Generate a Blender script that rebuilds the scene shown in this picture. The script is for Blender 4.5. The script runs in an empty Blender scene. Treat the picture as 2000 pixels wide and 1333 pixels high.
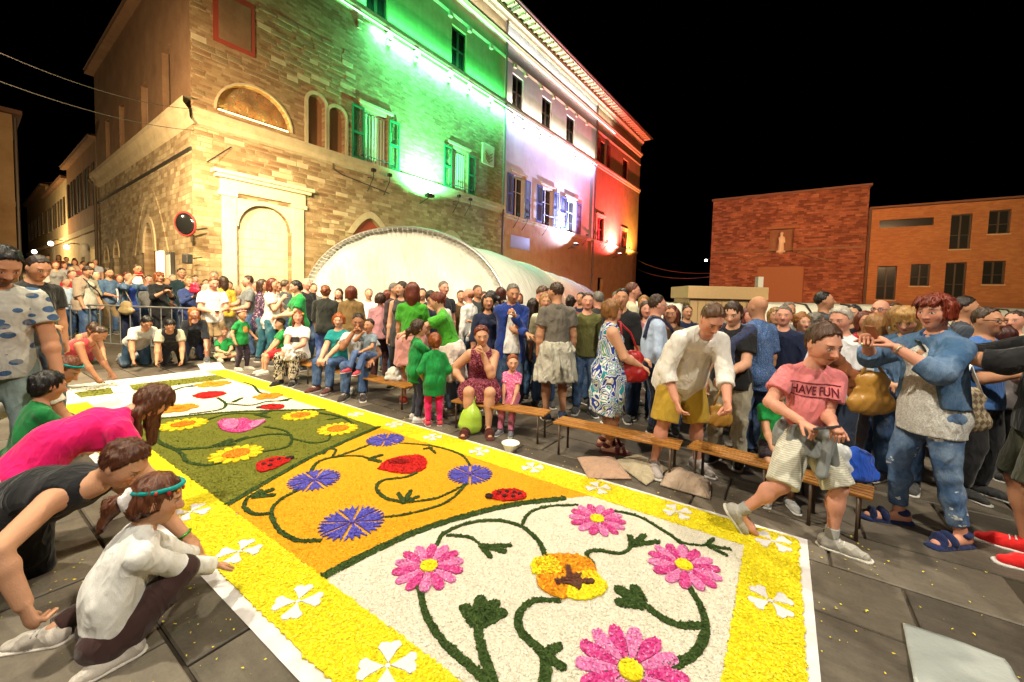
import bpy, bmesh, math, random
import numpy as np
from mathutils import Vector, Matrix

SC = bpy.context.scene
COL = SC.collection
# ---------------------------------------------------------------- camera (wide lens at eye height, slight downward pitch and roll)
F_PX, CAM_H, PITCH, ROLL = 780., 1.6, math.radians(3.0), math.radians(1.45)
CXP, CYP = 1000., 577 + F_PX*math.tan(PITCH)
_f = np.array([0, math.cos(PITCH), -math.sin(PITCH)]); _u0 = np.array([0, math.sin(PITCH), math.cos(PITCH)]); _r0 = np.array([1., 0, 0])
_r = math.cos(ROLL)*_r0 + math.sin(ROLL)*_u0; _u = -math.sin(ROLL)*_r0 + math.cos(ROLL)*_u0
cam_d = bpy.data.cameras.new('camera'); cam = bpy.data.objects.new('camera', cam_d); COL.objects.link(cam)
cam_d.sensor_width = 36; cam_d.lens = F_PX/2000*36; cam_d.shift_x = 0; cam_d.shift_y = -(666.5-CYP)/2000; cam_d.clip_end = 800; cam_d.clip_start = .05
cam.matrix_world = Matrix([[_r[0], _u[0], -_f[0], 0], [_r[1], _u[1], -_f[1], 0], [_r[2], _u[2], -_f[2], CAM_H], [0, 0, 0, 1]])
SC.camera = cam
def ray(px, py): return _f + (px-CXP)/F_PX*_r - (py-CYP)/F_PX*_u
def gp(px, py, z=0.):                       # where the photograph's pixel meets a level at height z
    d = ray(px, py); t = (z-CAM_H)/d[2]; return np.array([t*d[0], t*d[1], z])
def at_depth(px, py, Y):                    # the point of that pixel at distance Y down the square
    d = ray(px, py); t = Y/d[1]; return np.array([t*d[0], Y, CAM_H+t*d[2]])
# ---------------------------------------------------------------- night sky
W = bpy.data.worlds.new('World'); SC.world = W; W.use_nodes = True
nt = W.node_tree; bg = nt.nodes['Background']
sky = nt.nodes.new('ShaderNodeTexSky'); sky.sky_type = 'NISHITA'; sky.sun_disc = False; sky.sun_elevation = math.radians(-6); sky.sun_rotation = math.radians(200)
nt.links.new(sky.outputs[0], bg.inputs[0]); bg.inputs[1].default_value = .05
# ---------------------------------------------------------------- exposure and sampling
SC.view_settings.view_transform = 'Standard'; SC.view_settings.look = 'None'; SC.view_settings.exposure = .1; SC.view_settings.gamma = 1
SC.cycles.use_denoising = True; SC.cycles.max_bounces = 5; SC.cycles.diffuse_bounces = 3; SC.cycles.glossy_bounces = 2; SC.cycles.transmission_bounces = 3; SC.cycles.transparent_max_bounces = 6
SC.cycles.sample_clamp_indirect = 4.0; SC.cycles.caustics_reflective = False; SC.cycles.caustics_refractive = False
# ---------------------------------------------------------------- lamps of the square (unseen floodlights, some added as fill, and street lamps)
def lamp(kind, loc, power, color, size=.3, aim=None, spot=None, blend=.5, sizey=None, name='floodlight'):
    d = bpy.data.lights.new(name, kind); o = bpy.data.objects.new(name, d); COL.objects.link(o); o.location = loc
    d.energy = power; d.color = color
    if kind == 'AREA':
        d.size = size
        if sizey: d.shape = 'RECTANGLE'; d.size_y = sizey
    else: d.shadow_soft_size = size
    if kind == 'SPOT': d.spot_size = math.radians(spot); d.spot_blend = blend
    if aim is not None: o.rotation_euler = (Vector(aim)-Vector(loc)).to_track_quat('-Z', 'Y').to_euler()
    return o
# ---------------------------------------------------------------- lamps: floodlights on the palazzo, LED washes, street lamps, unseen floods of the square
WARM, GREEN, COOL, RED = (1., .74, .42), (.05, 1., .30), (.62, .70, 1.), (1., .06, .04)
_th = math.radians(36.7); _dd = ray(376, 400); _px0 = _dd[0]/_dd[1]*14.
def fac(x, out, z): return (_px0+math.sin(_th)*x+math.cos(_th)*out, 14.+math.cos(_th)*x-math.sin(_th)*out, z)
def wash(x0, x1, out, z, dz, power, color, inward=.6):
    """LED bar along the facade throwing light up (dz>0) or down the wall"""
    c = fac((x0+x1)/2, out, z); o = lamp('AREA', c, power, color, x1-x0, fac((x0+x1)/2, out-inward, z+dz), name='led_wash', sizey=.08)
    q = Vector(fac(1, 0, 0))-Vector(fac(0, 0, 0)); d = (Vector(fac((x0+x1)/2, out-inward, z+dz))-Vector(c)).normalized(); y = d.cross(q).normalized(); 
    o.rotation_euler = Matrix([[q.x, -y.x, -d.x], [q.y, -y.y, -d.y], [q.z, -y.z, -d.z]]).to_euler() if False else Matrix((q, (-d).cross(q), -d)).transposed().to_euler(); o.data.spread = math.radians(150)
    return o
wash(7., 17.1, .30, 14.2, -3, 2300, (.10, 1., .40), 1.7); wash(5.5, 17.1, .26, 14.8, 3, 520, GREEN, .5); wash(5., 17.1, .45, 18.4, -2, 60, GREEN, .6)
wash(17.4, 31.2, .30, 14.2, -3, 1250, (.42, .46, 1.), 1.6); wash(17.4, 31.2, .26, 14.8, 3, 320, (1, .93, .8), .5); wash(6, 35, .34, 19., 2, 420, (.85, .95, 1.), .2)
lamp('SPOT', fac(10., 1.25, 6.95), 12000, (.10, 1., .38), .1, fac(10.1, 0, 9.8), 150, 1.)
lamp('SPOT', fac(26.6, 1.3, 6.3), 12500, (.42, .50, 1.), .1, fac(24.4, 0, 10.), 150, 1.)
lamp('SPOT', fac(36.5, 1.3, 6.4), 30000, (1., .09, .12), .1, fac(34.8, 0, 10.5), 150, 1.); lamp('SPOT', fac(40.5, 1.3, 6.4), 5200, (1, .50, .12), .1, fac(41.5, 0, 9.5), 110, 1.)
wash(.85, 3.15, .03, 8.03, 1., 26, (1, .68, .15), .12)
lamp('SPOT', (-7.2, 9.4, 5.5), 5200, (1, .77, .42), .2, fac(1.5, 0, 4.6), 70, 1., name='portal_light')
lamp('POINT', (-13.6, 11.2, 5.2), 700, (1, .78, .45), .2, name='street_lamp_light'); lamp('POINT', (-25., 19.5, 4.2), 1600, (1, .70, .32), .2, name='street_lamp_light'); lamp('POINT', (-36., 28., 4.5), 2200, (1, .74, .36), .25, name='street_lamp_light')
# unseen spots: floodlights inferred for the square plus added fill, no masts
lamp('SPOT', (-5.2, 1.2, 9.5), 4000, (1., .90, .70), .15, (-1.2, 4.2, 0), 100, .7, name='unseen_flood'); lamp('SPOT', (4.5, -2.2, 9.), 3500, (1., .91, .74), .18, (1.2, 4.0, .6), 95, .7, name='unseen_flood')
lamp('SPOT', (-4., -4., 6.), 800, (1., .90, .72), .8, (-1.5, 4., 1.), 110, .8, name='unseen_flood'); lamp('SPOT', (2.5, 8.8, 9.5), 2600, (1., .88, .68), .2, (.5, 4., .5), 110, .8, name='unseen_flood')  # first spot is added soft fill from behind the camera
lamp('SPOT', (-6.5, 4.5, 7.5), 7000, (1., .80, .52), .5, (-7.5, 10., 1.2), 105, .9, name='unseen_flood'); lamp('SPOT', (-1., 6.2, 8.), 1500, (1., .86, .62), .5, (-4., 15., 2.2), 100, .9, name='unseen_flood'); lamp('SPOT', (4.5, 9.5, 7.), 3000, (1., .88, .66), .5, (1.5, 19., 2.2), 100, .9, name='unseen_flood')  # unseen spots added to brighten the barrier crowd and the tent
lamp('SPOT', (-9.6, 6.5, 6.), 8500, (1., .76, .42), .4, (-12.2, 17., 5.5), 95, .9, name='unseen_flood')
lamp('SPOT', (8., 12., 8.), 15000, (1., .32, .16), .4, (11., 26., 6.), 100, .8, name='red_flood'); lamp('SPOT', (19., 15., 7.), 6500, (1., .60, .30), .4, (23., 24., 4.), 120, .8, name='unseen_flood')
lamp('SPOT', (8.5, 5., 7.), 3200, (1., .80, .5), .4, (8.5, 11.5, 1.2), 110, .9, name='unseen_flood'); lamp('SPOT', (-3., 3.5, 9.), 2600, (1., .80, .5), .4, (-3.5, 8., 1.), 95, .8, name='unseen_flood')  # first spot added, unseen, to brighten the stall canopies
# ---------------------------------------------------------------- materials
MAT = {}
class NB:
    """small node-tree builder"""
    def __init__(s, name, rough=.8, spec=.3):
        m = bpy.data.materials.new(name); m.use_nodes = True; s.m = m; s.t = m.node_tree; s.b = s.t.nodes['Principled BSDF']
        s.b.inputs['Roughness'].default_value = rough; s.b.inputs['Specular IOR Level'].default_value = spec; MAT[name] = m
    def n(s, typ, **kw):
        nd = s.t.nodes.new('ShaderNode'+typ)
        for k, v in kw.items():
            if k.startswith('i_'):
                key = k[2:]; key = int(key) if key.isdigit() else key; s.put(nd.inputs[key], v)
            else: setattr(nd, k, v)
        return nd
    def put(s, sock, v):
        if isinstance(v, bpy.types.NodeSocket): s.t.links.new(v, sock)
        elif isinstance(v, bpy.types.Node): s.t.links.new(v.outputs[0], sock)
        else:
            if sock.type == 'RGBA' and len(v) == 3: v = (*v, 1)
            sock.default_value = v
    def math(s, op, a, b=0., c=None, clamp=False):
        nd = s.t.nodes.new('ShaderNodeMath'); nd.operation = op; nd.use_clamp = clamp; s.put(nd.inputs[0], a); s.put(nd.inputs[1], b)
        if c is not None: s.put(nd.inputs[2], c)
        return nd.outputs[0]
    def mix(s, f, a, b, typ='MIX'):
        nd = s.t.nodes.new('ShaderNodeMix'); nd.data_type = 'RGBA'; nd.blend_type = typ; s.put(nd.inputs[0], f); s.put(nd.inputs[6], a); s.put(nd.inputs[7], b); return nd.outputs[2]
    def ramp(s, f, stops, interp='LINEAR'):
        nd = s.t.nodes.new('ShaderNodeValToRGB'); s.put(nd.inputs[0], f); cr = nd.color_ramp; cr.interpolation = interp
        while len(cr.elements) < len(stops): cr.elements.new(.5)
        for e, (p, c) in zip(cr.elements, stops): e.position = p; e.color = (*c, 1) if len(c) == 3 else c
        return nd.outputs[0]
    def obj(s): return s.n('TexCoord').outputs['Object']
    def noise(s, scale, detail=3, rough=.55, vec=None, dist=0.):
        nd = s.n('TexNoise'); nd.inputs['Scale'].default_value = scale; nd.inputs['Detail'].default_value = detail; nd.inputs['Roughness'].default_value = rough; nd.inputs['Distortion'].default_value = dist
        s.put(nd.inputs['Vector'], vec if vec is not None else s.obj()); return nd.outputs['Fac']
    def vmap(s, scale=(1, 1, 1), rot=(0, 0, 0), loc=(0, 0, 0), vec=None):
        nd = s.n('Mapping'); s.put(nd.inputs[0], vec if vec is not None else s.obj()); nd.inputs['Scale'].default_value = scale; nd.inputs['Rotation'].default_value = rot; nd.inputs['Location'].default_value = loc; return nd.outputs[0]
    def bump(s, h, st=.3, dist=.01, nrm_=None):
        nd = s.n('Bump'); nd.inputs['Strength'].default_value = st; nd.inputs['Distance'].default_value = dist; s.put(nd.inputs['Height'], h)
        if nrm_ is not None: s.put(nd.inputs['Normal'], nrm_)
        return nd.outputs[0]
    def color(s, v): s.put(s.b.inputs['Base Color'], v); return s
    def normal(s, v): s.put(s.b.inputs['Normal'], v); return s
    def rough(s, v): s.put(s.b.inputs['Roughness'], v); return s
    def emit(s, c, st): s.put(s.b.inputs['Emission Color'], c); s.b.inputs['Emission Strength'].default_value = st; return s

def creases(b):
    """soft ridged folds: two sets of bent crease lines"""
    out = None
    for sc, rot, w in ((5.5, (.5, .3, .2), 1.), (9., (-.4, .2, .9), .55)):
        n = b.noise(sc, 1.5, .5, b.vmap((1.2, 1.2, .55), rot), .8); r = b.math('SUBTRACT', 1., b.math('ABSOLUTE', b.math('MULTIPLY_ADD', n, 4., -2.)), clamp=True); r = b.math('MULTIPLY', b.math('POWER', r, 1.6), w); out = r if out is None else b.math('ADD', out, r)
    return out
def mat_cloth():
    b = NB('cloth', .85, .2); oi = b.n('ObjectInfo'); n1 = b.noise(9, 3, .6); n2 = b.noise(260, 2, .6, b.vmap((1, 1, .5)))
    v = b.math('MULTIPLY_ADD', n1, .5, .75); v = b.math('MULTIPLY_ADD', b.math('SUBTRACT', n2, .5), .35, v)
    c = b.mix(1., oi.outputs['Color'], b.n('CombineColor', i_0=v, i_1=v, i_2=v), 'MULTIPLY'); b.color(c)
    b.normal(b.bump(b.math('ADD', b.math('MULTIPLY', n2, .10), creases(b)), .7, .014)); b.b.inputs['Sheen Weight'].default_value = .15
mat_cloth()
def mat_denim():
    b = NB('denim', .85, .2); oi = b.n('ObjectInfo'); n1 = b.noise(7, 4, .65, b.vmap((1, 1, .5))); n2 = b.noise(420, 2, .7, b.vmap((1, 1, .2)))
    f = b.math('ADD', b.math('MULTIPLY', b.math('SUBTRACT', n1, .42), 1.3), b.math('MULTIPLY', b.math('SUBTRACT', n2, .5), .9), clamp=True)
    b.color(b.mix(f, oi.outputs['Color'], b.mix(.55, oi.outputs['Color'], (.55, .66, .80))))
    b.normal(b.bump(b.math('ADD', b.math('MULTIPLY', n2, .12), creases(b)), .7, .013))
mat_denim()
def mat_skin():
    b = NB('skin', .58, .28); oi = b.n('ObjectInfo'); a = b.n('Attribute', attribute_name='hp'); s = b.n('SeparateXYZ', i_0=a.outputs['Vector']); x, y, z = s.outputs
    ax = b.math('ABSOLUTE', x); front = b.math('GREATER_THAN', y, .17); inh = b.math('LESS_THAN', b.n('VectorMath', operation='LENGTH', i_0=a.outputs['Vector']).outputs['Value'], .75)
    front = b.math('MULTIPLY', front, inh)
    def el(cx, cz, rx, rz, soft=.35, xx=None):
        u = b.math('DIVIDE', b.math('SUBTRACT', xx if xx is not None else ax, cx), rx); v = b.math('DIVIDE', b.math('SUBTRACT', z, cz), rz)
        d = b.math('SQRT', b.math('ADD', b.math('MULTIPLY', u, u), b.math('MULTIPLY', v, v)))
        m = b.math('DIVIDE', b.math('SUBTRACT', 1+soft*.5, d), soft, clamp=True); return b.math('MULTIPLY', m, front)
    col = oi.outputs['Color']; n = b.noise(30, 3, .6)
    col = b.mix(b.math('MULTIPLY', n, .35), col, b.mix(1., col, (.80, .62, .58), 'MULTIPLY'))
    col = b.mix(b.math('MULTIPLY', el(.17, -.12, .12, .10, 1.2), .4), col, b.mix(1., col, (1.05, .62, .6), 'MULTIPLY'))
    beard = b.math('MULTIPLY', el(0, -.36, .30, .20, .35), oi.outputs['Alpha']); beard = b.math('MULTIPLY', beard, b.math('SUBTRACT', 1., el(0, -.275, .09, .035, .5)))
    beard = b.math('MULTIPLY', beard, b.math('ADD', b.noise(140, 2), .35), clamp=True)
    col = b.mix(beard, col, (.06, .04, .03))
    col = b.mix(b.math('MULTIPLY', el(0, -.277, .095, .036, .4), .75), col, b.mix(1., col, (.85, .42, .42), 'MULTIPLY'))
    col = b.mix(b.math('MULTIPLY', el(0, -.277, .085, .007, .6), .8), col, (.10, .03, .03))
    # brows follow a shallow arch
    bz = b.math('SUBTRACT', z, b.math('MULTIPLY', b.math('SUBTRACT', ax, .15), b.math('SUBTRACT', .15, ax)))
    col = b.mix(b.math('MULTIPLY', el(.15, .105, .085, .020, .5), .8), col, (.07, .04, .025))
    col = b.mix(b.math('MULTIPLY', el(.14, .012, .072, .036, .3), .75), col, (.10, .055, .045))
    col = b.mix(el(.14, .0, .056, .023, .25), col, (.62, .58, .54))
    col = b.mix(el(.14, .002, .024, .024, .3), col, (.03, .018, .012))
    b.color(col); b.b.inputs['Subsurface Weight'].default_value = .0
    b.normal(b.bump(b.math('ADD', b.noise(160, 2), b.math('MULTIPLY', b.noise(34, 3), .7)), .3, .006))
mat_skin()
def mat_hair():
    b = NB('hair', .45, .45); oi = b.n('ObjectInfo'); n = b.noise(120, 3, .6, b.vmap((1, 1, .16))); n2 = b.noise(18, 2)
    f = b.math('MULTIPLY_ADD', n, 1.5, -.25, clamp=True)
    dk = b.mix(1., oi.outputs['Color'], (.45, .42, .40), 'MULTIPLY'); lt = b.mix(1., oi.outputs['Color'], (1.45, 1.35, 1.25), 'MULTIPLY')
    b.color(b.mix(b.math('ADD', b.math('MULTIPLY', f, .8), b.math('MULTIPLY', b.math('SUBTRACT', n2, .5), .6), clamp=True), dk, lt)); b.normal(b.bump(n, .6, .006))
mat_hair()
def mat_simple(name, rough, spec, bump=None, metal=0., coat=0.):
    b = NB(name, rough, spec); oi = b.n('ObjectInfo'); n = b.noise(40, 3); v = b.math('MULTIPLY_ADD', n, .3, .85)
    b.color(b.mix(1., oi.outputs['Color'], b.n('CombineColor', i_0=v, i_1=v, i_2=v), 'MULTIPLY')); b.b.inputs['Metallic'].default_value = metal; b.b.inputs['Coat Weight'].default_value = coat
    if bump: b.normal(b.bump(b.noise(bump, 3), .3, .006))
mat_simple('plastic', .35, .5); mat_simple('leather', .38, .5, 30); mat_simple('metal', .35, .5, None, .9); mat_simple('painted', .5, .4, 60)

# ---------------------------------------------------------------- mesh helpers
def obj_np(name, P, F, mat, parent=None, color=None, smooth=False):
    me = mesh_np(name, np.asarray(P, float), np.asarray(F), smooth)
    if mat: me.materials.append(MAT[mat] if isinstance(mat, str) else mat)
    o = bpy.data.objects.new(name, me); COL.objects.link(o)
    if parent is not None: o.parent = parent
    if color is not None: o.color = (*color, 1)
    return o
def tag(o, label=None, cat=None, group=None, kind=None):
    if label: o['label'] = label
    if cat: o['category'] = cat
    if group: o['group'] = group
    if kind: o['kind'] = kind
    return o
def empty(name, loc=(0, 0, 0), rz=0., label=None, cat=None, group=None, kind=None):
    o = bpy.data.objects.new(name, None); COL.objects.link(o); o.location = loc; o.rotation_euler = (0, 0, rz); o.empty_display_size = .3
    return tag(o, label, cat, group, kind)
_BF = np.array([(0, 3, 2, 1), (4, 5, 6, 7), (0, 1, 5, 4), (1, 2, 6, 5), (2, 3, 7, 6), (3, 0, 4, 7)])
def box_v(x0, x1, y0, y1, z0, z1): return np.array([(x0, y0, z0), (x1, y0, z0), (x1, y1, z0), (x0, y1, z0), (x0, y0, z1), (x1, y0, z1), (x1, y1, z1), (x0, y1, z1)], float)
class MB:
    """collects boxes, tubes and prisms of one piece"""
    def __init__(s): s.V = []; s.F = []; s.n = 0
    def add(s, V, F):
        V = np.asarray(V, float); s.V.append(V); s.F += [tuple(int(i)+s.n for i in f) for f in F]; s.n += len(V); return s
    def box(s, x0, x1, y0, y1, z0, z1, M=None):
        V = box_v(x0, x1, y0, y1, z0, z1)
        if M is not None: V = V @ np.asarray(M[0]).T + np.asarray(M[1])
        return s.add(V, _BF)
    def tube(s, pts, r, n=6, closed=False): return s.add(*ring_tube(pts, r, n, closed))
    def prism(s, poly, y0, y1):          # polygon in x,z pushed from y0 to y1
        n = len(poly); V = [(x, y0, z) for x, z in poly]+[(x, y1, z) for x, z in poly]
        F = [tuple(range(n)), tuple(range(2*n-1, n-1, -1))]+[(i, i+n, (i+1) % n+n, (i+1) % n) for i in range(n)]
        return s.add(V, F)
    def flat(s, poly, z0, z1):           # polygon in x,y lifted from z0 to z1
        n = len(poly); V = [(x, y, z0) for x, y in poly]+[(x, y, z1) for x, y in poly]
        F = [tuple(range(n-1, -1, -1)), tuple(range(n, 2*n))]+[(i, (i+1) % n, (i+1) % n+n, i+n) for i in range(n)]
        return s.add(V, F)
    def build(s, name, mat, parent=None, color=None, smooth=False, bevel=0., M=None):
        me = bpy.data.meshes.new(name); V = np.concatenate(s.V)
        if M is not None: V = V @ np.asarray(M[0]).T + np.asarray(M[1])
        me.from_pydata(V.tolist(), [], s.F); me.update()
        if smooth: me.polygons.foreach_set('use_smooth', np.ones(len(me.polygons), bool))
        if mat: me.materials.append(MAT[mat] if isinstance(mat, str) else mat)
        o = bpy.data.objects.new(name, me); COL.objects.link(o)
        if parent is not None: o.parent = parent
        if color is not None: o.color = (*color, 1)
        if bevel: m = o.modifiers.new('b', 'BEVEL'); m.width = bevel; m.segments = 2; m.limit_method = 'ANGLE'
        return o
# ---------------------------------------------------------------- people: signed-distance bodies meshed with surface nets
V3 = np.array
def nrm(v):
    v = np.asarray(v, float); n = np.linalg.norm(v); return v / n if n > 1e-9 else v
def rotm(axis, deg):
    a = math.radians(deg); x, y, z = nrm(axis); c, s = math.cos(a), math.sin(a); C = 1 - c
    return np.array([[c+x*x*C, x*y*C-z*s, x*z*C+y*s], [y*x*C+z*s, c+y*y*C, y*z*C-x*s], [z*x*C-y*s, z*y*C+x*s, c+z*z*C]])

class Field:
    """prims: (kind, data, k) evaluated only in the window of cells they can touch"""
    def __init__(s): s.ops = []
    def cone(s, a, b, r1, r2, k=.02, flat=None, f=1., cut=False, op='u'):
        s.ops.append(('c', np.asarray(a, float), np.asarray(b, float), r1, r2, k, None if flat is None else nrm(flat), f, cut, op)); return s
    def ell(s, c, R, rad, k=.02, op='u'):
        s.ops.append(('e', np.asarray(c, float), np.asarray(R, float), np.asarray(rad, float), k, op)); return s
    def plane(s, p, n, k=0.):      # keep the side the normal points away from
        s.ops.append(('p', np.asarray(p, float), nrm(n), k)); return s
    def bounds(s):
        lo = np.full(3, 1e9); hi = -lo
        for o in s.ops:
            if o[0] == 'c' and o[9] == 'u':
                r = max(o[3], o[4]) + o[5]*.3
                lo = np.minimum(lo, np.minimum(o[1], o[2]) - r); hi = np.maximum(hi, np.maximum(o[1], o[2]) + r)
            elif o[0] == 'e' and o[5] == 'u':
                ext = np.sqrt(((o[2] * o[3][None, :])**2).sum(1)) + o[4]*.3
                lo = np.minimum(lo, o[1] - ext); hi = np.maximum(hi, o[1] + ext)
        return lo, hi
    def mesh(s, h, fine=None, noise=None):
        lo, hi = s.bounds(); lo = lo - 1.6*h; hi = hi + 1.6*h
        ax = []
        for i in range(3):
            iv = [] if not fine else [(c[i]-r, c[i]+r) for c, r, hf in fine]
            hf = min([q[2] for q in fine]) if fine else h
            p = [lo[i]]
            while p[-1] < hi[i]:
                x = p[-1]; st = h
                for a, b in iv:
                    if a <= x <= b: st = hf
                    elif x < a < x + h: st = min(st, max(hf, a - x + 1e-6))
                p.append(x + st)
            ax.append(np.array(p, np.float32))
        X, Y, Z = ax
        D = np.full((len(X), len(Y), len(Z)), 1.0, np.float32)
        for o in s.ops:
            if o[0] == 'p':
                d = (X-o[1][0])[:, None, None]*o[2][0] + (Y-o[1][1])[None, :, None]*o[2][1] + (Z-o[1][2])[None, None, :]*o[2][2]
                D = np.maximum(D, d.astype(np.float32)); continue
            if o[0] == 'c':
                r = max(o[3], o[4]); m = r + o[5] + 2.2*h
                blo = np.minimum(o[1], o[2]) - m; bhi = np.maximum(o[1], o[2]) + m; k = o[5]; op = o[9]
            else:
                ext = np.sqrt(((o[2] * o[3][None, :])**2).sum(1)) + o[4] + 2.2*h; blo = o[1]-ext; bhi = o[1]+ext; k = o[4]; op = o[5]
            w = []
            for i in range(3):
                i0 = np.searchsorted(ax[i], blo[i]); i1 = np.searchsorted(ax[i], bhi[i]); w.append(slice(i0, i1))
            x = X[w[0]][:, None, None]; y = Y[w[1]][None, :, None]; z = Z[w[2]][None, None, :]
            if x.size == 0 or y.size == 0 or z.size == 0: continue
            if o[0] == 'c':
                a, b, r1, r2, _, fl, f, cut, _ = o[1:]
                ab = b - a; L2 = float(ab @ ab) + 1e-12
                px = x - a[0]; py = y - a[1]; pz = z - a[2]
                t0 = (px*ab[0] + py*ab[1] + pz*ab[2]) / L2; t = np.clip(t0, 0, 1)
                qx = px - t*ab[0]; qy = py - t*ab[1]; qz = pz - t*ab[2]
                q2 = qx*qx + qy*qy + qz*qz
                if fl is not None:
                    g = qx*fl[0] + qy*fl[1] + qz*fl[2]; q2 = q2 + (f*f-1)*g*g
                d = np.sqrt(q2) - (r1 + (r2-r1)*t)
                if fl is not None: d = d / (f**.5)
                if cut: d = np.maximum(d, (t0-1)*math.sqrt(L2))
            else:
                q = [x-o[1][0], y-o[1][1], z-o[1][2]]
                k0 = 0; k1 = 0
                for j in range(3):
                    e = q[0]*o[2][0, j] + q[1]*o[2][1, j] + q[2]*o[2][2, j]
                    k0 = k0 + (e/o[3][j])**2; k1 = k1 + (e/o[3][j]**2)**2
                k0 = np.sqrt(k0); d = k0*(k0-1)/np.sqrt(k1+1e-9)
            A = D[w[0], w[1], w[2]]
            if op == 'u':
                if k > 0:
                    hh = np.maximum(k-np.abs(A-d), 0)/k; A = np.minimum(A, d) - hh*hh*k*.25
                else: A = np.minimum(A, d)
            else:
                d = -d
                if k > 0:
                    hh = np.maximum(k-np.abs(A-d), 0)/k; A = np.maximum(A, d) + hh*hh*k*.25
                else: A = np.maximum(A, d)
            D[w[0], w[1], w[2]] = A
        if noise is not None:
            amp, wl, sd = noise[:3]; st = noise[3] if len(noise) > 3 else (1, 1, 1); rs = np.random.RandomState(sd); n = 0
            for q in range(7):
                v = rs.normal(size=3)*V3(st); v = nrm(v)*6.28/(wl*rs.uniform(.55, 1.5)); ph = rs.uniform(0, 6.28)
                n = n + np.sin(X[:, None, None]*v[0] + Y[None, :, None]*v[1] + Z[None, None, :]*v[2] + ph)
            n2 = 0
            for q in range(5):
                v = rs.normal(size=3)*V3(st); v = nrm(v)*6.28/(wl*rs.uniform(.3, .5)); n2 = n2 + np.abs(np.sin(X[:, None, None]*v[0] + Y[None, :, None]*v[1] + Z[None, None, :]*v[2] + rs.uniform(0, 6.28)))
            D = D + (amp*.38*n + amp*.3*(n2-3.1)).astype(np.float32)
        return surface_net(D, ax)

def surface_net(D, ax):
    S = D < 0
    nx, ny, nz = D.shape
    cnt = np.zeros((nx-1, ny-1, nz-1), np.uint8); 
    for i in (0, 1):
        for j in (0, 1):
            for k in (0, 1): cnt += S[i:nx-1+i, j:ny-1+j, k:nz-1+k]
    act = (cnt > 0) & (cnt < 8)
    idx = np.argwhere(act)
    if len(idx) == 0: return np.zeros((0, 3)), np.zeros((0, 4), int)
    I, J, K = idx.T
    vid = np.full(act.shape, -1, np.int64); vid[I, J, K] = np.arange(len(idx))
    P = np.zeros((len(idx), 3)); N = np.zeros(len(idx))
    X, Y, Z = ax
    co = {(i, j, k): D[I+i, J+j, K+k] for i in (0, 1) for j in (0, 1) for k in (0, 1)}
    xs = {0: X[I], 1: X[I+1]}; ys = {0: Y[J], 1: Y[J+1]}; zs = {0: Z[K], 1: Z[K+1]}
    for a in range(3):
        o = [q for q in range(3) if q != a]
        for u in (0, 1):
            for v in (0, 1):
                c0 = [0, 0, 0]; c0[o[0]] = u; c0[o[1]] = v; c1 = list(c0); c1[a] = 1
                d0 = co[tuple(c0)]; d1 = co[tuple(c1)]
                m = (d0 < 0) != (d1 < 0)
                t = np.where(m, d0/np.where(m, d0-d1, 1), 0)
                p0 = np.stack([xs[c0[0]], ys[c0[1]], zs[c0[2]]], 1); p1 = np.stack([xs[c1[0]], ys[c1[1]], zs[c1[2]]], 1)
                P += np.where(m[:, None], p0 + t[:, None]*(p1-p0), 0); N += m
    P /= np.maximum(N, 1)[:, None]
    F = []
    for a in range(3):
        sl0 = [slice(1, -1)]*3; sl1 = [slice(1, -1)]*3
        sl0[a] = slice(0, -1); sl1[a] = slice(1, None)
        s0 = S[tuple(sl0)]; s1 = S[tuple(sl1)]
        e = np.argwhere(s0 != s1)
        if len(e) == 0: continue
        sgn = s0[tuple(e.T)]
        e = e.copy(); b, c = [(1, 2), (2, 0), (0, 1)][a]
        for q in range(3):
            if q != a: e[:, q] += 1
        def V(db, dc):
            f = e.copy(); f[:, b] -= db; f[:, c] -= dc; return vid[f[:, 0], f[:, 1], f[:, 2]]
        q = np.stack([V(1, 1), V(0, 1), V(0, 0), V(1, 0)], 1)
        q[~sgn] = q[~sgn][:, ::-1]
        F.append(q)
    F = np.concatenate(F); F = F[(F >= 0).all(1)]
    return P, F

def mesh_np(name, P, F, smooth=True):
    me = bpy.data.meshes.new(name); n = len(P); m = len(F)
    me.vertices.add(n); me.vertices.foreach_set('co', np.asarray(P, np.float32).ravel())
    w = F.shape[1]
    me.loops.add(m*w); me.loops.foreach_set('vertex_index', F.astype(np.int32).ravel())
    me.polygons.add(m); me.polygons.foreach_set('loop_start', np.arange(0, m*w, w, dtype=np.int32))
    me.polygons.foreach_set('loop_total', np.full(m, w, np.int32))
    if smooth: me.polygons.foreach_set('use_smooth', np.ones(m, bool))
    me.update(calc_edges=True); return me

def ik(a, c, l1, l2, pole):
    a = np.asarray(a, float); c = np.asarray(c, float); d = c-a; L = np.linalg.norm(d); mx = (l1+l2)*.995
    if L > mx: c = a + d/L*mx; d = c-a; L = mx
    mn = abs(l1-l2)+.02
    if L < mn: c = a + nrm(d)*mn; d = c-a; L = mn
    n = d/L; x = (l1*l1-l2*l2+L*L)/(2*L); hh = math.sqrt(max(l1*l1-x*x, 0))
    p = np.asarray(pole, float); p = p - (p@n)*n
    return a + n*x + nrm(p)*hh, c

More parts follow.
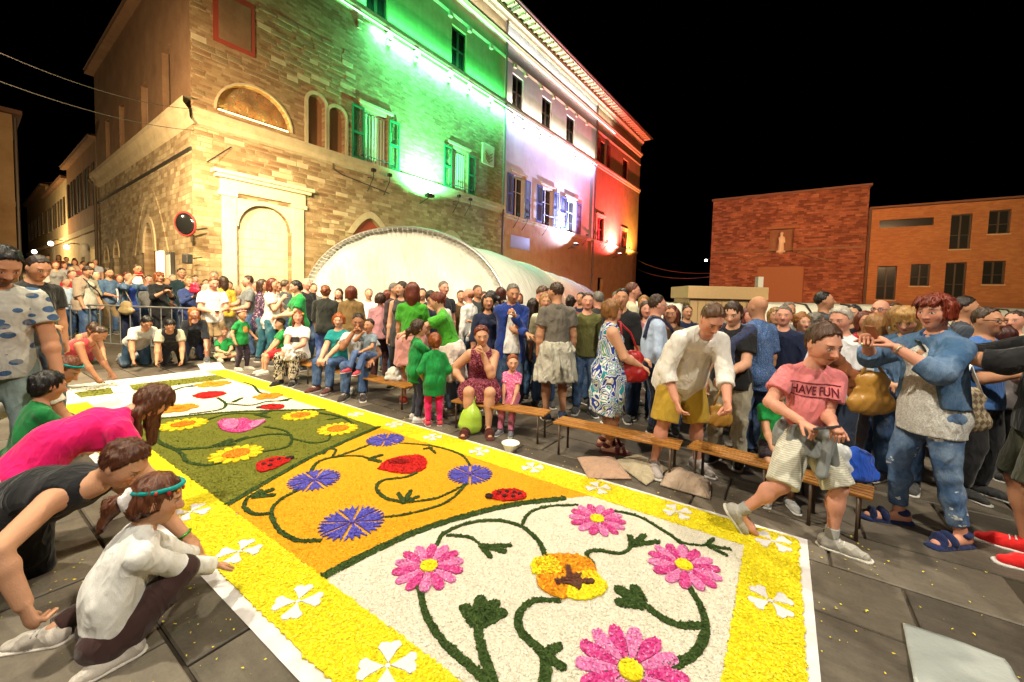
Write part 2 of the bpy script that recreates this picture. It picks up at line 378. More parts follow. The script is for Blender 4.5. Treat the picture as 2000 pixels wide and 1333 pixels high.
SKIN = dict(fair=(.62, .34, .22), tan=(.50, .25, .14), mid=(.56, .30, .18), dark=(.36, .17, .09), rosy=(.64, .31, .21))
ARM = dict(down=(.135, .02, .41), belly=(.04, .16, .60), chest=(.035, .19, .70), phone=(.025, .21, .74), face=(.045, .22, .885), hip=(.145, .02, .53), chin=(.03, .135, .775),
           fold=(-.06, .12, .655), lap=(.035, .20, .33), clasp=(.012, .17, .57), back=(.05, -.10, .53), high=(.07, .20, .93), front=(.05, .25, .60), rest=(.12, .10, .46))
NPEOPLE = [0]

def person(label, px=None, depth=None, top=None, H=None, at=None, face=180, pose='stand', lean=0, side=0, twist=0, head=(0, 0, 0), hands=('down', 'down'), poles=None,
           feet=None, pelvis=None, kpole=None, footdir=None, child=False, skin='mid', build=1., fem=False, belly=0., hair=None, top_c=None, bottom=None, shoes=(.05, .05, .05),
           beard=0., lod=1, group=None, curl=(.5, .5), palm=None, glasses=None, curve=0., extras=(), hpitch=None, sole=None, bust=None, fall=0., fw=False, hs=None):
    NPEOPLE[0] += 1; sd = NPEOPLE[0]; rs = np.random.RandomState(sd*7+3)
    if px is not None and at is None:
        q = at_depth(px, top, depth); z0 = ramp(q); pos = V3([q[0], q[1], z0]); H = H or min(float(q[2])-z0, 1.9)
    else: pos = V3([at[0], at[1], at[2] if len(at) > 2 else 0.])
    if not fw: face = face + math.degrees(math.atan2(pos[0], pos[1]))     # facing is given relative to the viewer unless fw
    if fem and bust is None: bust = 1.
    hs = hs or (.137 if not child else .145 + .046*max(0, min(1, (1.62-H)/.75)))       # head height / H
    hh = hs*H
    g = H*(1 - hs*1.13)/(1-.137*1.13)*1.0                                      # body scale under the chin
    U = g
    l_ua, l_fa, l_th, l_sh = .172*U, .150*U, .238*U, .235*U
    sw = (.100 if not fem else .089)*U*(.94 if child else 1); hw = .052*U
    # pelvis
    pv = {'stand': (0, 0, .525), 'sit': (0, 0, .285), 'kneel': (0, 0, .30), 'floor': (0, 0, .075)}[pose] if pelvis is None else pelvis
    pv = V3(pv)*U
    if feet is None:
        feet = {'stand': ((.065, rs.uniform(-.03, .04), 0), (-.065, rs.uniform(-.03, .04), 0)), 'sit': ((.07, .25, 0), (-.07, .25, 0)), 'kneel': ((.07, -.26, .035), (-.07, -.26, .035)),
                'floor': ((.10, .22, .02), (-.10, .24, .02))}[pose]
    if kpole is None: kpole = {'stand': ((.12, 1, 0), (-.12, 1, 0)), 'sit': ((.1, 1, .6), (-.1, 1, .6)), 'kneel': ((.15, 1, -.4), (-.15, 1, -.4)), 'floor': ((1.2, .5, .35), (-1.2, .5, .35))}[pose]
    R0 = rotm((0, 0, 1), 0)
    Rt = rotm((0, 1, 0), side) @ rotm((1, 0, 0), -lean)                        # torso frame
    T = Rt @ V3([0, 0, 1]); Rs = Rt @ rotm((0, 0, 1), twist)
    rx, fy = Rs @ V3([1, 0, 0]), Rs @ V3([0, 1, 0])
    nb = pv + T*.305*U                                                          # neck base
    mid = pv + T*.13*U - (Rt @ V3([0, 1, 0]))*curve*.06*U
    ch = pv + T*.225*U - (Rt @ V3([0, 1, 0]))*curve*.03*U
    shl = [nb - T*.032*U + rx*sw*s for s in (1, -1)]
    build = (1+(build-1)*.6)*.97; 
    hip = [pv + (Rt @ V3([1, 0, 0]))*hw*s*.9 + V3([0, 0, -.01*U]) for s in (1, -1)]
    hip = [pv + V3([hw*s, 0, -.012*U]) for s in (1, -1)]
    # head
    hy, hp_, hr = head
    Rh = rotm((0, 0, 1), -hy) @ rotm((1, 0, 0), -hp_) @ rotm((0, 1, 0), hr)
    nd = nrm(T*.55 + V3([0, 0, .55]) + Rh @ V3([0, 0, .5])) if lean < 70 else nrm(T*.8+Rh @ V3([0, 0, .45]))
    hb = nb + nd*.045*U
    hc = hb + Rh @ V3([0, .10, .50])*hh
    def hp(v): return hc + Rh @ (V3(v)*hh)
    # arms
    el, wr, hd = [], [], []
    for i, s in enumerate((1, -1)):
        t = hands[i]
        if isinstance(t, str):
            v = V3(ARM[t])*U; v[0] *= s
            if pose != 'stand' or lean > 12: # carry the preset with the torso
                v = pv + Rt @ (v - V3([0, 0, .525*U])) if t not in ('lap',) else v
            tgt = v
            if t not in ('down', 'back', 'hip', 'rest') and pose == 'stand' and lean <= 12: tgt = rotm((0, 0, 1), twist) @ v
        elif t[0] == 'g': tgt = rotm((0, 0, 1), face) @ (gp(t[1], t[2], t[3])-pos)
        else: tgt = V3(t)*U
        pl = V3([s*.6, -.7, -.5]) if poles is None or poles[i] is None else V3(poles[i])
        if isinstance(t, str) and t == 'hip': pl = V3([s, -.6, 0])
        if isinstance(t, str) and t in ('chest', 'phone', 'face', 'chin', 'high', 'clasp', 'belly', 'fold'): pl = V3([s*.55, -.15, -1])
        e, w = ik(shl[i], tgt, l_ua, l_fa, pl); el.append(e); wr.append(w)
    kn, an = [], []
    for i, s in enumerate((1, -1)):
        ft = V3(feet[i])*U + V3([0, 0, .048*U]); k, a = ik(hip[i], ft, l_th, l_sh, kpole[i]); kn.append(k); an.append(a)
    fdir = []
    for i, s in enumerate((1, -1)):
        if footdir is not None: d = nrm(footdir[i])
        elif pose == 'kneel': d = nrm((0, -.6, -.5))
        else: d = nrm((s*.18, 1, 0))
        fdir.append(d)
    bw = build*U; fwd = Rt @ V3([0, 1, 0])
    hipw = (.083 if not fem else .092)*bw; wst = (.074 if not fem else .068)*bw*(1+.25*belly); cst = (.088 if not fem else .080)*bw
    if child: hipw, wst, cst = .076*bw, .075*bw, .078*bw
    FL = 1.45
    def torso(F, o=0., k=.03, lo=True, neck=True, hem=None):
        kk = k*U/1.7
        if lo: F.cone(pv+V3([0, 0, -.02*U]), mid, hipw+o, wst+o, k*1.2, fwd, 1.3)
        F.cone(mid, ch, wst+o, cst+o, k*1.3, fwd, FL-.1)
        F.cone(ch, nb-T*.05*U, cst+o, .070*bw+o, k*1.3, fy, FL)
        F.cone(shl[0]-rx*.012*U, shl[1]+rx*.012*U, .033*bw+o*.7, .033*bw+o*.7, k)
        F.cone(nb-T*.03*U+rx*.05*U, nb+T*.018*U, .032*bw+o*.6, .03*bw+o*.4, k); F.cone(nb-T*.03*U-rx*.05*U, nb+T*.018*U, .032*bw+o*.6, .03*bw+o*.4, k)
        if bust:
            for s in (1, -1): F.ell(ch+rx*.038*U*s+fy*.042*U*bust-T*.006*U, Rs, V3([.036, .036, .036])*U*(.7+.3*bust)*build+o*.8, k)
        if belly > 0: F.ell(pv*.45+mid*.55+fwd*.045*U*belly, Rt, V3([.075, .06, .08])*U*build*(.6+.4*belly)+o, k*1.6)
        for s in (1, -1):    # buttocks
            if lo: F.ell(pv+V3([hw*.85*s, 0, -.015*U])-(fwd*.036*U), Rt, V3([.048, .048, .055])*bw+o*.9, k)
    def limbs_r(i, o=0.):
        return ((.034*bw+o, .027*bw+o), (.027*bw+o, .0185*U+o))
    # ---------------- body
    B = Field(); detail = lod >= 1
    B.ell(hp((0, -.06, .12)), Rh, V3([.335, .40, .38])*hh, .0)
    B.ell(hp((0, .09, -.16)), Rh, V3([.265, .285, .32])*hh, .06*hh/.22)
    B.ell(hp((0, .20, -.385)), Rh, V3([.13, .12, .105])*hh, .035)
    for s in (1, -1):
        B.ell(hp((.165*s, .215, -.09)), Rh, V3([.10, .10, .12])*hh, .02)
        B.ell(hp((.335*s, -.03, -.03)), Rh, V3([.045, .09, .125])*hh, .008)
    if detail:
        B.cone(hp((-.15, .315, .10)), hp((.15, .315, .10)), .045*hh, .045*hh, .02)
        for s in (1, -1):
            B.ell(hp((.14*s, .435, .015)), Rh, V3([.085, .09, .06])*hh, .012, 's')
            B.ell(hp((.14*s, .325, .005)), Rh, V3([.06, .055, .045])*hh, .003)
        B.cone(hp((0, .355, .03)), hp((0, .455, -.135)), .034*hh, .058*hh, .015)
        for s in (1, -1): B.ell(hp((.055*s, .405, -.15)), Rh, V3([.035, .04, .03])*hh, .008)
        B.cone(hp((-.06, .345, -.252)), hp((.06, .345, -.252)), .028*hh, .028*hh, .008)
        B.cone(hp((-.05, .338, -.298)), hp((.05, .338, -.298)), .030*hh, .030*hh, .006)
        B.cone(hp((-.10, .352, -.276)), hp((.10, .352, -.276)), .010*hh, .010*hh, .006, op='s')
    else: B.cone(hp((0, .36, .02)), hp((0, .45, -.13)), .04*hh, .06*hh, .02)
    nr = .031*bw if not fem else .027*bw
    if child: nr = .027*U
    B.cone(nb-T*.01*U, hp((0, -.10, -.22)), nr*1.15, nr, .03)
    torso(B)
    for i, s in enumerate((1, -1)):
        (a1, a2), (b1, b2) = limbs_r(i)
        B.cone(shl[i], el[i], a1, a2, .025); B.cone(el[i], wr[i], b1, b2, .015); B.ell(el[i]*.7+wr[i]*.3, np.eye(3), V3([.029]*3)*bw*.98, .02)
        fd = nrm(wr[i]-el[i])
        # hand
        pn = palm[i] if palm is not None and palm[i] is not None else None
        if pn is None: pn = nrm(np.cross(fd, nrm(np.cross(V3([-s, .2, 0]), fd)))) if abs(fd[2]) > .6 else V3([0, 0, -1.])
        pn = V3(pn, float); hdv = fd
        if isinstance(pn, np.ndarray) and len(pn) == 6: hdv = nrm(pn[3:]); pn = pn[:3]
        pn = nrm(pn - (pn@hdv)*hdv); sd_ = nrm(np.cross(pn, hdv))*1.0     # across the palm
        # thumb side: towards body/front
        th = sd_ if (np.cross(pn, hdv)@V3([0, 0, 0.])) > 0 else sd_
        th = sd_*(1 if s > 0 else -1)
        hl = .105*U; cu = curl[i]
        pc = wr[i]+hdv*.24*hl
        B.cone(wr[i]+hdv*.08*hl, wr[i]+hdv*.46*hl, .19*hl, .235*hl, .01, pn, 2.1)
        if detail:
            for q in range(4):
                off = (q-1.5)*.125*hl; fl_ = (.46, .52, .49, .38)[q]*hl if True else 0
                b0 = wr[i]+hdv*.45*hl - th*off*1.0
                a1_ = cu*55; d1 = rotm(np.cross(hdv, pn), a1_) @ hdv
                d2 = rotm(np.cross(hdv, pn), a1_+cu*75) @ hdv
                m1 = b0 + d1*fl_*.5; m2 = m1 + d2*fl_*.5
                fr = .055*hl
                B.cone(b0, m1, fr, fr*.95, .002); B.cone(m1, m2, fr*.92, fr*.78, .0015)
            t0 = wr[i]+hdv*.16*hl+th*.15*hl; d1 = nrm(hdv*.75+th*.8*(1-.4*cu)+pn*(.2+.5*cu)); t1 = t0+d1*.27*hl; t2 = t1+nrm(d1+hdv*.6+pn*cu*.6)*.24*hl
            B.cone(t0, t1, .085*hl, .068*hl, .006); B.cone(t1, t2, .066*hl, .052*hl, .002)
        else:
            d1 = rotm(np.cross(hdv, pn), cu*60) @ hdv
            B.cone(wr[i]+hdv*.45*hl, wr[i]+hdv*.45*hl+d1*.4*hl, .2*hl, .13*hl, .01, pn, 2.0)
        hd.append((wr[i]+hdv*.5*hl, hdv, pn, th, hl))
        # legs
        lr = .050*bw*(1.06 if fem else 1)
        B.cone(hip[i], kn[i], lr*1.12, .034*bw, .03); B.cone(kn[i], an[i], .034*bw, .020*U, .02)
        cb = -nrm(np.cross(np.cross(an[i]-kn[i], fdir[i]), an[i]-kn[i])) if np.linalg.norm(np.cross(an[i]-kn[i], fdir[i])) > 1e-4 else V3([0, -1, 0])
        B.ell(kn[i]*.68+an[i]*.32-cb*0+(-fdir[i])*.008*U, np.eye(3), V3([.034, .036, .05])*bw, .03)
        heel = an[i]-fdir[i]*.025*U+V3([0, 0, -.022*U]) if abs(fdir[i][2]) < .3 else an[i]
        ball = an[i]+fdir[i]*.085*U+(V3([0, 0, -.03*U]) if abs(fdir[i][2]) < .3 else 0)
        B.cone(heel, ball, .022*U, .021*U, .02); B.cone(ball, ball+fdir[i]*.03*U, .024*U, .017*U, .01, (0, 0, 1), 1.5)
    hc_f = [(hc, .62*hh, (.0042 if lod >= 3 else .0056 if lod == 2 else .0085 if lod == 1 else .013))]
    if lod >= 2:
        for q in hd: hc_f.append((q[0], .8*q[4], hc_f[0][2]))
    h = {0: .026, 1: .02, 2: .016, 3: .013}[lod]
    if child: h *= .8
    P, F = B.mesh(h, hc_f)
    root = bpy.data.objects.new('person', None); COL.objects.link(root); root.empty_display_size = .2
    root.location = pos; root.rotation_euler = (0, 0, -math.radians(face))
    root['label'] = label; root['category'] = 'person'
    if group: root['group'] = group
    def add(name, P, F, mat, color=None, alpha=1., smooth=True, parent=None):
        if len(P) == 0: return None
        me = mesh_np(name, P, F, smooth); me.materials.append(MAT[mat] if isinstance(mat, str) else mat)
        o = bpy.data.objects.new(name, me); COL.objects.link(o); o.parent = parent or root
        if color is not None: o.color = (*color, alpha)
        return o
    sk = SKIN[skin] if isinstance(skin, str) else skin
    body = add('body', P, F, 'skin', sk, beard)
    at_ = body.data.attributes.new('hp', 'FLOAT_VECTOR', 'POINT'); at_.data.foreach_set('vector', (((P-hc)@Rh)/hh).astype(np.float32).ravel())
    ctx = dict(root=root, hp=hp, hc=hc, Rh=Rh, hh=hh, U=U, nb=nb, pv=pv, mid=mid, ch=ch, shl=shl, el=el, wr=wr, hd=hd, hip=hip, kn=kn, an=an, T=T, fwd=fwd, rx=rx, fy=fy, add=add, Rt=Rt, Rs=Rs, sd=sd, h=h, H=H, fdir=fdir, pos=pos, face=face)
    gh = h*.82
    # ---------------- top: dict(c=, sl=none/short/elbow/long, hem=(.0 hip), loose=, mat=, neck=)
    tops = top_c if isinstance(top_c, (list, tuple)) else ([top_c] if top_c else [])
    for tp in tops:
        o = tp.get('o', .008)*U; lz = tp.get('loose', .010)*U
        F_ = Field(); torso(F_, o, k=.035, lo=False)
        hem = tp.get('hem', -.045)                                    # along the torso from the pelvis, units of U; below 0 = over the hips
        hp_pt = pv + T*hem*U if pose == 'stand' or hem > 0 else pv + T*hem*U
        hr = max(hipw, wst)+o+lz*1.25
        if hem < .06:
            F_.cone(mid, pv+T*max(hem, -.02)*U, wst+o+lz*1.3, hr, .05, fwd, 1.22, cut=(hem >= -.02))
            if hem < -.02: F_.cone(pv, hp_pt, hr, hr*(1+tp.get('flare', .02)), .03, fwd, 1.22, cut=True)
            for s in (1, -1): F_.ell(pv+V3([hw*.85*s, 0, -.01*U])-(fwd*.036*U), Rt, V3([.05, .05, .055])*bw+o+lz*.7, .03) if hem < -.03 else None
            F_.plane(pv+T*hem*U, -T) if lean < 100 else None
        else: F_.plane(pv+T*hem*U, -T)
        sl = tp.get('sl', 'short')
        for i, s in enumerate((1, -1)):
            so = o*.8 + tp.get('sloose', .007 if sl not in ('long', 'rolled') else .0)*U
            if sl == 'short': F_.cone(shl[i], shl[i]+(el[i]-shl[i])*tp.get('slen', .62), .034*bw+so*.55, .031*bw+so*1.25, .018, cut=True)
            elif sl == 'elbow': F_.cone(shl[i], el[i], .034*bw+so*.6, .029*bw+so*.9, .018); F_.cone(el[i], el[i]+(wr[i]-el[i])*.3, .029*bw+so*.9, .028*bw+so, .02, cut=True)
            elif sl in ('long', 'rolled'):
                e_ = .97 if sl == 'long' else .45
                F_.cone(shl[i], el[i], .034*bw+so*.7, .028*bw+so, .018); F_.cone(el[i], el[i]+(wr[i]-el[i])*e_, .028*bw+so, .020*U+so+(.007*U if sl == 'rolled' else 0), .02, cut=True)
            elif sl == 'none': F_.ell(shl[i]+rx*.03*U*s, np.eye(3), V3([.058, .058, .07])*U, .008, 's')
        nk = tp.get('neck', .038)
        F_.ell(nb+T*.028*U+fy*.02*U, Rs, V3([nk*1.05, nk*1.15, tp.get('vee', .03)])*U, .006, 's')
        if tp.get('open'):       # an open jacket: a slit down the front
            F_.cone(nb+fy*.07*U, pv+T*(hem-.1)*U+fwd*.16*U, .012*U, tp['open']*U, .01, rx, .55, op='s')
        P, F = F_.mesh(gh, None, (tp.get('wr', .0021)*U, .11*U/1.7*1.7, sd, (1, 1, .6)))
        ob = add(tp.get('name', 'shirt'), P, F, tp.get('mat', 'cloth'), tp.get('c'))
        ctx['shirt'] = ob
        if tp.get('collar'):
            C_ = Field(); C_.cone(nb-T*.004*U, nb+T*.022*U+fy*.004*U, nr*1.15+.017*U, nr+.014*U, .004, cut=True); C_.cone(nb-T*.02*U, nb+T*.05*U, nr+.006*U, nr+.006*U, 0, op='s'); C_.cone(nb+fy*.02*U-T*.01*U, nb+fy*.09*U+T*.02*U, .012*U, .02*U, .004, op='s')
            P, F = C_.mesh(gh*.6); add('collar', P, F, tp.get('mat', 'cloth'), tp.get('cc', tp.get('c')), parent=ob)
    # ---------------- bottoms
    bt = bottom
    if bt:
        kind = bt.get('kind', 'long'); o = bt.get('o', .008)*U; F_ = Field(); lz = bt.get('loose', .006)*U
        if kind in ('skirt', 'dress'):
            hz = bt.get('hem', .27)*U; up = mid if kind == 'dress' else pv+T*.05*U
            fl = bt.get('flare', .02)*U
            if pose == 'stand':
                b_ = V3([pv[0], pv[1], hz]); F_.cone(up, pv, wst+o+lz, hipw+o+lz+.012*U, .05, fwd, 1.25); F_.cone(pv, b_, hipw+o+lz+.01*U, hipw+o+lz+fl, .04, fwd, 1.2, cut=True)
                for s in (1, -1): F_.ell(pv+V3([hw*.85*s, 0, -.015*U])-(fwd*.036*U), Rt, V3([.05, .05, .055])*bw+o+lz*.4, .03)
            else:
                kc = (kn[0]+kn[1])/2; e_ = pv+(kc-pv)*bt.get('len', .95); lat = nrm(kn[0]-kn[1])
                F_.cone(pv, mid, hipw+o, wst+o, .04, fwd, 1.25)
                for i in (0, 1): F_.cone(hip[i], hip[i]+(kn[i]-hip[i])*bt.get('len', .95), .066*bw+o, .05*bw+o+lz, .06, cut=True)
                F_.cone(pv, e_, .06*bw+o, .05*bw+o, .06, cut=True)
                for s in (1, -1): F_.ell(pv+V3([hw*.85*s, 0, -.015*U])-(fwd*.03*U), Rt, V3([.055, .05, .055])*bw+o, .03)
            if kind == 'dress': pass
        else:
            F_.cone(pv+V3([0, 0, -.02*U]), pv+T*bt.get('rise', .062)*U, hipw+o, wst+.004*U+o*.6, .04, fwd, 1.34, cut=True)
            for s in (1, -1): F_.ell(pv+V3([hw*.85*s, 0, -.015*U])-(fwd*.036*U), Rt, V3([.048, .048, .055])*bw+o, .03)
            lr = .050*bw*(1.06 if fem else 1)
            for i in (0, 1):
                if kind in ('shorts', 'knee'):
                    e_ = bt.get('len', .62 if kind == 'shorts' else .93); kr = .034*bw+o+lz*2.2+.008*U
                    F_.cone(hip[i], hip[i]+(kn[i]-hip[i])*e_, lr*1.13+o, lr*1.13+o+(kr-lr*1.13-o)*e_, .025, cut=True)
                else:
                    e_ = bt.get('len', .96 if kind == 'long' else .6); 
                    F_.cone(hip[i], kn[i], lr*1.13+o, .033*bw+o*.8+lz, .025)
                    r2 = bt.get('cuff', .026)*U+o+lz; F_.cone(kn[i], kn[i]+(an[i]-kn[i])*e_, .033*bw+o*.8+lz, .033*bw+o+lz+(r2-.033*bw-o-lz)*e_, .02, cut=True)
                    F_.ell(kn[i]*.68+an[i]*.32-fdir[i]*.008*U, np.eye(3), V3([.034, .036, .05])*bw+o*.9, .02)
        P, F = F_.mesh(gh, None, (bt.get('wr', .002)*U, .10*U, sd+99, (1, 1, .7)) )
        nm = bt.get('name', {'skirt': 'skirt', 'dress': 'skirt', 'shorts': 'shorts', 'knee': 'shorts'}.get(kind, 'trousers'))
        ctx['bottom'] = add(nm, P, F, bt.get('mat', 'cloth'), bt.get('c'))
    # ---------------- shoes
    if shoes is not None:
        sc_, sm = (shoes, 'cloth') if not isinstance(shoes, dict) else (shoes['c'], shoes.get('mat', 'cloth'))
        kindS = 'shoe' if not isinstance(shoes, dict) else shoes.get('kind', 'shoe')
        for i in (0, 1):
            d = fdir[i]; a = an[i]; upv = V3([0, 0, 1.]) if abs(d[2]) < .3 else nrm(kn[i]-an[i]-((kn[i]-an[i])@d)*d)
            zb = a - upv*.044*U
            S_ = Field()
            if kindS == 'shoe':
                S_.cone(a-upv*.012*U, a-upv*.020*U-d*.018*U, .030*U, .031*U, .02); S_.cone(a-upv*.028*U-d*.012*U, a-upv*.027*U+d*.075*U, .031*U, .028*U, .02); S_.cone(a-upv*.03*U+d*.07*U, a-upv*.033*U+d*.115*U, .030*U, .021*U, .015, upv, 1.25)
                S_.plane(a+upv*.012*U, upv)
            else:
                S_.cone(a-upv*.046*U-d*.03*U, a-upv*.046*U+d*.12*U, .029*U, .032*U, .01, upv, 1.9)
                S_.cone(a-upv*.024*U+d*.055*U-rx*0, a-upv*.02*U+d*.064*U, .034*U, .034*U, .005, d, 2.4)
                S_.cone(a-upv*.02*U+d*.10*U, a-upv*.03*U+d*.106*U, .031*U, .031*U, .005, d, 2.6)
                S_.cone(a-upv*.002*U-d*.01*U, a+upv*.004*U-d*.01*U, .029*U, .029*U, .005, upv, 2.)
            S_.plane(zb-upv*.006*U, -upv)
            P, F = S_.mesh(gh*.62); so_ = add('shoe', P, F, sm, sc_)
            if sole is not None or kindS == 'shoe':
                S_ = Field(); S_.cone(a-upv*.044*U-d*.022*U, a-upv*.044*U+d*.118*U, .034*U, .030*U, 0); S_.plane(zb+upv*.004*U, upv); S_.plane(zb-upv*.0065*U, -upv)
                P, F = S_.mesh(gh*.55); add('sole', P, F, 'cloth', sole or (.5, .48, .44), parent=so_)
            if lod >= 2 and kindS == 'shoe':
                sdv = nrm(np.cross(d, upv)); L_ = []
                for q in range(4): c_ = a+d*(.030+.016*q)*U-upv*(-.004+.0045*q)*U; L_.append(ring_tube([c_-sdv*.020*U-upv*.006*U, c_+upv*.002*U, c_+sdv*.020*U-upv*.006*U], .0032*U, 4))
                n0 = 0; VV, FF = [], []
                for v_, f_ in L_: VV.append(v_); FF.append(f_+n0); n0 += len(v_)
                add('laces', np.concatenate(VV), np.concatenate(FF), 'cloth', (.62, .60, .56) if sum(sc_) < 1.2 else (.3, .3, .3), parent=so_)
            if isinstance(shoes, dict) and shoes.get('sock'):
                S_ = Field(); S_.cone(a-upv*.01*U, a+(kn[i]-a)*.22, .026*U, .027*U, .01, cut=True); P, F = S_.mesh(gh*.7); add('sock', P, F, 'cloth', shoes['sock'])
    # ---------------- hair
    if hair:
        st = hair.get('s', 'short'); c = hair.get('c', (.05, .03, .02)); F_ = Field(); vo = hair.get('vol', 1.); e = .028*vo
        hl_ = hair.get('line', .17)          # hairline height on the forehead
        if st == 'bald':
            F_.ell(hp((0, -.10, .0)), Rh, V3([.345, .385, .30])*hh, 0)
            F_.plane(hp((0, 0, .13)), Rh @ V3([0, .25, 1.])); F_.plane(hp((0, .02, 0)), Rh @ V3([0, 1, .1])); F_.plane(hp((0, 0, -.25)), Rh @ V3([0, 0, -1.]))
        else:
            top_e = e + hair.get('topv', .02)
            F_.ell(hp((0, -.07, .13)), Rh, V3([.335+e, .395+e, .375+top_e])*hh, 0)
            if st in ('bob', 'long', 'pony', 'bun', 'curly', 'mane'):
                F_.ell(hp((0, -.14, -.02)), Rh, V3([.35+e, .34+e, .42])*hh, .02)
            # carve the face
            F_.ell(hp((0, .36, -.30)), Rh, V3([.30, .42, .30+.30*1.0+hl_*.9-.05])*hh*V3([1, 1, .86]), .02, 's') if st not in ('short', 'buzz', 'fade') else None
            if st in ('short', 'buzz', 'fade', 'pony', 'bun'):
                F_.plane(hp((0, .40, hl_)), Rh @ V3([0, .62, -.95])) if st in ('short', 'buzz', 'fade') else F_.plane(hp((0, .38, hl_)), Rh @ V3([0, .75, -.85]))
                if st in ('short', 'buzz', 'fade'): F_.plane(hp((0, -.02, -.02)), Rh @ V3([0, .95, -.62])); F_.plane(hp((0, 0, -.26)), Rh @ V3([0, -.1, -1]))
            if st == 'bob':
                ln = hair.get('len', .42)
                for s in (1, -1): F_.cone(hp((.27*s, -.06, .15)), hp((.285*s, -.02, -ln)), (.13+e)*hh, (.125+e)*hh, .03)
                F_.cone(hp((0, -.27, .1)), hp((0, -.25, -ln)), (.24+e)*hh, (.22+e)*hh, .04)
                F_.plane(hp((0, 0, -ln-.04)), Rh @ V3([0, 0, -1]))
            if st in ('curly', 'mane'):
                for q in range(26):
                    v = nrm(rs.normal(size=3)); v[2] = abs(v[2])*1. - .25*rs.rand() if st == 'curly' else v[2]
                    if v[1] > .45 and v[2] < .6: continue
                    F_.ell(hp(V3([.33, .40, .38])*v*(1.02+.1*vo)+V3([0, -.08, .08])), Rh, V3([.11, .11, .11])*hh*(.8+.4*rs.rand())*vo, .012)
            if st in ('long', 'mane'):
                ln = hair.get('len', .55)*1.
                dn = nrm(Rh @ V3([0, 0, -1])*(1-fall)+V3([0, 0, -1])*(.7+fall)) if lean < 40 else V3([0, 0, -1.])
                bk = -(Rh @ V3([0, 1, 0]))
                a0 = hp((0, -.26, .05)); nape = nb - fy*.05*U if lean < 40 else hp((0, -.35, -.3))
                a1 = a0*.0 + hp((0, -.33, -.4)); a1 = a1 if lean < 40 else a0+dn*.4*hh
                a2 = a1 + dn*ln*hh*1.9
                F_.cone(a0, a1, .27*hh*vo, .25*hh*vo, .04, fy if lean < 40 else None, 1.25); F_.cone(a1, a2, .25*hh*vo, .12*hh*vo, .04, fy if lean < 40 else None, 1.5)
                for s in (1, -1):
                    b0 = hp((.27*s, -.04, .1)); b1 = hp((.31*s, -.04, -.45)); F_.cone(b0, b1, .10*hh*vo, .10*hh*vo, .03); F_.cone(b1, b1+dn*ln*hh*1.2+rx*.03*s*hh, .10*hh*vo, .06*hh*vo, .03)
            if st == 'pony':
                b0 = hp(hair.get('tie', (0, -.46, .12))); dn = nrm(Rh @ V3(hair.get('dir', (0, -.45, -1.))))
                F_.ell(b0, Rh, V3([.10, .10, .10])*hh, .02); ln = hair.get('len', .7)*hh
                m_ = b0+nrm(dn+(Rh @ V3([0, -.7, 0])))*ln*.35; F_.cone(b0, m_, .09*hh, .13*hh, .02); F_.cone(m_, m_+nrm(dn+V3([0, 0, -.7]))*ln*.7, .13*hh, .05*hh, .03)
            if st == 'bun': F_.ell(hp(hair.get('tie', (0, -.48, .22))), Rh, V3([.17, .16, .16])*hh, .02)
            if hair.get('fringe'):
                for q in range(5):
                    x = (q-2)*.11; F_.cone(hp((x, .24, .38)), hp((x*1.05+.03, .375, hair['fringe'])), .085*hh, .045*hh, .02)
        P, F = F_.mesh(min(gh*.6, .0125 if lod else .017), None, (.0042*hair.get('n', 1.)*(hh/.22), .03, sd+5, (1.6, 1.6, .35) if st not in ('curly', 'mane') else (1, 1, 1)))
        ns = (0, 150, 480, 1200)[lod] if st not in ('buzz', 'bald') else (0, 60, 200, 400)[lod]
        if ns and len(P) > 20: P, F = strands(P, F, ns, hc, Rh, hh, st, rs, lean)
        ctx['hair'] = add('hair', P, F, 'hair', c, hair.get('dull', 1.))
        if hair.get('bow'):
            W_ = Field(); b0 = hp(V3(hair.get('tie', (0, -.46, .12)))+V3([.12, .02, .06])); W_.ell(b0, Rh, V3([.18, .13, .20])*hh, .02); W_.ell(b0+Rh @ (V3([.09, -.05, -.16])*hh), Rh, V3([.08, .06, .14])*hh, .03); P, F = W_.mesh(.008, None, (.005, .05, sd)); add('hair_bow', P, F, 'cloth', hair['bow'])
        if hair.get('band'):
            bc = hair['band']; M_ = []
            vs, fs = ring_tube([hp(V3([.352*math.sin(t), -.07+.425*math.cos(t), .26-.10*math.cos(t)*-1])) for t in np.linspace(0, 6.28, 29)[:-1]], .05*hh, 6, closed=True)
            add('hair_band', vs, fs, 'cloth', bc)
        if hair.get('flowers'):
            for q in range(hair.get('nf', 9)):
                t = -1.5+3.0*q/(hair.get('nf', 9)-1); c_ = hp(V3([.37*math.sin(t), -.05+.43*math.cos(t), .24+.03*rs.rand()]))
                F_ = Field(); F_.ell(c_, Rh, V3([.07, .05, .07])*hh*rs.uniform(.7, 1.2), 0); P, F = F_.mesh(.008)
                add('crown_flower', P, F, 'cloth', hair['flowers'][q % len(hair['flowers'])])
    if glasses is not None:
        vs, fs = [], []; n0 = 0
        def put(V, Fa):
            nonlocal n0
            vs.append(V); fs.append(Fa+n0); n0 += len(V)
        for s in (1, -1):
            put(*ring_tube([hp((.145*s+.105*math.cos(t), .425-.02*abs(math.cos(t)), .0+.07*math.sin(t))) for t in np.linspace(0, 6.28, 15)[:-1]], .013*hh, 4, closed=True))
            put(*ring_tube([hp((.25*s, .405, .03)), hp((.32*s, .25, .035)), hp((.365*s, -.02, .03))], .013*hh, 4))
        put(*ring_tube([hp((-.04, .43, .02)), hp((.04, .43, .02))], .012*hh, 4))
        add('glasses', np.concatenate(vs), np.concatenate(fs), 'plastic', glasses)
    for fn in extras: fn(ctx)
    return ctx

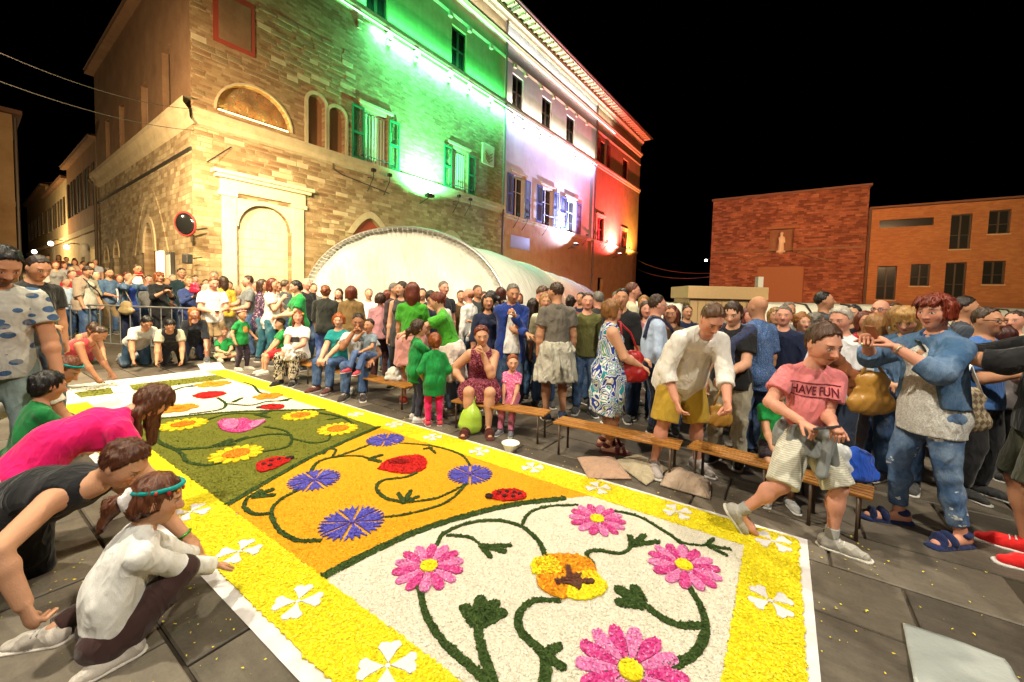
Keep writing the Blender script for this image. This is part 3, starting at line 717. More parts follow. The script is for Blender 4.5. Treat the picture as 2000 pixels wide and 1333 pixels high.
def ring_tube(pts, r, n=6, closed=False):
    pts = [V3(p, float) for p in pts]; m = len(pts); V = []; F = []
    rr = r if hasattr(r, '__len__') else [r]*m
    up = V3([0, 0, 1.])
    for i, p in enumerate(pts):
        a = pts[(i-1) % m] if closed or i > 0 else p; b = pts[(i+1) % m] if closed or i < m-1 else p
        t = nrm(b-a); u = np.cross(t, up); u = nrm(u) if np.linalg.norm(u) > .05 else nrm(np.cross(t, V3([1., 0, 0]))); w = np.cross(t, u)
        for q in range(n):
            an = 6.28318*q/n; V.append(p + (u*math.cos(an)+w*math.sin(an))*rr[i])
    for i in range(m if closed else m-1):
        for q in range(n):
            a = i*n+q; b = i*n+(q+1) % n; j = (i+1) % m; F.append((a, b, j*n+(q+1) % n, j*n+q))
    if not closed:
        for q in range(1, n-2, 2):
            F.append((0, q+2, q+1, q)); k = (m-1)*n; F.append((k, k+q, k+q+1, k+q+2))
    return np.array(V), np.array(F)

def strands(P, F, n, hc, Rh, hh, st, rs, lean):
    """loose locks lying on the hair mass so that its outline and surface break up"""
    from mathutils.kdtree import KDTree
    N = np.zeros_like(P); fn = np.cross(P[F[:, 1]]-P[F[:, 0]], P[F[:, 2]]-P[F[:, 0]])
    for q in range(4): np.add.at(N, F[:, q], fn)
    N /= np.linalg.norm(N, axis=1)[:, None]+1e-12
    kd = KDTree(len(P))
    for i, p in enumerate(P): kd.insert(p, i)
    kd.balance()
    up = Rh @ V3([0, 0, 1.]); bk = Rh @ V3([0, -1., 0]); fr = -bk; short = st in ('short', 'buzz', 'fade', 'bald'); cur = st in ('curly', 'mane')
    crown = hc+Rh @ (V3([0, -.12, .5])*hh); V = [P]; Q = [F]; n0 = len(P)
    ids = rs.randint(0, len(P), n); seg = 4 if short else 6; L = hh*(.16 if short else .42)*(.7 if cur else 1)
    for i in ids:
        p = P[i].copy(); nn = N[i]; w = hh*rs.uniform(.008, .016); pts = []; ln = L*rs.uniform(.5, 1.2); jit = rs.normal(size=3)*(.25 if not cur else 1.); lift = rs.uniform(.2, 1.4)*hh*.012
        for k in range(seg):
            pts.append((p+nn*(lift*(.4+k/seg*(1.4 if k == seg-1 else 1.)))).copy()); pts[-1] = (pts[-1], nn)
            fl = (p-crown); fl = fl/(np.linalg.norm(fl)+1e-9)*.9+V3([0, 0, -.55])+jit if not short else (p-crown)/(np.linalg.norm(p-crown)+1e-9)+fr*.35+jit
            if cur: jit = jit*.3+rs.normal(size=3)*.9
            t = fl-(fl@nn)*nn; t = t/(np.linalg.norm(t)+1e-9); p = p+t*ln/seg; _, j, dd = kd.find(p); nn = nn*.4+N[j]*.6; nn = nn/(np.linalg.norm(nn)+1e-9); p = p*.35+P[j]*.65 if dd < .02 else p
        pp = np.array([a for a, _ in pts]); d = np.gradient(pp, axis=0); sd_ = np.cross(d, np.array([b for _, b in pts])); sd_ /= np.linalg.norm(sd_, axis=1)[:, None]+1e-9; ww = (w*np.sin(np.linspace(.5, 2.9, seg)))[:, None]
        V.append(np.concatenate([pp-sd_*ww, pp+sd_*ww])); Q.append(np.array([(n0+k, n0+k+1, n0+seg+k+1, n0+seg+k) for k in range(seg-1)])); n0 += 2*seg
    return np.concatenate(V), np.concatenate(Q)
# ---------------------------------------------------------------- materials of the place
def mat_slab():
    b = NB('paving', .62, .35); oi = b.n('ObjectInfo'); r = oi.outputs['Random']; n = b.noise(3.5, 6, .65); n2 = b.noise(60, 4, .7); st = b.noise(5, 5, .75, b.vmap((.35, 3., 1)))
    f = b.math('ADD', b.math('MULTIPLY', n, .55), b.math('ADD', b.math('MULTIPLY', r, .34), b.math('MULTIPLY', st, .3)))
    c = b.ramp(f, [(.28, (.038, .031, .024)), (.52, (.10, .083, .064)), (.80, (.20, .17, .13))])
    sp = b.noise(38, 5, .8); sp = b.math('MULTIPLY', b.math('SUBTRACT', sp, .55), 5., clamp=True); c = b.mix(b.math('MULTIPLY', n2, .5), c, b.mix(1., c, (.40, .38, .36), 'MULTIPLY')); b.color(b.mix(b.math('MULTIPLY', sp, .6), c, b.mix(1., c, (.35, .33, .30), 'MULTIPLY')))
    b.rough(b.math('MULTIPLY_ADD', n2, .25, .42)); b.normal(b.bump(b.math('ADD', n2, b.math('MULTIPLY', n, 1.5)), .35, .006))
mat_slab()
def mat_mortar():
    b = NB('pavement', .9, .2); n = b.noise(2.2, 6, .65); t = b.n('TexBrick', i_0=b.vmap((1, 1, 1), (0, 0, math.radians(55.8+90)))); t.inputs['Scale'].default_value = 1; t.inputs['Mortar Size'].default_value = .012
    t.inputs['Brick Width'].default_value = .85; t.inputs['Row Height'].default_value = .5; t.inputs['Color1'].default_value = (.09, .07, .05, 1); t.inputs['Color2'].default_value = (.055, .043, .03, 1); t.inputs['Mortar'].default_value = (.03, .025, .02, 1)
    b.color(b.mix(b.math('MULTIPLY', n, .5), t.outputs[0], (.035, .028, .02))); b.normal(b.bump(b.noise(50, 4), .3, .01))
mat_mortar()
def stone_mat(name, cols, bw, bh, mort, bumpd=.03, patch=1.2, vec=None, axis=0):
    b = NB(name, .88, .2); co = vec or b.obj(); s = b.n('SeparateXYZ', i_0=co); v = b.n('CombineXYZ', i_0=s.outputs[axis], i_1=s.outputs[2], i_2=0.)
    wob = b.n('TexNoise', i_0=v); wob.inputs['Scale'].default_value = 1.3; wv = b.n('VectorMath', operation='MULTIPLY_ADD', i_0=wob.outputs['Color'], i_1=(.22, .10, 0), i_2=v)
    t = b.n('TexBrick', i_0=wv.outputs[0], offset=.43, squash=1.25, squash_frequency=3); t.inputs['Scale'].default_value = 1; t.inputs['Brick Width'].default_value = bw; t.inputs['Row Height'].default_value = bh; t.inputs['Mortar Size'].default_value = bh*.07; t.inputs['Mortar Smooth'].default_value = .4; t.inputs['Bias'].default_value = -.1
    t.inputs['Color1'].default_value = (0, 0, 0, 1); t.inputs['Color2'].default_value = (1, 1, 1, 1); t.inputs['Mortar'].default_value = (.5, .5, .5, 1)
    n = b.noise(patch, 5, .65, v); n2 = b.noise(26, 4, .7, v); n3 = b.noise(.35, 4, .6, v)
    f = b.math('ADD', b.math('MULTIPLY', t.outputs[0], .42), b.math('ADD', b.math('MULTIPLY', b.math('SUBTRACT', n, .3), .75), b.math('MULTIPLY', b.math('SUBTRACT', n2, .5), .35)))
    f = b.math('ADD', f, b.math('MULTIPLY', b.math('SUBTRACT', n3, .5), .6))
    c = b.ramp(f, cols); c = b.mix(t.outputs[1], c, mort); b.color(c)
    h = b.math('ADD', b.math('MULTIPLY', b.math('SUBTRACT', 1., t.outputs[1]), 1.), b.math('MULTIPLY', n2, .8)); b.normal(b.bump(h, .7, bumpd)); return b
stone_mat('facade_stone', [(.1, (.20, .125, .06)), (.38, (.33, .225, .12)), (.62, (.45, .335, .195)), (.95, (.58, .47, .31))], .36, .16, (.28, .195, .105), .022)
stone_mat('facade_brick', [(.1, (.20, .105, .05)), (.4, (.31, .19, .095)), (.65, (.42, .285, .16)), (.95, (.54, .42, .27))], .28, .10, (.27, .175, .09), .016)
stone_mat('side_stone', [(.1, (.20, .125, .06)), (.38, (.34, .245, .135)), (.62, (.46, .36, .22)), (.95, (.58, .49, .34))], .42, .19, (.28, .20, .12), .024, axis=1)
stone_mat('red_brick', [(.15, (.13, .040, .02)), (.4, (.24, .085, .042)), (.65, (.36, .15, .08)), (.9, (.52, .30, .18))], .34, .13, (.18, .085, .05), .025)
stone_mat('orange_brick', [(.15, (.30, .12, .045)), (.5, (.38, .165, .06)), (.9, (.46, .22, .09))], .26, .075, (.28, .14, .07), .008)
def plaster(name, a, c, d, sc=1.1):
    b = NB(name, .9, .2); s = b.n('SeparateXYZ', i_0=b.obj()); v = b.n('CombineXYZ', i_0=s.outputs[0], i_1=s.outputs[2], i_2=s.outputs[1]); n = b.noise(sc, 6, .68, v); n2 = b.noise(18, 4, .7, v); st = b.noise(1.6, 4, .6, b.vmap((2.6, .18, 1), vec=v))
    f = b.math('ADD', b.math('MULTIPLY', n, .6), b.math('ADD', b.math('MULTIPLY', n2, .18), b.math('MULTIPLY', st, .25)))
    b.color(b.ramp(f, [(.3, a), (.52, c), (.75, d)])); b.normal(b.bump(b.math('ADD', n2, b.math('MULTIPLY', n, 2.)), .35, .012))
plaster('plaster_ochre', (.24, .15, .06), (.34, .22, .10), (.42, .30, .16)); plaster('plaster_pale', (.42, .38, .33), (.54, .49, .42), (.64, .59, .51)); plaster('plaster_rust', (.25, .13, .06), (.36, .21, .10), (.44, .28, .15))
plaster('trim_stone', (.34, .25, .14), (.46, .35, .21), (.55, .44, .29), 2.4); plaster('portal_stone', (.46, .37, .23), (.58, .48, .32), (.66, .56, .40), 2.); plaster('street_plaster', (.26, .19, .10), (.38, .29, .17), (.48, .39, .25))
plaster('dark_plaster', (.13, .065, .032), (.20, .105, .055), (.27, .155, .085))
def mat_tent():
    b = NB('tent_canvas', .6, .3); n = b.noise(.9, 5, .65); n2 = b.noise(7, 4, .7); b.color(b.ramp(b.math('ADD', b.math('MULTIPLY', n, .7), b.math('MULTIPLY', n2, .3)), [(.32, (.64, .64, .58)), (.5, (.74, .74, .68)), (.68, (.80, .80, .75))]))
    out = None
    for sc, rot, w in ((.9, (.2, .5, .3), 1.), (1.7, (.3, -.6, 1.1), .6), (3., (0, .2, -.5), .3)):
        m_ = b.noise(sc, 1.2, .5, b.vmap((1.4, 1.4, .5), rot), 1.); r = b.math('SUBTRACT', 1., b.math('ABSOLUTE', b.math('MULTIPLY_ADD', m_, 6., -3.)), clamp=True); r = b.math('MULTIPLY', r, w); out = r if out is None else b.math('ADD', out, r)
    b.normal(b.bump(out, .6, .035))
mat_tent()
def flatm(name, c, rough=.6, spec=.4, emit=None, metal=0.):
    b = NB(name, rough, spec); n = b.noise(22, 4, .6); b.color(b.mix(b.math('MULTIPLY', n, .5), c, tuple(q*.55 for q in c))); b.b.inputs['Metallic'].default_value = metal
    if emit: b.emit(emit[0], emit[1])
flatm('shutter_green', (.02, .16, .07)); flatm('shutter_blue', (.10, .12, .28)); flatm('shutter_red', (.20, .015, .012)); flatm('shutter_brown', (.05, .035, .022)); flatm('iron', (.03, .025, .02), .5, .5); flatm('copper_pipe', (.10, .06, .035), .5, .5)
flatm('window_dark', (.02, .022, .02), .15, .6); flatm('roof_tile', (.17, .08, .045), .85); flatm('window_warm', (.5, .42, .2), .3, .4, ((1, .75, .3), .5)); flatm('curtain', (.52, .50, .36), .9); flatm('white_frame', (.62, .60, .54), .6); flatm('fresco', (.3, .18, .08), .8)
flatm('led_green', (.8, 1, .85), .5, .2, ((.35, 1, .55), 6.)); flatm('led_white', (1, 1, 1), .5, .2, ((.85, .92, 1), 7.)); flatm('led_warm', (1, .9, .6), .5, .2, ((1, .74, .22), 9.)); flatm('lamp_white', (1, 1, 1), .5, .2, ((1, .96, .85), 16.)); flatm('lamp_warm', (1, .9, .7), .5, .2, ((1, .80, .42), 12.)); flatm('shop_white', (.9, .9, .85), .5, .2, ((1, .95, .8), 1.6)); flatm('led_red', (1, .3, .2), .5, .2, ((1, .12, .06), 5.)); flatm('shop_glow', (.9, .8, .5), .5, .2, ((1, .80, .45), 2.2))
flatm('red_panel', (.32, .05, .025), .8); flatm('terracotta_panel', (.28, .12, .05), .85); flatm('steel', (.5, .5, .48), .35, .5, None, .7); flatm('wood_board', (.50, .34, .17), .7); flatm('mirror_dark', (.10, .10, .10), .12, .5, None, .9)
def mat_fresco():
    b = NB('fresco_painting', .8, .2); n = b.noise(2.2, 5, .7, None, 1.6); w = b.n('TexVoronoi', i_0=b.obj()); w.inputs['Scale'].default_value = 2.6
    b.color(b.mix(b.math('MULTIPLY', w.outputs[0], .8), b.ramp(n, [(.34, (.06, .025, .012)), (.45, (.26, .12, .05)), (.55, (.10, .09, .06)), (.66, (.42, .26, .12))]), (.07, .03, .015)))
mat_fresco()

# ---------------------------------------------------------------- ground and paving slabs
tag(MB().add([(-400, -400, -.02), (400, -400, -.02), (400, 400, -.02), (-400, 400, -.02)], [(0, 1, 2, 3)]).build('pavement', 'pavement'), kind='structure')
PAVE = bpy.data.objects['pavement']
CA = math.radians(-55.8); C_O = gp(1577, 1058)[:2]; C_U = np.array([math.sin(CA), math.cos(CA)]); C_B = np.array([-math.cos(CA), math.sin(CA)])
def cw(a, b, z=0.): p = C_O+C_U*a+C_B*b; return np.array([p[0], p[1], z])
def to_ab(p): d = np.asarray(p[:2])-C_O; return np.array([d@C_U, d@C_B])
C_L, C_W = 9.45, 2.42
def ramp(p): a, b = to_ab(p); return max(0., (a-10.8)*.06) if b > -2.6 else 0.
def proj(p):
    q = np.asarray(p, float)-np.array([0, 0, CAM_H]); zz = q@_f; return (CXP+F_PX*(q@_r)/zz, CYP-F_PX*(q@_u)/zz, zz)
tag(MB().add([cw(a, b, max(-.012, (a-10.8)*.06)) for a in (10.7, 90) for b in (-2.6, 14)], [(0, 1, 3, 2)]).add([cw(10.7, -2.6, -.012), cw(90, -2.6, -.012), cw(90, -2.6, 4.752)], [(0, 1, 2)]).build('street', 'pavement'), kind='structure')   # the street climbs away from the square
rng = random.Random(4)
slab_me = []
for k in range(10):
    L, B_ = .85-.016, .5-.016; c = .006; bm = MB(); j = lambda: rng.uniform(-.004, .004)
    top = [(c+j(), c+j()), (L-c+j(), c+j()), (L-c+j(), B_-c+j()), (c+j(), B_-c+j())]; mid = [(0, 0), (L, 0), (L, B_), (0, B_)]
    V = [(x, y, 0.) for x, y in top]+[(x, y, -c) for x, y in mid]+[(x, y, -.03) for x, y in mid]
    F = [(0, 1, 2, 3)]+[(i, i+4, (i+1) % 4+4, (i+1) % 4) for i in range(4)]+[(i+4, i+8, (i+1) % 4+8, (i+1) % 4+4) for i in range(4)]
    me = bpy.data.meshes.new('paving_slab'); me.from_pydata(V, [], F); me.materials.append(MAT['paving']); slab_me.append(me)
cand = []
for r in range(-14, 18):
    for q in range(-9, 18):
        b0 = r*.5-.28; a0 = q*.85+(.43 if r % 2 else 0)+.1*((r*7) % 3)-.1
        cx, cy, _ = cw(a0+.42, b0+.25); d = math.hypot(cx, cy)
        if a0 > .05 and a0+.85 < C_L-.05 and b0 > .05 and b0+.5 < C_W-.05: continue
        p = proj((cx, cy, 0))
        if p[2] < .6 or not (-250 < p[0] < 2250) or p[1] > 1750: continue
        cand.append((d, a0, b0))
cand.sort()
for d, a0, b0 in cand[:300]:
    o = bpy.data.objects.new('paving_slab', rng.choice(slab_me)); COL.objects.link(o); o.parent = PAVE
    p = cw(a0, b0); ang = math.atan2(C_U[1], C_U[0])
    o.location = (p[0]+.0, p[1], rng.uniform(-.0025, .0)); o.rotation_euler = (rng.uniform(-.002, .002), rng.uniform(-.002, .002), ang)

# ---------------------------------------------------------------- the palazzo on the corner
TH = math.radians(36.7); _d = ray(376, 400); PX0, PY0 = _d[0]/_d[1]*14., 14.
PAL = empty('palazzo', (PX0, PY0, 0), math.radians(90)-TH, 'tall stone corner palazzo lit green, white and red, with shuttered windows', 'building')
def IDM(): return (np.eye(3), np.zeros(3))
# second street front, turned about the corner: local frame of the street side expressed in the palazzo frame
TU = math.radians(-54); _rz = math.atan2(-math.cos(TU), -math.sin(TU)) - (math.radians(90)-TH)
SIDE = (np.array([[math.cos(_rz), -math.sin(_rz), 0], [math.sin(_rz), math.cos(_rz), 0], [0, 0, 1.]]), np.zeros(3))
def wall_cells(mb, x0, x1, z0, z1, holes, depth=.35, y=0.):
    """front of a wall with square openings and their reveals"""
    xs = sorted({x0, x1}|{q for h in holes for q in (h[0], h[1]) if x0 < q < x1}); zs = sorted({z0, z1}|{q for h in holes for q in (h[2], h[3]) if z0 < q < z1})
    for i in range(len(xs)-1):
        for j in range(len(zs)-1):
            cx, cz = (xs[i]+xs[i+1])/2, (zs[j]+zs[j+1])/2
            if any(h[0] < cx < h[1] and h[2] < cz < h[3] for h in holes): continue
            mb.add([(xs[i], y, zs[j]), (xs[i+1], y, zs[j]), (xs[i+1], y, zs[j+1]), (xs[i], y, zs[j+1])], [(0, 1, 2, 3)])
    for a, b, c, d in holes:
        mb.add([(a, y, c), (a, y+depth, c), (a, y+depth, d), (a, y, d)], [(0, 1, 2, 3)]); mb.add([(b, y, c), (b, y+depth, c), (b, y+depth, d), (b, y, d)], [(3, 2, 1, 0)])
        mb.add([(a, y, c), (b, y, c), (b, y+depth, c), (a, y+depth, c)], [(0, 1, 2, 3)]); mb.add([(a, y, d), (b, y, d), (b, y+depth, d), (a, y+depth, d)], [(3, 2, 1, 0)])
    return mb
def arch_pts(x0, x1, zs, rise, n=14, pointed=False):
    c = (x0+x1)/2; w = (x1-x0)/2
    if pointed:
        pts = []
        for i in range(n+1):
            t = -1+2*i/n; s = 1-abs(t); zz = zs+rise*math.sin(math.acos(1-min(1, s))*1.0)*1. ; pts.append((c+w*t, zs+rise*(1-(1-s)**1.7)))
        return pts
    return [(c-w*math.cos(math.pi*i/n), zs+rise*math.sin(math.pi*i/n)) for i in range(n+1)]
def spandrel(mb, x0, x1, zs, rise, y0, y1, pointed=False, top=None):
    """fills the corners of a square opening so that it reads as an arch"""
    p = arch_pts(x0, x1, zs, rise, 14, pointed); t = top if top is not None else zs+rise
    m = len(p)//2
    mb.prism([(x0, t)]+p[:m+1]+([(p[m][0], t)] if p[m][1] < t-1e-4 else []), y0, y1); mb.prism(([(p[m][0], t)] if p[m][1] < t-1e-4 else [])+p[m:]+[(x1, t)], y0, y1)
def arch_band(mb, x0, x1, zs, rise, w, y0, y1, pointed=False, n=14):
    a = arch_pts(x0, x1, zs, rise, n, pointed); b = arch_pts(x0-w, x1+w, zs, rise+w, n, pointed)
    for i in range(n): mb.prism([a[i], a[i+1], b[i+1], b[i]], y0, y1)

GA, GB, GC = 17.2, 31.4, 43.8
NICHE = [(3.96, 4.71, 7.78, 9.9), (4.87, 5.64, 7.78, 9.72)]
W_A = [(6.57, 7.92, 7.72, 10.2), (12.3, 13.66, 7.72, 10.15)]
holesA = [(.72, 3.28, 7.96, 9.2)]+NICHE+W_A
GOTH = [(6.07, 7.9, 3.2, 5.15), (11.4, 13.5, 3.2, 5.05)]
PORT = (1.36, 3.24, 0., 4.85)
m = wall_cells(MB(), 0, GA, 0, 7.2, [PORT]+GOTH, .30); spandrel(m, *PORT[:2], PORT[3]-.93, .93, 0.001, .30)
for a, b, c, d in GOTH: spandrel(m, a, b, 4.3, d-4.3, .001, .30, True)
m.build('wall', 'facade_stone', PAL)
m = wall_cells(MB(), 0, GA, 7.2, 14.25, holesA, .32); spandrel(m, .72, 3.28, 7.96, 1.24, .001, .32)
for a, b, c, d in NICHE: spandrel(m, a, b, d-.375, .375, .001, .32)
m.build('wall', 'facade_brick', PAL)
UP = [(6.68, 7.86, 14.75, 17.1), (12.2, 13.42, 14.75, 17.1)]
wall_cells(MB(), 0, GA, 14.25, 20.6, UP, .3).build('wall', 'plaster_ochre', PAL)
WB = [(18.32, 19.78, 7.3, 10.1), (22.15, 23.85, 7.3, 10.15), (26.0, 27.85, 7.3, 10.05)]
UB = [(18.05, 19.35, 14.75, 17.0), (21.85, 23.25, 14.75, 17.0), (25.7, 27.15, 14.75, 17.0)]
wall_cells(MB(), GA, GB, 7.2, 20.6, WB+UB, .3).build('wall', 'plaster_pale', PAL)
wall_cells(MB(), GA, GC, 0, 7.2, [(33., 34.2, 0, 3.6)], .3).build('wall', 'plaster_rust', PAL)
WC = [(32.3, 33.9, 7.0, 9.6), (38.7, 40.3, 6.95, 9.2)]; UC = [(32.3, 33.9, 14.75, 17.0), (38.4, 39.9, 14.75, 17.0)]
wall_cells(MB(), GB, GC, 7.2, 20.6, [(a, b, max(c, 7.25), d) for a, b, c, d in WC]+UC, .3).build('wall', 'plaster_rust', PAL)
MB().add([(GC, 0, 0), (GC, 14, 0), (GC, 14, 20.6), (GC, 0, 20.6)], [(0, 1, 2, 3)]).build('end_wall', 'plaster_rust', PAL)
# roof: deep eaves with rafters, tiles above
MB().prism([(4, 20.62), (GC+.5, 20.62), (GC+.5, 20.75), (4, 20.75)], -1.0, .4).build('eave_board', 'trim_stone', PAL)
rf = MB().add([(3.9, -1.1, 20.76), (GC+.6, -1.1, 20.76), (GC+.6, 7, 23.4), (3.9, 7, 23.4)], [(0, 1, 2, 3)]).build('roof', 'roof_tile', PAL)
MB().tube([(3.9, -1.14, 20.72), (GC+.6, -1.14, 20.72)], .09, 8).build('gutter', 'copper_pipe', rf)
rme = MB().box(-.06, .06, -.95, -.02, 20.46, 20.615).build('rafter', 'trim_stone', PAL)
for k in range(1, 64):
    o = rme.copy(); COL.objects.link(o); o.parent = PAL; o.location.x = 4.4+k*.62
rme.location.x = 4.4
# string courses, mouldings and the ledge
def course(z0, z1, out, x0=0, x1=GC, mat='trim_stone', name='string_course'):
    h = (z1-z0); mb = MB(); prof = [(0, z0), (-out*.45, z0+h*.1), (-out*.55, z0+h*.45), (-out, z0+h*.6), (-out, z1), (0, z1+.03)]
    n = len(prof); V = [(x, y, z) for x in (x0, x1) for y, z in prof]; mb.add(V, [(i, i+1, n+i+1, n+i) for i in range(n-1)]+[tuple(range(n-1, -1, -1)), tuple(range(n, 2*n))]); return mb.build(name, mat, PAL)
course(7.2, 7.72, .22, 0, GA); course(6.95, 7.22, .18, GA+.1, GC); course(14.3, 14.72, .20, 4.6, GC); course(18.55, 18.95, .28, 4, GC); course(19.9, 20.4, .4, 4, GC)
course(17.55, 17.7, .08, 4, GC, name='moulding')
for zz, mt, xx in ((14.26, 'led_green', (5.0, GA)), (14.26, 'led_white', (GA+.15, GB)), (18.52, 'led_green', (5., 12.)), (18.52, 'led_white', (12., GB+4))):
    MB().box(xx[0], xx[1], -.235, -.205, zz, zz+.035).build('led_strip', mt, PAL)
for x in (6.3, 7.9, 9.6, 12.0, 13.6, 15.6, 18.2, 19.5, 21.6, 23.4, 25.5, 27.3, 29.3):       # stone brackets below the string course
    br = MB().box(x-.14, x+.14, -.19, -.003, 13.96, 14.29).box(x-.11, x+.11, -.12, -.003, 13.66, 13.96).build('bracket', 'trim_stone', PAL, bevel=.02)
    MB().box(x-.13, x+.13, -.17, -.003, 17.33, 17.55).build('bracket', 'trim_stone', PAL)
# windows, shutters
def window(x0, x1, z0, z1, mat_s, open_=True, surround=True, glass='window_dark', curtain=False, y=.26):
    w = MB().box(x0+.03, x1-.03, y, y+.05, z0+.03, z1-.03).build('window', glass, PAL)
    f = MB(); t = .07
    for a, b, c, d in ((x0, x0+t, z0, z1), (x1-t, x1, z0, z1), (x0, x1, z0, z0+t), (x0, x1, z1-t, z1), ((x0+x1)/2-.04, (x0+x1)/2+.04, z0, z1), (x0, x1, z0+(z1-z0)*.62, z0+(z1-z0)*.62+.05)): f.box(a+.002, b-.002, y-.05, y-.003, c+.002, d-.002)
    f.build('window_frame', 'white_frame' if surround else 'shutter_brown', w)
    if curtain:
        n = 22; V = []; 
        for i in range(n+1):
            x = x0+.1+(x1-x0-.2)*i/n; yy = y-.10+.03*math.sin(i*1.9); V += [(x, yy, z0+.1), (x, yy, z1-.12)]
        MB().add(V, [(2*i, 2*i+2, 2*i+3, 2*i+1) for i in range(n)]).build('curtain', 'curtain', w)
    if surround:
        s = MB(); q = .2
        s.box(x0-q, x0-.003, -.06, .1, z0-.002, z1+q).box(x1+.003, x1+q, -.06, .1, z0-.002, z1+q).box(x0-.002, x1+.002, -.06, .1, z1+.003, z1+q).box(x0-q-.06, x1+q+.06, -.12, .1, z1+q+.002, z1+q+.12)
        s.build('window_surround', 'trim_stone', w)
    sw = (x1-x0)/2*.92
    for sgn in (-1, 1):
        if open_: a0 = x0-.02-sw if sgn < 0 else x1+.02; yy = -.13
        else: a0 = x0+.02 if sgn < 0 else (x0+x1)/2+.01; yy = .12; sw = (x1-x0)/2-.03
        sh = MB(); b0 = a0+sw
        sh.box(a0, a0+.07, yy, yy+.05, z0+.02, z1-.02).box(b0-.07, b0, yy, yy+.05, z0+.02, z1-.02).box(a0+.07, b0-.07, yy, yy+.05, z0+.02, z0+.12).box(a0+.07, b0-.07, yy, yy+.05, z1-.12, z1-.02).box(a0+.07, b0-.07, yy, yy+.05, (z0+z1)/2-.05, (z0+z1)/2+.05)
        so = sh.build('shutter', mat_s, w)
        sl = MB(); k = int((z1-z0)/.075)
        for i in range(k):
            z = z0+.13+(z1-z0-.27)*i/k; sl.add([(a0+.07, yy+.005, z), (b0-.07, yy+.005, z), (b0-.07, yy+.045, z+.055), (a0+.07, yy+.045, z+.055)], [(0, 1, 2, 3), (3, 2, 1, 0)] if False else [(0, 1, 2, 3)])
        s_ = sl.build('slats', mat_s, so); s_['kind'] = 'stuff'
    return w
for h_ in W_A: window(*h_, 'shutter_green', True, True, 'window_dark', True)
for h_ in UP: window(*h_, 'shutter_brown', False, False)
for h_ in WB: window(*h_, 'shutter_blue', True, True, 'window_dark', False)
for h_ in UB: window(*h_, 'shutter_brown', False, False)
window(*UC[0], 'shutter_red', True, False); window(*UC[1], 'shutter_red', False, False); window(WC[0][0], WC[0][1], 7.26, 9.6, 'shutter_red', False, True); window(WC[1][0], WC[1][1], 7.26, 9.2, 'shutter_red', False, True)
# balcony railings and flower brackets below the piano nobile windows
for x in (6.8, 7.7, 12.5, 13.5, 18.5, 19.6, 22.4, 29.3, 32.6, 33.8, 38.9, 40.):
    z = 7.15; b = MB().tube([(x, -.02, z-.75), (x, -.5, z-.15), (x, -.03, z-.1)], .022, 6).tube([(x, -.5, z-.15), (x, -.5, z+.1)], .018, 6).box(x-.09, x+.09, -.58, -.42, z+.1, z+.24); b.build('iron_bracket', 'iron', PAL)
for x0, x1 in ((6.4, 8.1), (12.1, 13.9), (22., 24.), (26., 28.)):
    b = MB().tube([(x0, -.3, 7.95), (x1, -.3, 7.95)], .02, 6).tube([(x0, -.05, 7.95), (x0, -.3, 7.95)], .02, 6).tube([(x1, -.05, 7.95), (x1, -.3, 7.95)], .02, 6)
    for k in range(9): x = x0+(x1-x0)*k/8; b.tube([(x, -.3, 7.73), (x, -.3, 7.95)], .010, 4)
    b.build('railing', 'iron', PAL)
# niches, fresco lunette, portal
for a, b, c, d in NICHE:
    MB().box(a-.01, b+.01, .27, .31, c, d).build('niche_panel', 'terracotta_panel', PAL); m = MB(); arch_band(m, a, b, d-.375, .375, .13, -.07, .04); m.box(a-.13, a, -.07, .04, c, d-.376).box(b, b+.13, -.07, .04, c, d-.376); m.build('niche_arch', 'trim_stone', PAL)
m = MB(); p = arch_pts(.73, 3.27, 7.965, 1.22, 20); m.prism(p, .24, .30); m.build('fresco', 'fresco_painting', PAL)
m = MB(); arch_band(m, .72, 3.28, 7.96, 1.24, .07, -.06, .05, n=20); m.build('lunette_frame', 'trim_stone', PAL)
MB().box(.80, 3.2, .02, .06, 7.975, 8.01).build('led_strip', 'led_warm', PAL)
for a, b, c, d in GOTH:
    MB().box(a-.01, b+.01, .26, .30, c, d).build('arch_panel', 'red_panel', PAL); m = MB(); arch_band(m, a, b, 4.3, d-4.3, .32, -.035, .02, True); m.build('pointed_arch', 'trim_stone', PAL)
PT = MB(); PT.box(.84, 1.3, -.10, 0.02, 0, 4.95).box(3.30, 3.76, -.10, 0.02, 0, 4.95)                      # pilasters
PT.box(.72, 1.34, -.15, .02, 4.951, 5.12).box(3.26, 3.88, -.15, .02, 4.951, 5.12); PT.box(.78, 3.82, -.12, .02, 5.121, 5.56); PT.box(.62, 3.98, -.30, .02, 5.561, 5.68).box(.52, 4.08, -.40, .02, 5.681, 5.82)
PT.build('portal_frame', 'portal_stone', PAL, bevel=.015); m = MB(); spandrel(m, 1.301, 3.299, 3.9, .93, -.06, .02, top=4.95); arch_band(m, 1.36, 3.24, 3.92, .93, .14, -.09, -.02); m.build('portal_arch', 'portal_stone', PAL)
MB().box(1.3, 3.3, .22, .29, 0, 4.9).build('portal_infill', 'portal_stone', PAL)
rng = random.Random(8)
for r in range(13):                                                                                     # block courses of the walled-up door
    z = .35*r; x = 1.38+rng.uniform(-.2, 0)
    while x < 3.2:
        w = rng.uniform(.45, .8); a, b = max(x, 1.38), min(x+w, 3.22)
        if b-a > .1:
            zt = min(z+.35, 4.82); c = abs((a+b)/2-2.3)
            if zt < 3.92 or (c/.94)**2+((zt-3.92)/.92)**2 < .8: MB().box(a+.008, b-.008, .205+rng.uniform(-.012, .008), .221, z+.008, zt-.008).build('stone_block', 'portal_stone', PAL, bevel=.008)
        x += w
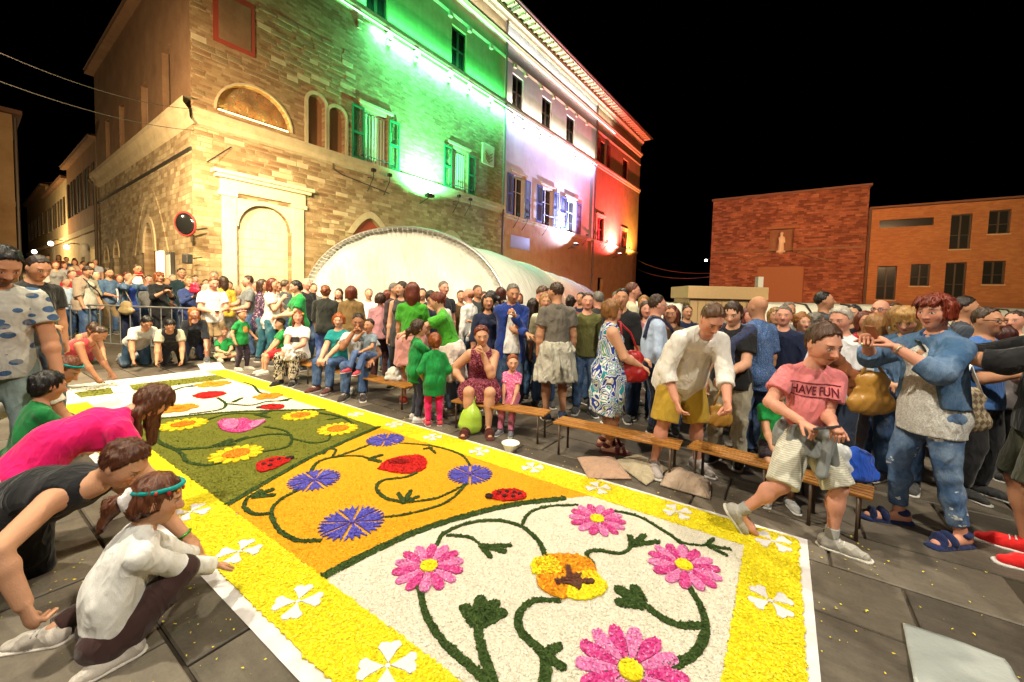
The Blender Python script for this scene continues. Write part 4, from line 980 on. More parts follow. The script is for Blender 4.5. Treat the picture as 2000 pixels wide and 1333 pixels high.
# plaques and coat of arms, iron stay, drain pipes
MB().box(14.97, 16.15, -.10, .0, 10.0, 11.3).build('coat_of_arms', 'trim_stone', PAL, bevel=.03)
for k in range(3): MB().prism([(15.2, 10.75-.2*k), (15.56, 10.5-.2*k), (15.92, 10.75-.2*k), (15.92, 10.85-.2*k), (15.56, 10.6-.2*k), (15.2, 10.85-.2*k)], -.135, -.101).build('chevron', 'terracotta_panel', PAL)
MB().box(18.2, 20.6, -.05, 0, 5.0, 5.9).build('wall_plaque', 'steel', PAL)
MB().box(.66, 1.98, -.05, 0, 10.3, 12.2).build('relief_panel', 'red_panel', PAL); MB().box(.82, 1.84, -.07, -.051, 10.45, 12.0).build('relief_panel', 'dark_plaster', PAL)
for x in (GA, GB): MB().tube([(x, -.12, 0), (x, -.12, 20.4), (x, -1.0, 20.65)], .075, 8).build('drain_pipe', 'copper_pipe', PAL)
MB().tube([(.35, -.3, 5.95), (1.15, -.06, 6.75)], .02, 6).build('iron_stay', 'iron', PAL)
MB().tube([(5.05, -.06, 7.7), (5.05, -.06, 7.0), (5.5, -.06, 6.85), (8, -.06, 6.55)], .02, 6).build('cable', 'iron', PAL)
# individually laid stones near the corner and quoins up the edge
st_me = []
for k in range(12):
    w, h = .5, .24; j = lambda: rng.uniform(-.012, .012); c = .014
    V = [(-w+j(), 0, -h+j()), (w+j(), 0, -h+j()), (w+j(), 0, h+j()), (-w+j(), 0, h+j())]; V += [(x*.96+c*(1 if x < 0 else -1), -1, z*.92) for x, _, z in V]
    me = bpy.data.meshes.new('stone'); me.from_pydata(V, [], [(4, 5, 6, 7), (0, 1, 5, 4), (1, 2, 6, 5), (2, 3, 7, 6), (3, 0, 4, 7)]); me.materials.append(MAT['trim_stone' if k % 6 == 1 else 'facade_brick' if k % 3 == 0 else 'facade_stone']); st_me.append(me)
def stones(x0, x1, z0, z1, skip, M, limit):
    z = z0; n = 0
    while z < z1:
        h = rng.uniform(.17, .27); x = x0
        while x < x1:
            w = rng.uniform(.32, .85); cx, cz = x+w/2, z+h/2
            if x+w <= x1+.1 and not any(a-w*.5 < cx < b+w*.5 and c-h*.5 < cz < d+h*.5 for a, b, c, d in skip) and rng.random() < .8 and n < limit:
                o = bpy.data.objects.new('stone', rng.choice(st_me)); COL.objects.link(o); o.parent = PAL
                p = np.asarray(M[0]) @ np.array([cx, -.002, cz]); o.location = p; o.scale = (w*.97, rng.uniform(.008, .022), h*1.9); o.rotation_euler = (0, 0, math.atan2(M[0][1, 0], M[0][0, 0])); n += 1
            x += w
        z += h
stones(.02, 5.9, 2.2, 7.0, [(.5, 4.1, 0, 5.85), (.1, 1.2, 5.9, 6.8)], IDM(), 150)
stones(.02, 6.2, 7.8, 12.3, [(.5, 3.5, 7.8, 9.4), (3.8, 5.8, 7.7, 10.1), (.6, 2.05, 10.2, 12.3)], IDM(), 110)
# the street front
SD = [(-6.4, -4.75, 0, 4.3), (-12.3, -11.2, 0, 3.85), (-14.7, -13.6, 0, 3.65)]
m = wall_cells(MB(), -16.3, -.001, 0, 7.2, SD, .4)
for a, b, c, d in SD: spandrel(m, a, b, d-(b-a)*.75, (b-a)*.75, .001, .4)
m.build('side_wall', 'side_stone', PAL, M=SIDE)
TW = [(-6.3, -5.3, 8.0, 10.2)]
wall_cells(MB(), -16.3, -.001, 7.2, 13.6, TW+[(-3.2, -2.2, 8.3, 10.6), (-10.4, -9.4, 8.2, 10.4), (-13.6, -12.6, 8.2, 10.4)], .3).build('side_wall', 'dark_plaster', PAL, M=SIDE)
for a, b, c, d in TW+[(-3.2, -2.2, 8.3, 10.6), (-10.4, -9.4, 8.2, 10.4), (-13.6, -12.6, 8.2, 10.4)]: MB().box(a, b, .2, .26, c, d).build('window', 'window_dark' if a != -6.3 else 'plaster_pale', PAL, M=SIDE)
m = MB(); prof = [(0, 7.15), (-.12, 7.3), (-.14, 7.55), (-.3, 7.75), (-.3, 7.95), (0, 8.0)]; n = len(prof); m.add([(x, y, z) for x in (-16.3, .3) for y, z in prof], [(i, i+1, n+i+1, n+i) for i in range(n-1)]).build('string_course', 'trim_stone', PAL, M=SIDE)
MB().box(-16.3, .02, -.05, 0, 6.3, 6.42).build('moulding', 'iron', PAL, M=SIDE)
MB().prism([(-16.6, 13.62), (0.4, 13.62), (.4, 13.8), (-16.6, 13.8)], -.35, .3).build('eave_board', 'dark_plaster', PAL, M=SIDE)
MB().add([(-16.6, -.4, 13.81), (.4, -.4, 13.81), (.4, 6, 16), (-16.6, 6, 16)], [(0, 1, 2, 3)]).build('roof', 'roof_tile', PAL, M=SIDE)
m = MB(); arch_band(m, -7.9, -3.3, 2.9, 2.55, .55, -.03, .02, True); m.build('pointed_arch', 'side_stone', PAL, M=SIDE); m = MB(); arch_band(m, -6.4, -4.75, 3.06, 1.24, .28, -.05, .02); m.build('door_arch', 'trim_stone', PAL, M=SIDE)
for (a, b, c, d), mt in zip(SD, ('red_panel', 'dark_plaster', 'dark_plaster')): MB().box(a, b, .34, .4, 0, d).build('door', mt, PAL, M=SIDE)
for a, b, c, d in SD[1:]: m = MB(); arch_band(m, a, b, d-.82, .82, .16, -.04, .02); m.build('door_arch', 'trim_stone', PAL, M=SIDE)
MB().tube([(-16.2, -.1, 0), (-16.2, -.1, 7.2), (-16.2, -.35, 7.6)], .07, 8).build('drain_pipe', 'copper_pipe', PAL, M=SIDE)
MB().box(-3.95, -3.3, -.14, -.02, 1.5, 3.0).build('lit_notice_case', 'shop_glow', PAL, M=SIDE); MB().box(-2.55, -2.0, -.14, -.02, 1.4, 2.9).build('notice_case', 'iron', PAL, M=SIDE); MB().box(-2.5, -2.05, -.16, -.141, 1.5, 2.8).build('notice_case', 'white_frame', PAL, M=SIDE)

# floodlight housings on the ledge
def facade(x, y, z): c, s = math.cos(math.radians(90)-TH), math.sin(math.radians(90)-TH); return (PX0+c*x-s*y, PY0+s*x+c*y, z)
for x, z in ((10., 6.75), (26.6, 6.1), (36.5, 6.2)):
    h = MB().box(x-.22, x+.22, -.95, -.65, z-.05, z+.12).tube([(x, -.02, z-.3), (x, -.78, z-.05)], .025, 6).build('floodlight_housing', 'iron', PAL)
    MB().box(x-.19, x+.19, -.92, -.68, z+.121, z+.135).build('floodlight_lens', 'lamp_white', h)
# ---------------------------------------------------------------- houses along the street on the far side of the corner
def on_plane(px, py, P0, dv):
    n = np.array([dv[1], -dv[0]]); d = ray(px, py); t = (n@np.asarray(P0))/(n@d[:2]); p = np.array([0, 0, CAM_H])+t*d; return float((p[:2]-np.asarray(P0))@dv), float(p[2])
DUv = np.array([math.sin(TU), math.cos(TU)]); rz_side = math.atan2(-DUv[1], -DUv[0])
def street_house(label, t0, t1, h, mat, wins, shops, off=0., roofm='roof_tile', winm='window_dark', upper=None):
    r = empty('town_house', (PX0+DUv[0]*t0, PY0+DUv[1]*t0, 0), rz_side, label, 'building'); L = t1-t0
    H_ = [(-b, -a, c, d) for a, b, c, d in wins]; S_ = [(-b, -a, c, d) for a, b, c, d in shops]; zs = 4.9
    wall_cells(MB(), -L, 0, 0, zs, S_, .3, off).build('wall', mat, r); wall_cells(MB(), -L, 0, zs, h, H_, .25, off).build('wall', upper or mat, r)
    MB().add([(-L, off, 0), (-L, off+8, 0), (-L, off+8, h), (-L, off, h)], [(3, 2, 1, 0)]).build('end_wall', mat, r); MB().add([(0, off, 0), (0, off+8, 0), (0, off+8, h), (0, off, h)], [(0, 1, 2, 3)]).build('end_wall', mat, r)
    for a, b, c, d in H_:
        w = MB().box(a, b, off+.2, off+.24, c, d).build('window', winm, r); MB().box((a+b)/2-.03, (a+b)/2+.03, off+.16, off+.199, c, d).box(a, b, off+.16, off+.199, (c+d)/2, (c+d)/2+.05).build('window_frame', 'shutter_brown', w)
        for s in (-1, 1): x = a-.5 if s < 0 else b; MB().box(x+.02, x+.48, off-.07, off-.02, c, d).build('shutter', 'shutter_brown', w)
    for i, (a, b, c, d) in enumerate(S_): MB().box(a, b, off+.26, off+.3, c, d).build('door', 'shop_glow' if i % 2 == 0 else 'dark_plaster', r)
    e = MB().box(-L-.1, .05, off-.3, off+.2, h, h+.16).build('eave_board', 'dark_plaster', r); MB().add([(-L-.2, off-.35, h+.17), (.1, off-.35, h+.17), (.1, off+5, h+2.2), (-L-.2, off+5, h+2.2)], [(0, 1, 2, 3)]).build('roof', roofm, r)
    MB().box(-L, -.02, off-.16, off, zs-.1, zs+.22).build('string_course', 'trim_stone', r); return r
street_house('ochre town house with tall dark shutters next to the stone corner palazzo', 16.35, 27.4, 10.0, 'street_plaster', [(1.2+2.6*k, 2.3+2.6*k, 6.4, 8.8) for k in range(4)], [(1.2, 2.6, 0, 3.9), (4.6, 5.8, 0, 3.4), (8.0, 9.2, 0, 3.4)], upper='dark_plaster')
street_house('cream town house with glowing doorways down the narrow street', 27.45, 40., 9.4, 'street_plaster', [(1.5+3*k, 2.6+3*k, 6.2, 8.2) for k in range(4)], [(2, 3.6, 0, 3.4), (5.5, 6.5, 0, 3.2), (8.2, 9.8, 0, 3.4)])
street_house('far plastered house with a lit shop where the street ends', 40.05, 58., 10.6, 'plaster_ochre', [(1.5+3.4*k, 2.7+3.4*k, 6.4, 8.4) for k in range(5)], [(2, 4, 0, 3.4), (7, 8, 0, 3.2), (11, 13, 0, 3.4)])
q = at_depth(26, 300, 19.5); r = empty('town_house', (q[0], q[1], 0), rz_side, 'dark brown house at the left edge on the opposite street side', 'building')
MB().box(-12, 0, -9, 0, 0, 9.6).build('wall', 'plaster_rust', r); MB().box(-12.2, .3, -9, .3, 9.601, 9.8).build('roof', 'roof_tile', r)
for k in range(3): w = MB().box(-1.9-3*k, -.9-3*k, -.01, .05, 5.6, 7.6).build('window', 'window_dark', r); MB().box(-2.-3*k, -.8-3*k, -.01, .09, 5.45, 5.599).build('sill', 'trim_stone', w)
MB().tube([(-.25, .1, 0), (-.25, .1, 9.5)], .06, 6).build('drain_pipe', 'copper_pipe', r)
def globe_lamp(px, py, Y, label, s=.14):
    p = at_depth(px, py, Y); o = empty('wall_lamp', p, 0, label, 'lamp', 'lamps along the street'); F_ = Field(); F_.ell((0, 0, 0), np.eye(3), (s, s, s*1.1)); P, F = F_.mesh(s*.35); obj_np('lamp_globe', P, F, 'lamp_white', o, smooth=True); MB().tube([(0, 0, s), (0, .3, s*2.2), (0, .8, s*2.2)], .03, 6).build('lamp_arm', 'iron', o)
globe_lamp(67, 492, 34., 'white globe lamp nearest the end of the narrow street', .15); globe_lamp(99, 476, 30., 'bluish white globe lamp above the bright doorway in the street', .15); globe_lamp(130, 483, 26., 'white globe lamp on the cream house in the street', .13)
p = at_depth(1379, 509, 30.); o = empty('wall_lamp', p, 0, 'tiny white lamp beside the red brick building', 'lamp'); F_ = Field(); F_.ell((0, 0, 0), np.eye(3), (.09, .09, .09)); P, F = F_.mesh(.035); obj_np('lamp_globe', P, F, 'lamp_white', o, smooth=True); MB().tube([(0, 0, 0), (.4, .2, .2)], .03, 6).build('lamp_arm', 'iron', o)

# ---------------------------------------------------------------- brick buildings across the square
RP0 = at_depth(1692, 480, 28.)[:2]; RDV = np.array([math.sin(math.radians(124)), math.cos(math.radians(124))]); rzR = math.atan2(RDV[1], RDV[0])
def rp(px, py): return on_plane(px, py, RP0, RDV)
BR = empty('brick_tower', (*RP0, 0), rzR, 'windowless red brick block with a walled-up arch and a small niche', 'building')
xl = rp(1389, 480)[0]; zt = rp(1692, 364)[1]
na, nb_ = rp(1503, 470)[0], rp(1550, 470)[0]; nz0, nz1 = rp(1525, 494)[1], rp(1525, 448)[1]
aa, ab_ = rp(1478, 550)[0], rp(1570, 550)[0]; az = rp(1525, 520)[1]
m = wall_cells(MB(), xl, -.02, 0, zt, [(na, nb_, nz0, nz1), (aa, ab_, 0, az)], .35); m.build('wall', 'red_brick', BR)
MB().box(xl, -.02, .36, 7, 0, zt).build('wall', 'red_brick', BR); MB().box(xl-.1, .1, -.12, 7.1, zt+.002, zt+.15).build('roof', 'roof_tile', BR)
MB().box(na, nb_, .28, .33, nz0, nz1).build('niche_back', 'dark_plaster', BR); MB().box(na-.25, nb_+.25, -.1, .05, nz1+.02, nz1+.2).build('niche_lintel', 'terracotta_panel', BR)
MB().box(aa, ab_, .12, .2, 0, az).build('arch_infill', 'terracotta_panel', BR); m = MB(); 
ap = [(aa-.1, az-.25), ((aa+ab_)/2, az+.12), (ab_+.1, az-.25)]
n_ = 15; rng = random.Random(3)
for i in range(n_): x = aa+(ab_-aa)*(i+.5)/n_; z = az-.05+.22*(1-((i+.5)/n_*2-1)**2); MB().box(x-.105, x+.105, -.05, .02, z, z+.45).build('arch_brick', 'red_brick', BR, bevel=.01)
for sx in (-1, 1): x0 = (aa+ab_)/2+sx*1.0; x1 = (aa+ab_)/2+sx*3.0; MB().tube([(x0, -.06, az+1.0), (x1, -.06, az+.25)], .06, 6).build('sloping_moulding', 'dark_plaster', BR)
MB().box(xl, -.05, -.07, 0, az+1.15, az+1.3).build('string_course', 'dark_plaster', BR)
st = empty('niche_statue', (0, 0, 0), 0, 'pale lit statue standing in the niche of the brick block', 'statue'); F_ = Field(); F_.cone((0, 0, .1), (0, 0, 1.0), .22, .16, .05).cone((0, 0, 1.0), (0, 0, 1.25), .18, .1, .05).ell((0, 0, 1.45), np.eye(3), (.11, .12, .15)).cone((.16, 0, 1.15), (.22, -.1, .75), .06, .05).cone((-.16, 0, 1.15), (-.1, -.2, .85), .06, .05); P, F = F_.mesh(.05); obj_np('figure', P, F, 'portal_stone', st, smooth=True); MB().box(-.28, .28, -.25, .25, 0, .12).build('base', 'trim_stone', st)
_cr, _sr = math.cos(rzR), math.sin(rzR); xm = (na+nb_)/2; st.location = (RP0[0]+_cr*xm-_sr*.02, RP0[1]+_sr*xm+_cr*.02, nz0+.005); st.rotation_euler = (0, 0, rzR)
OB = empty('orange_house', (*RP0, 0), rzR, 'long orange brick house with dark windows behind the white stalls', 'building')
oz = rp(1850, 399)[1]; wins = []
for x0, x1, y0, y1 in ((1716, 1754, 520, 586), (1781, 1819, 516, 559), (1849, 1890, 513, 585), (1922, 1966, 510, 556), (1852, 1893, 419, 487), (1925, 1968, 411, 457)):
    a, b = rp(x0, 500)[0], rp(x1, 500)[0]; c, d = rp((x0+x1)/2, y1)[1], rp((x0+x1)/2, y0)[1]; wins.append((a, b, c, d))
sl_ = (rp(1718, 430)[0], rp(1824, 430)[0], rp(1770, 443)[1], rp(1770, 428)[1])
wall_cells(MB(), .02, 14, 0, oz, wins+[sl_], .3).build('wall', 'orange_brick', OB); MB().box(.02, 14, .31, 7, 0, oz).build('wall', 'orange_brick', OB); MB().box(.02, 14.2, -.35, 7, oz+.002, oz+.12).build('roof', 'roof_tile', OB)
for i, (a, b, c, d) in enumerate(wins+[sl_]):
    w = MB().box(a, b, .22, .27, c, d).build('window', 'window_dark', OB)
    if i < 6:
        f = MB(); t = .06
        for e in ((a, a+t, c, d), (b-t, b, c, d), (a, b, c, c+t), (a, b, d-t, d), ((a+b)/2-.04, (a+b)/2+.04, c, d), (a, b, c+(d-c)*.4, c+(d-c)*.4+.04)): f.box(e[0]+.002, e[1]-.002, .17, .217, e[2]+.002, e[3]-.002)
        f.build('window_frame', 'shutter_brown', w); MB().box(a-.05, b+.05, -.05, .1, c-.07, c-.003).build('sill', 'trim_stone', w)
MB().tube([(.1, -.1, 0), (.1, -.1, oz)], .07, 6).build('drain_pipe', 'copper_pipe', OB); MB().box(.02, 14, -.05, -.002, 1.2, 1.9).build('base_band', 'terracotta_panel', OB)

# ---------------------------------------------------------------- marquee with an arched front
def lerp(a, b, t): return a+(b-a)*t
TP = at_depth(590, 540, 16.); TD = np.array([math.sin(math.radians(109)), math.cos(math.radians(109)), 0]); TA = np.array([math.sin(math.radians(19)), math.cos(math.radians(19)), 0])
TENT = empty('marquee_tent', (TP[0], TP[1], 0), 0, 'white arched marquee tent in front of the palazzo', 'tent')
def tprof(n=40): return [(4.4-4.4*math.cos(math.pi*i/n), 3.92*(math.sin(math.pi*i/n))**.72) for i in range(n+1)]
pr = tprof(); rs = np.random.RandomState(2)
def tpt(w, z, l): return TD*w+TA*l+np.array([0, 0, z])
V, F = [], []; nl = 26; npf = len(pr)
for j in range(nl+1):
    l = j*1.25; sag = -.07*abs(math.sin(math.pi*j/4.))
    for i, (w, z) in enumerate(pr):
        s = 1+sag*.35; lo_ = 1-.24*(j/nl)**1.2; V.append(tpt(4.4+(w-4.4)*s, z*s*lo_+.012*math.sin(i*1.7+j), l))
for j in range(nl):
    for i in range(npf-1): a = j*npf+i; F.append((a, a+1, a+npf+1, a+npf))
obj_np('canvas_roof', V, F, 'tent_canvas', TENT, smooth=True)
V, F = [], []; nr_ = 14                                           # front sheet with drawn folds
for k in range(nr_+1):
    for i, (w, z) in enumerate(pr):
        f = k/nr_; zz = z*f; ww = 4.4+(w-4.4)*(1 if True else f)
        fold = .055*math.sin(ww*3.1+zz*2.2)*math.sin(f*3.1)+.035*math.sin(ww*6.3-zz*4.1)+.02*math.sin(zz*9+ww*2); V.append(tpt(ww, zz, .22+fold))
for k in range(nr_):
    for i in range(npf-1): a = k*npf+i; F.append((a, a+npf, a+npf+1, a+1))
obj_np('front_sheet', V, F, 'tent_canvas', TENT, smooth=True)
m = MB(); m.tube([tpt(w, z+.01, -.02) for w, z in pr], .055, 8).build('arch_tube', 'steel', TENT, smooth=True)
for k in range(64):                                               # lacing round the arch
    w, z = 4.4-4.4*math.cos(math.pi*(k+.5)/64), 3.92*(math.sin(math.pi*(k+.5)/64))**.72; c = np.array([4.4-w, 0, 1.7-z]); d = nrm(TD*(4.4-w)+np.array([0, 0, 1.5-z]))
    MB().tube([tpt(w, z, -.10), tpt(w, z, -.02)+d*.10-TA*.05, tpt(w, z, .12)+d*.26], .011, 4).build('lacing', 'tent_canvas', TENT)
for j in (8, 16, 24): MB().tube([tpt(4.4+(w-4.4), z*(1-.24*(j/nl)**1.2)+.02, j*1.25) for w, z in pr], .03, 6).build('roof_rib', 'tent_canvas', TENT)
# low white canopy further along, and the row of covered stalls
def canopy(label, x0, x1, ytop, Y, depth_, h_low, cat='stall', ribs=4):
    a = at_depth(x0, ytop, Y); b = at_depth(x1, ytop+(x1-x0)*.0253, Y*.93); zt = a[2]; d = nrm(np.array([b[0]-a[0], b[1]-a[1], 0])); L = np.linalg.norm((b-a)[:2]); o = empty('market_stall', (a[0], a[1], 0), math.atan2(d[1], d[0]), label, cat)
    n = 30; V = []; F = []
    pf = [(0, h_low), (0.02, zt-.25), (.25, zt-.05), (.8, zt), (depth_, zt+.02)]
    for i in range(n+1):
        x = L*i/n
        for k, (y, z) in enumerate(pf): V.append((x, y+.03*math.sin(i*1.3+k), z+(.018*math.sin(i*2.1) if k else 0)))
    m_ = len(pf)
    for i in range(n):
        for k in range(m_-1): q = i*m_+k; F.append((q, q+m_, q+m_+1, q+1))
    obj_np('canvas', V, F, 'tent_canvas', o, smooth=True)
    for k in range(ribs+1): x = L*k/ribs; MB().tube([(x, -.03, 0), (x, -.03, zt-.26), (x, .24, zt-.03), (x, .8, zt+.02)], .028, 6).build('rib', 'iron', o)
    return o, L, zt
canopy('long white canvas stall behind the crowd below the brick buildings', 1490, 2200, 592, 11.5, 3., .0, ribs=7)
canopy('low white canopy past the marquee behind the man in light blue', 1190, 1335, 590, 13., 2.5, .0, ribs=2)
a = at_depth(1346, 597, 12.5); KI = empty('wooden_kiosk', (a[0], a[1], 0), math.radians(-6), 'flat topped tan wooden kiosk behind the bent man in white', 'kiosk')
m = MB(); m.box(0, 2.15, 0, 1.6, 0, 1.64).build('wall', 'wood_board', KI)
for k in range(9): MB().box(.02+k*.237, .245+k*.237, -.03, -.003, .02, 1.62).build('plank', 'wood_board', KI, bevel=.006)
MB().box(-.1, 2.25, -.15, 1.7, 1.641, 2.03).build('fascia_board', 'wood_board', KI, bevel=.02); MB().box(1.95, 2.1, -.1, .1, 2.031, 2.35).build('lamp_block', 'white_frame', KI)

# ---------------------------------------------------------------- overhead cables, mirror, barrier
def cable(p0, p1, sag, label, r_=.009):
    p0, p1 = np.array(p0), np.array(p1); pts = [p0*(1-t)+p1*t-np.array([0, 0, sag*4*t*(1-t)]) for t in np.linspace(0, 1, 25)]
    o = MB().tube(pts, r_, 5).build('overhead_cable', 'iron'); tag(o, label, 'cable', 'overhead cables'); return o
c0 = facade(.0, -.3, 7.6)
cable(at_depth(-20, 95, 9.), c0, .25, 'upper overhead cable running to the corner of the palazzo'); cable(at_depth(-20, 152, 9.), facade(0, -.3, 6.9), .2, 'lower overhead cable meeting the corner under the ledge')
cable(facade(GC, -.1, 5.2), at_depth(1392, 541, 27.8), .5, 'overhead cable between the palazzo end and the red brick block', .02); cable(facade(GC, -.1, 6.3), at_depth(1392, 534, 27.8), .5, 'higher overhead cable in the dark gap before the brick block', .02)
mp = at_depth(362, 438, 13.2); MI = empty('traffic_mirror', mp, 0, 'round convex traffic mirror with red rim at the palazzo corner', 'mirror')
fw = nrm(np.array([-.15, -1, -.12])); F_ = Field(); R_ = np.array([nrm(np.cross((0, 0, 1), fw)), fw, nrm(np.cross(fw, np.cross((0, 0, 1), fw)))]).T
F_.ell((0, 0, 0), R_, (.36, .11, .36)); F_.plane(tuple(-fw*.0), -fw); P, F = F_.mesh(.03); obj_np('mirror_glass', P, F, 'mirror_dark', MI, smooth=True)
e1, e2 = R_[:, 0], R_[:, 2]; MB().tube([e1*.375*math.cos(t)+e2*.375*math.sin(t) for t in np.linspace(0, 6.283, 29)[:-1]], .035, 6, True).build('rim', 'shutter_red', MI, smooth=True); MB().tube([(0, .02, -.1), (.0, .5, -.1), (.1, .8, 0)], .03, 6).build('bracket', 'iron', MI)
lp = at_depth(366, 506, 13.4); lo = empty('wall_spotlight', lp, 0, 'small dark wall spotlight below the traffic mirror', 'lamp'); MB().box(-.1, .1, -.12, .12, -.16, .16).build('housing', 'iron', lo, bevel=.03); MB().tube([(0, .1, 0), (.1, .5, .1)], .02, 6).build('arm', 'iron', lo)
b0, b1 = at_depth(118, 587, 9.9), at_depth(398, 598, 9.3)
bl = math.hypot(*(b1-b0)[:2]); BA = empty('crowd_barrier', (b0[0], b0[1], 0), math.atan2(*(b1-b0)[[1, 0]]), 'grey steel crowd control barrier in front of the waiting spectators', 'barrier')
MB().tube([(0, 0, .2), (0, 0, 1.02), (.08, 0, 1.1), (bl-.08, 0, 1.1), (bl, 0, 1.02), (bl, 0, .2), (bl-.06, 0, .17), (.06, 0, .17)], .021, 8, True).build('frame', 'steel', BA, smooth=True)
nb2 = 13
for k in range(nb2): x = bl*(k+1)/(nb2+1); MB().tube([(x, 0, .18), (x, 0, 1.09)], .011, 6).build('bar', 'steel', BA)
for x in (.35, bl/2, bl-.35): MB().tube([(x, -.3, .02), (x, 0, .17), (x, .3, .02)], .018, 6).build('foot', 'steel', BA)
# ---------------------------------------------------------------- the flower carpet
def mat_petal():
    b = NB('petals', .75, .2); a = b.n('Attribute', attribute_name='col'); n = b.noise(90, 3, .6); v = b.math('MULTIPLY_ADD', n, .7, .62)
    b.color(b.mix(1., a.outputs['Color'], b.n('CombineColor', i_0=v, i_1=v, i_2=v), 'MULTIPLY')); b.normal(b.bump(b.noise(220, 3, .7), .6, .008))
mat_petal()
CAR = empty('flower_carpet', (*C_O, 0), math.atan2(C_U[1], C_U[0]), 'long flower petal carpet with yellow border and painted flower panels', 'flower carpet')
# carpet frame: x along the carpet, y from its right edge to the left one (mirrored axis handled here)
_yx = np.array([-math.sin(math.atan2(C_U[1], C_U[0])), math.cos(math.atan2(C_U[1], C_U[0]))]); YS = 1. if _yx@C_B > 0 else -1.
prs = np.random.RandomState(11)
def inside(P, poly):
    x, y = P[:, 0], P[:, 1]; c = np.zeros(len(P), bool); q = np.asarray(poly); j = len(q)-1
    for i in range(len(q)):
        xi, yi = q[i]; xj, yj = q[j]
        if yi != yj: c ^= ((yi > y) != (yj > y)) & (x < (xj-xi)*(y-yi)/(yj-yi)+xi)
        j = i
    return c
def rough_edge(poly, amp, step=.02):
    out = []; q = np.asarray(poly, float)
    for i in range(len(q)):
        a, b = q[i], q[(i+1) % len(q)]; L = np.linalg.norm(b-a); n = max(1, int(L/step)); d = (b-a)/max(L, 1e-6); nn = np.array([-d[1], d[0]])
        for k in range(n): out.append(a+(b-a)*k/n+nn*prs.normal()*amp)
    return np.array(out)
def petals(name, polys, z, cols, parent=None, size=.012, dens=5000, th=.008, edge=.003, far=None, holes=(), tilt=.5, step=.02, maxd=None):
    """one patch of the carpet: a low bed plus loose petals lying on it; polys in carpet coordinates (along, across)"""
    V, F, Cc = [], [], []; n0 = 0; polys = [np.asarray(p, float) for p in polys]; cols = np.asarray(cols, float)
    for p in polys:
        p = rough_edge(p, edge, step) if edge > 0 else p; n = len(p); base = cols.mean(0)*.92
        pts = np.concatenate([np.c_[p[:, 0], p[:, 1]*YS, np.full(n, z)], np.c_[p[:, 0], p[:, 1]*YS, np.full(n, z-th)]])
        V.append(pts); top = list(range(n)); F.append(tuple(np.array(top)+n0)); F += [(n0+i, n0+i+n, n0+(i+1) % n+n, n0+(i+1) % n) for i in range(n)]; Cc.append(np.tile(base, (2*n, 1))); n0 += 2*n
        lo, hi = p.min(0), p.max(0); area = np.prod(hi-lo); N = int(area*dens)
        if N < 1: continue
        Q = lo+prs.rand(N, 2)*(hi-lo); Q = Q[inside(Q, p)]
        for h_ in holes: Q = Q[~inside(Q, h_)] if len(Q) else Q
        if maxd and len(Q):                                        # thin the loose petals with distance
            w = C_O[None]+Q[:, :1]*C_U+Q[:, 1:]*C_B; d = np.hypot(w[:, 0], w[:, 1]); Q = Q[prs.rand(len(Q)) < np.clip(maxd/d, 0, 1)**2]
        M = len(Q)
        if M == 0: continue
        a = prs.rand(M)*6.283; s = size*(.6+.8*prs.rand(M)); t = prs.normal(size=M)*tilt; t2 = prs.normal(size=M)*tilt*.7; zc = z+.0015+prs.rand(M)*.0035
        ca, sa = np.cos(a), np.sin(a); qs = []
        for ux, uy in ((-1, -.2), (0, -.62), (1, .1), (.1, .62)):
            x = ux*s*.55; y = uy*s*.75; qs.append(np.stack([Q[:, 0]+ca*x-sa*y, (Q[:, 1]+sa*x+ca*y)*YS, zc+x*np.sin(t)*.8+y*np.sin(t2)*.8], 1))
        V.append(np.stack(qs, 1).reshape(-1, 3)); F += [tuple(range(n0+4*i, n0+4*i+4)) for i in range(M)]; n0 += 4*M
        cc = cols[prs.randint(0, len(cols), M)]*(.82+.36*prs.rand(M))[:, None]; Cc.append(np.repeat(cc, 4, 0))
    V = np.concatenate(V); Cc = np.concatenate(Cc); me = bpy.data.meshes.new(name); me.from_pydata(V.tolist(), [], F); me.update(); me.materials.append(MAT['petals'])
    at_ = me.attributes.new('col', 'FLOAT_COLOR', 'POINT'); at_.data.foreach_set('color', np.c_[np.clip(Cc, 0, 1), np.ones(len(Cc))].astype(np.float32).ravel())
    o = bpy.data.objects.new(name, me); COL.objects.link(o); o.parent = parent or CAR; return o
def T(pts): return np.array([to_ab(gp(*p)) for p in pts])
def smooth_path(P, n=10):
    P = np.asarray(P, float)
    if len(P) < 3: return np.array([P[0]*(1-t)+P[1]*t for t in np.linspace(0, 1, n)])
    Q = np.concatenate([[2*P[0]-P[1]], P, [2*P[-1]-P[-2]]]); out = []
    for i in range(1, len(Q)-2):
        for t in np.linspace(0, 1, n, endpoint=False):
            p0, p1, p2, p3 = Q[i-1:i+3]; out.append(.5*((2*p1)+(-p0+p2)*t+(2*p0-5*p1+4*p2-p3)*t*t+(-p0+3*p1-3*p2+p3)*t**3))
    out.append(P[-1]); return np.array(out)
def strip(P, w0, w1=None, round_=True):
    P = smooth_path(P); w1 = w0 if w1 is None else w1; d = np.gradient(P, axis=0); d /= np.linalg.norm(d, axis=1)[:, None]+1e-9; n = np.c_[-d[:, 1], d[:, 0]]; w = np.linspace(w0, w1, len(P))[:, None]
    L = P+n*w; R = P-n*w; cap = [P[-1]+(d[-1]*math.cos(t)+n[-1]*math.sin(t))*w1 for t in np.linspace(1.2, -1.2, 5)] if round_ else []
    return np.concatenate([L, np.array(cap).reshape(-1, 2), R[::-1]])
GRN = [(.028, .058, .010), (.045, .085, .016), (.02, .042, .008), (.06, .10, .022)]
YEL = [(.80, .66, .008), (.85, .72, .011), (.75, .58, .006), (.88, .77, .045)]
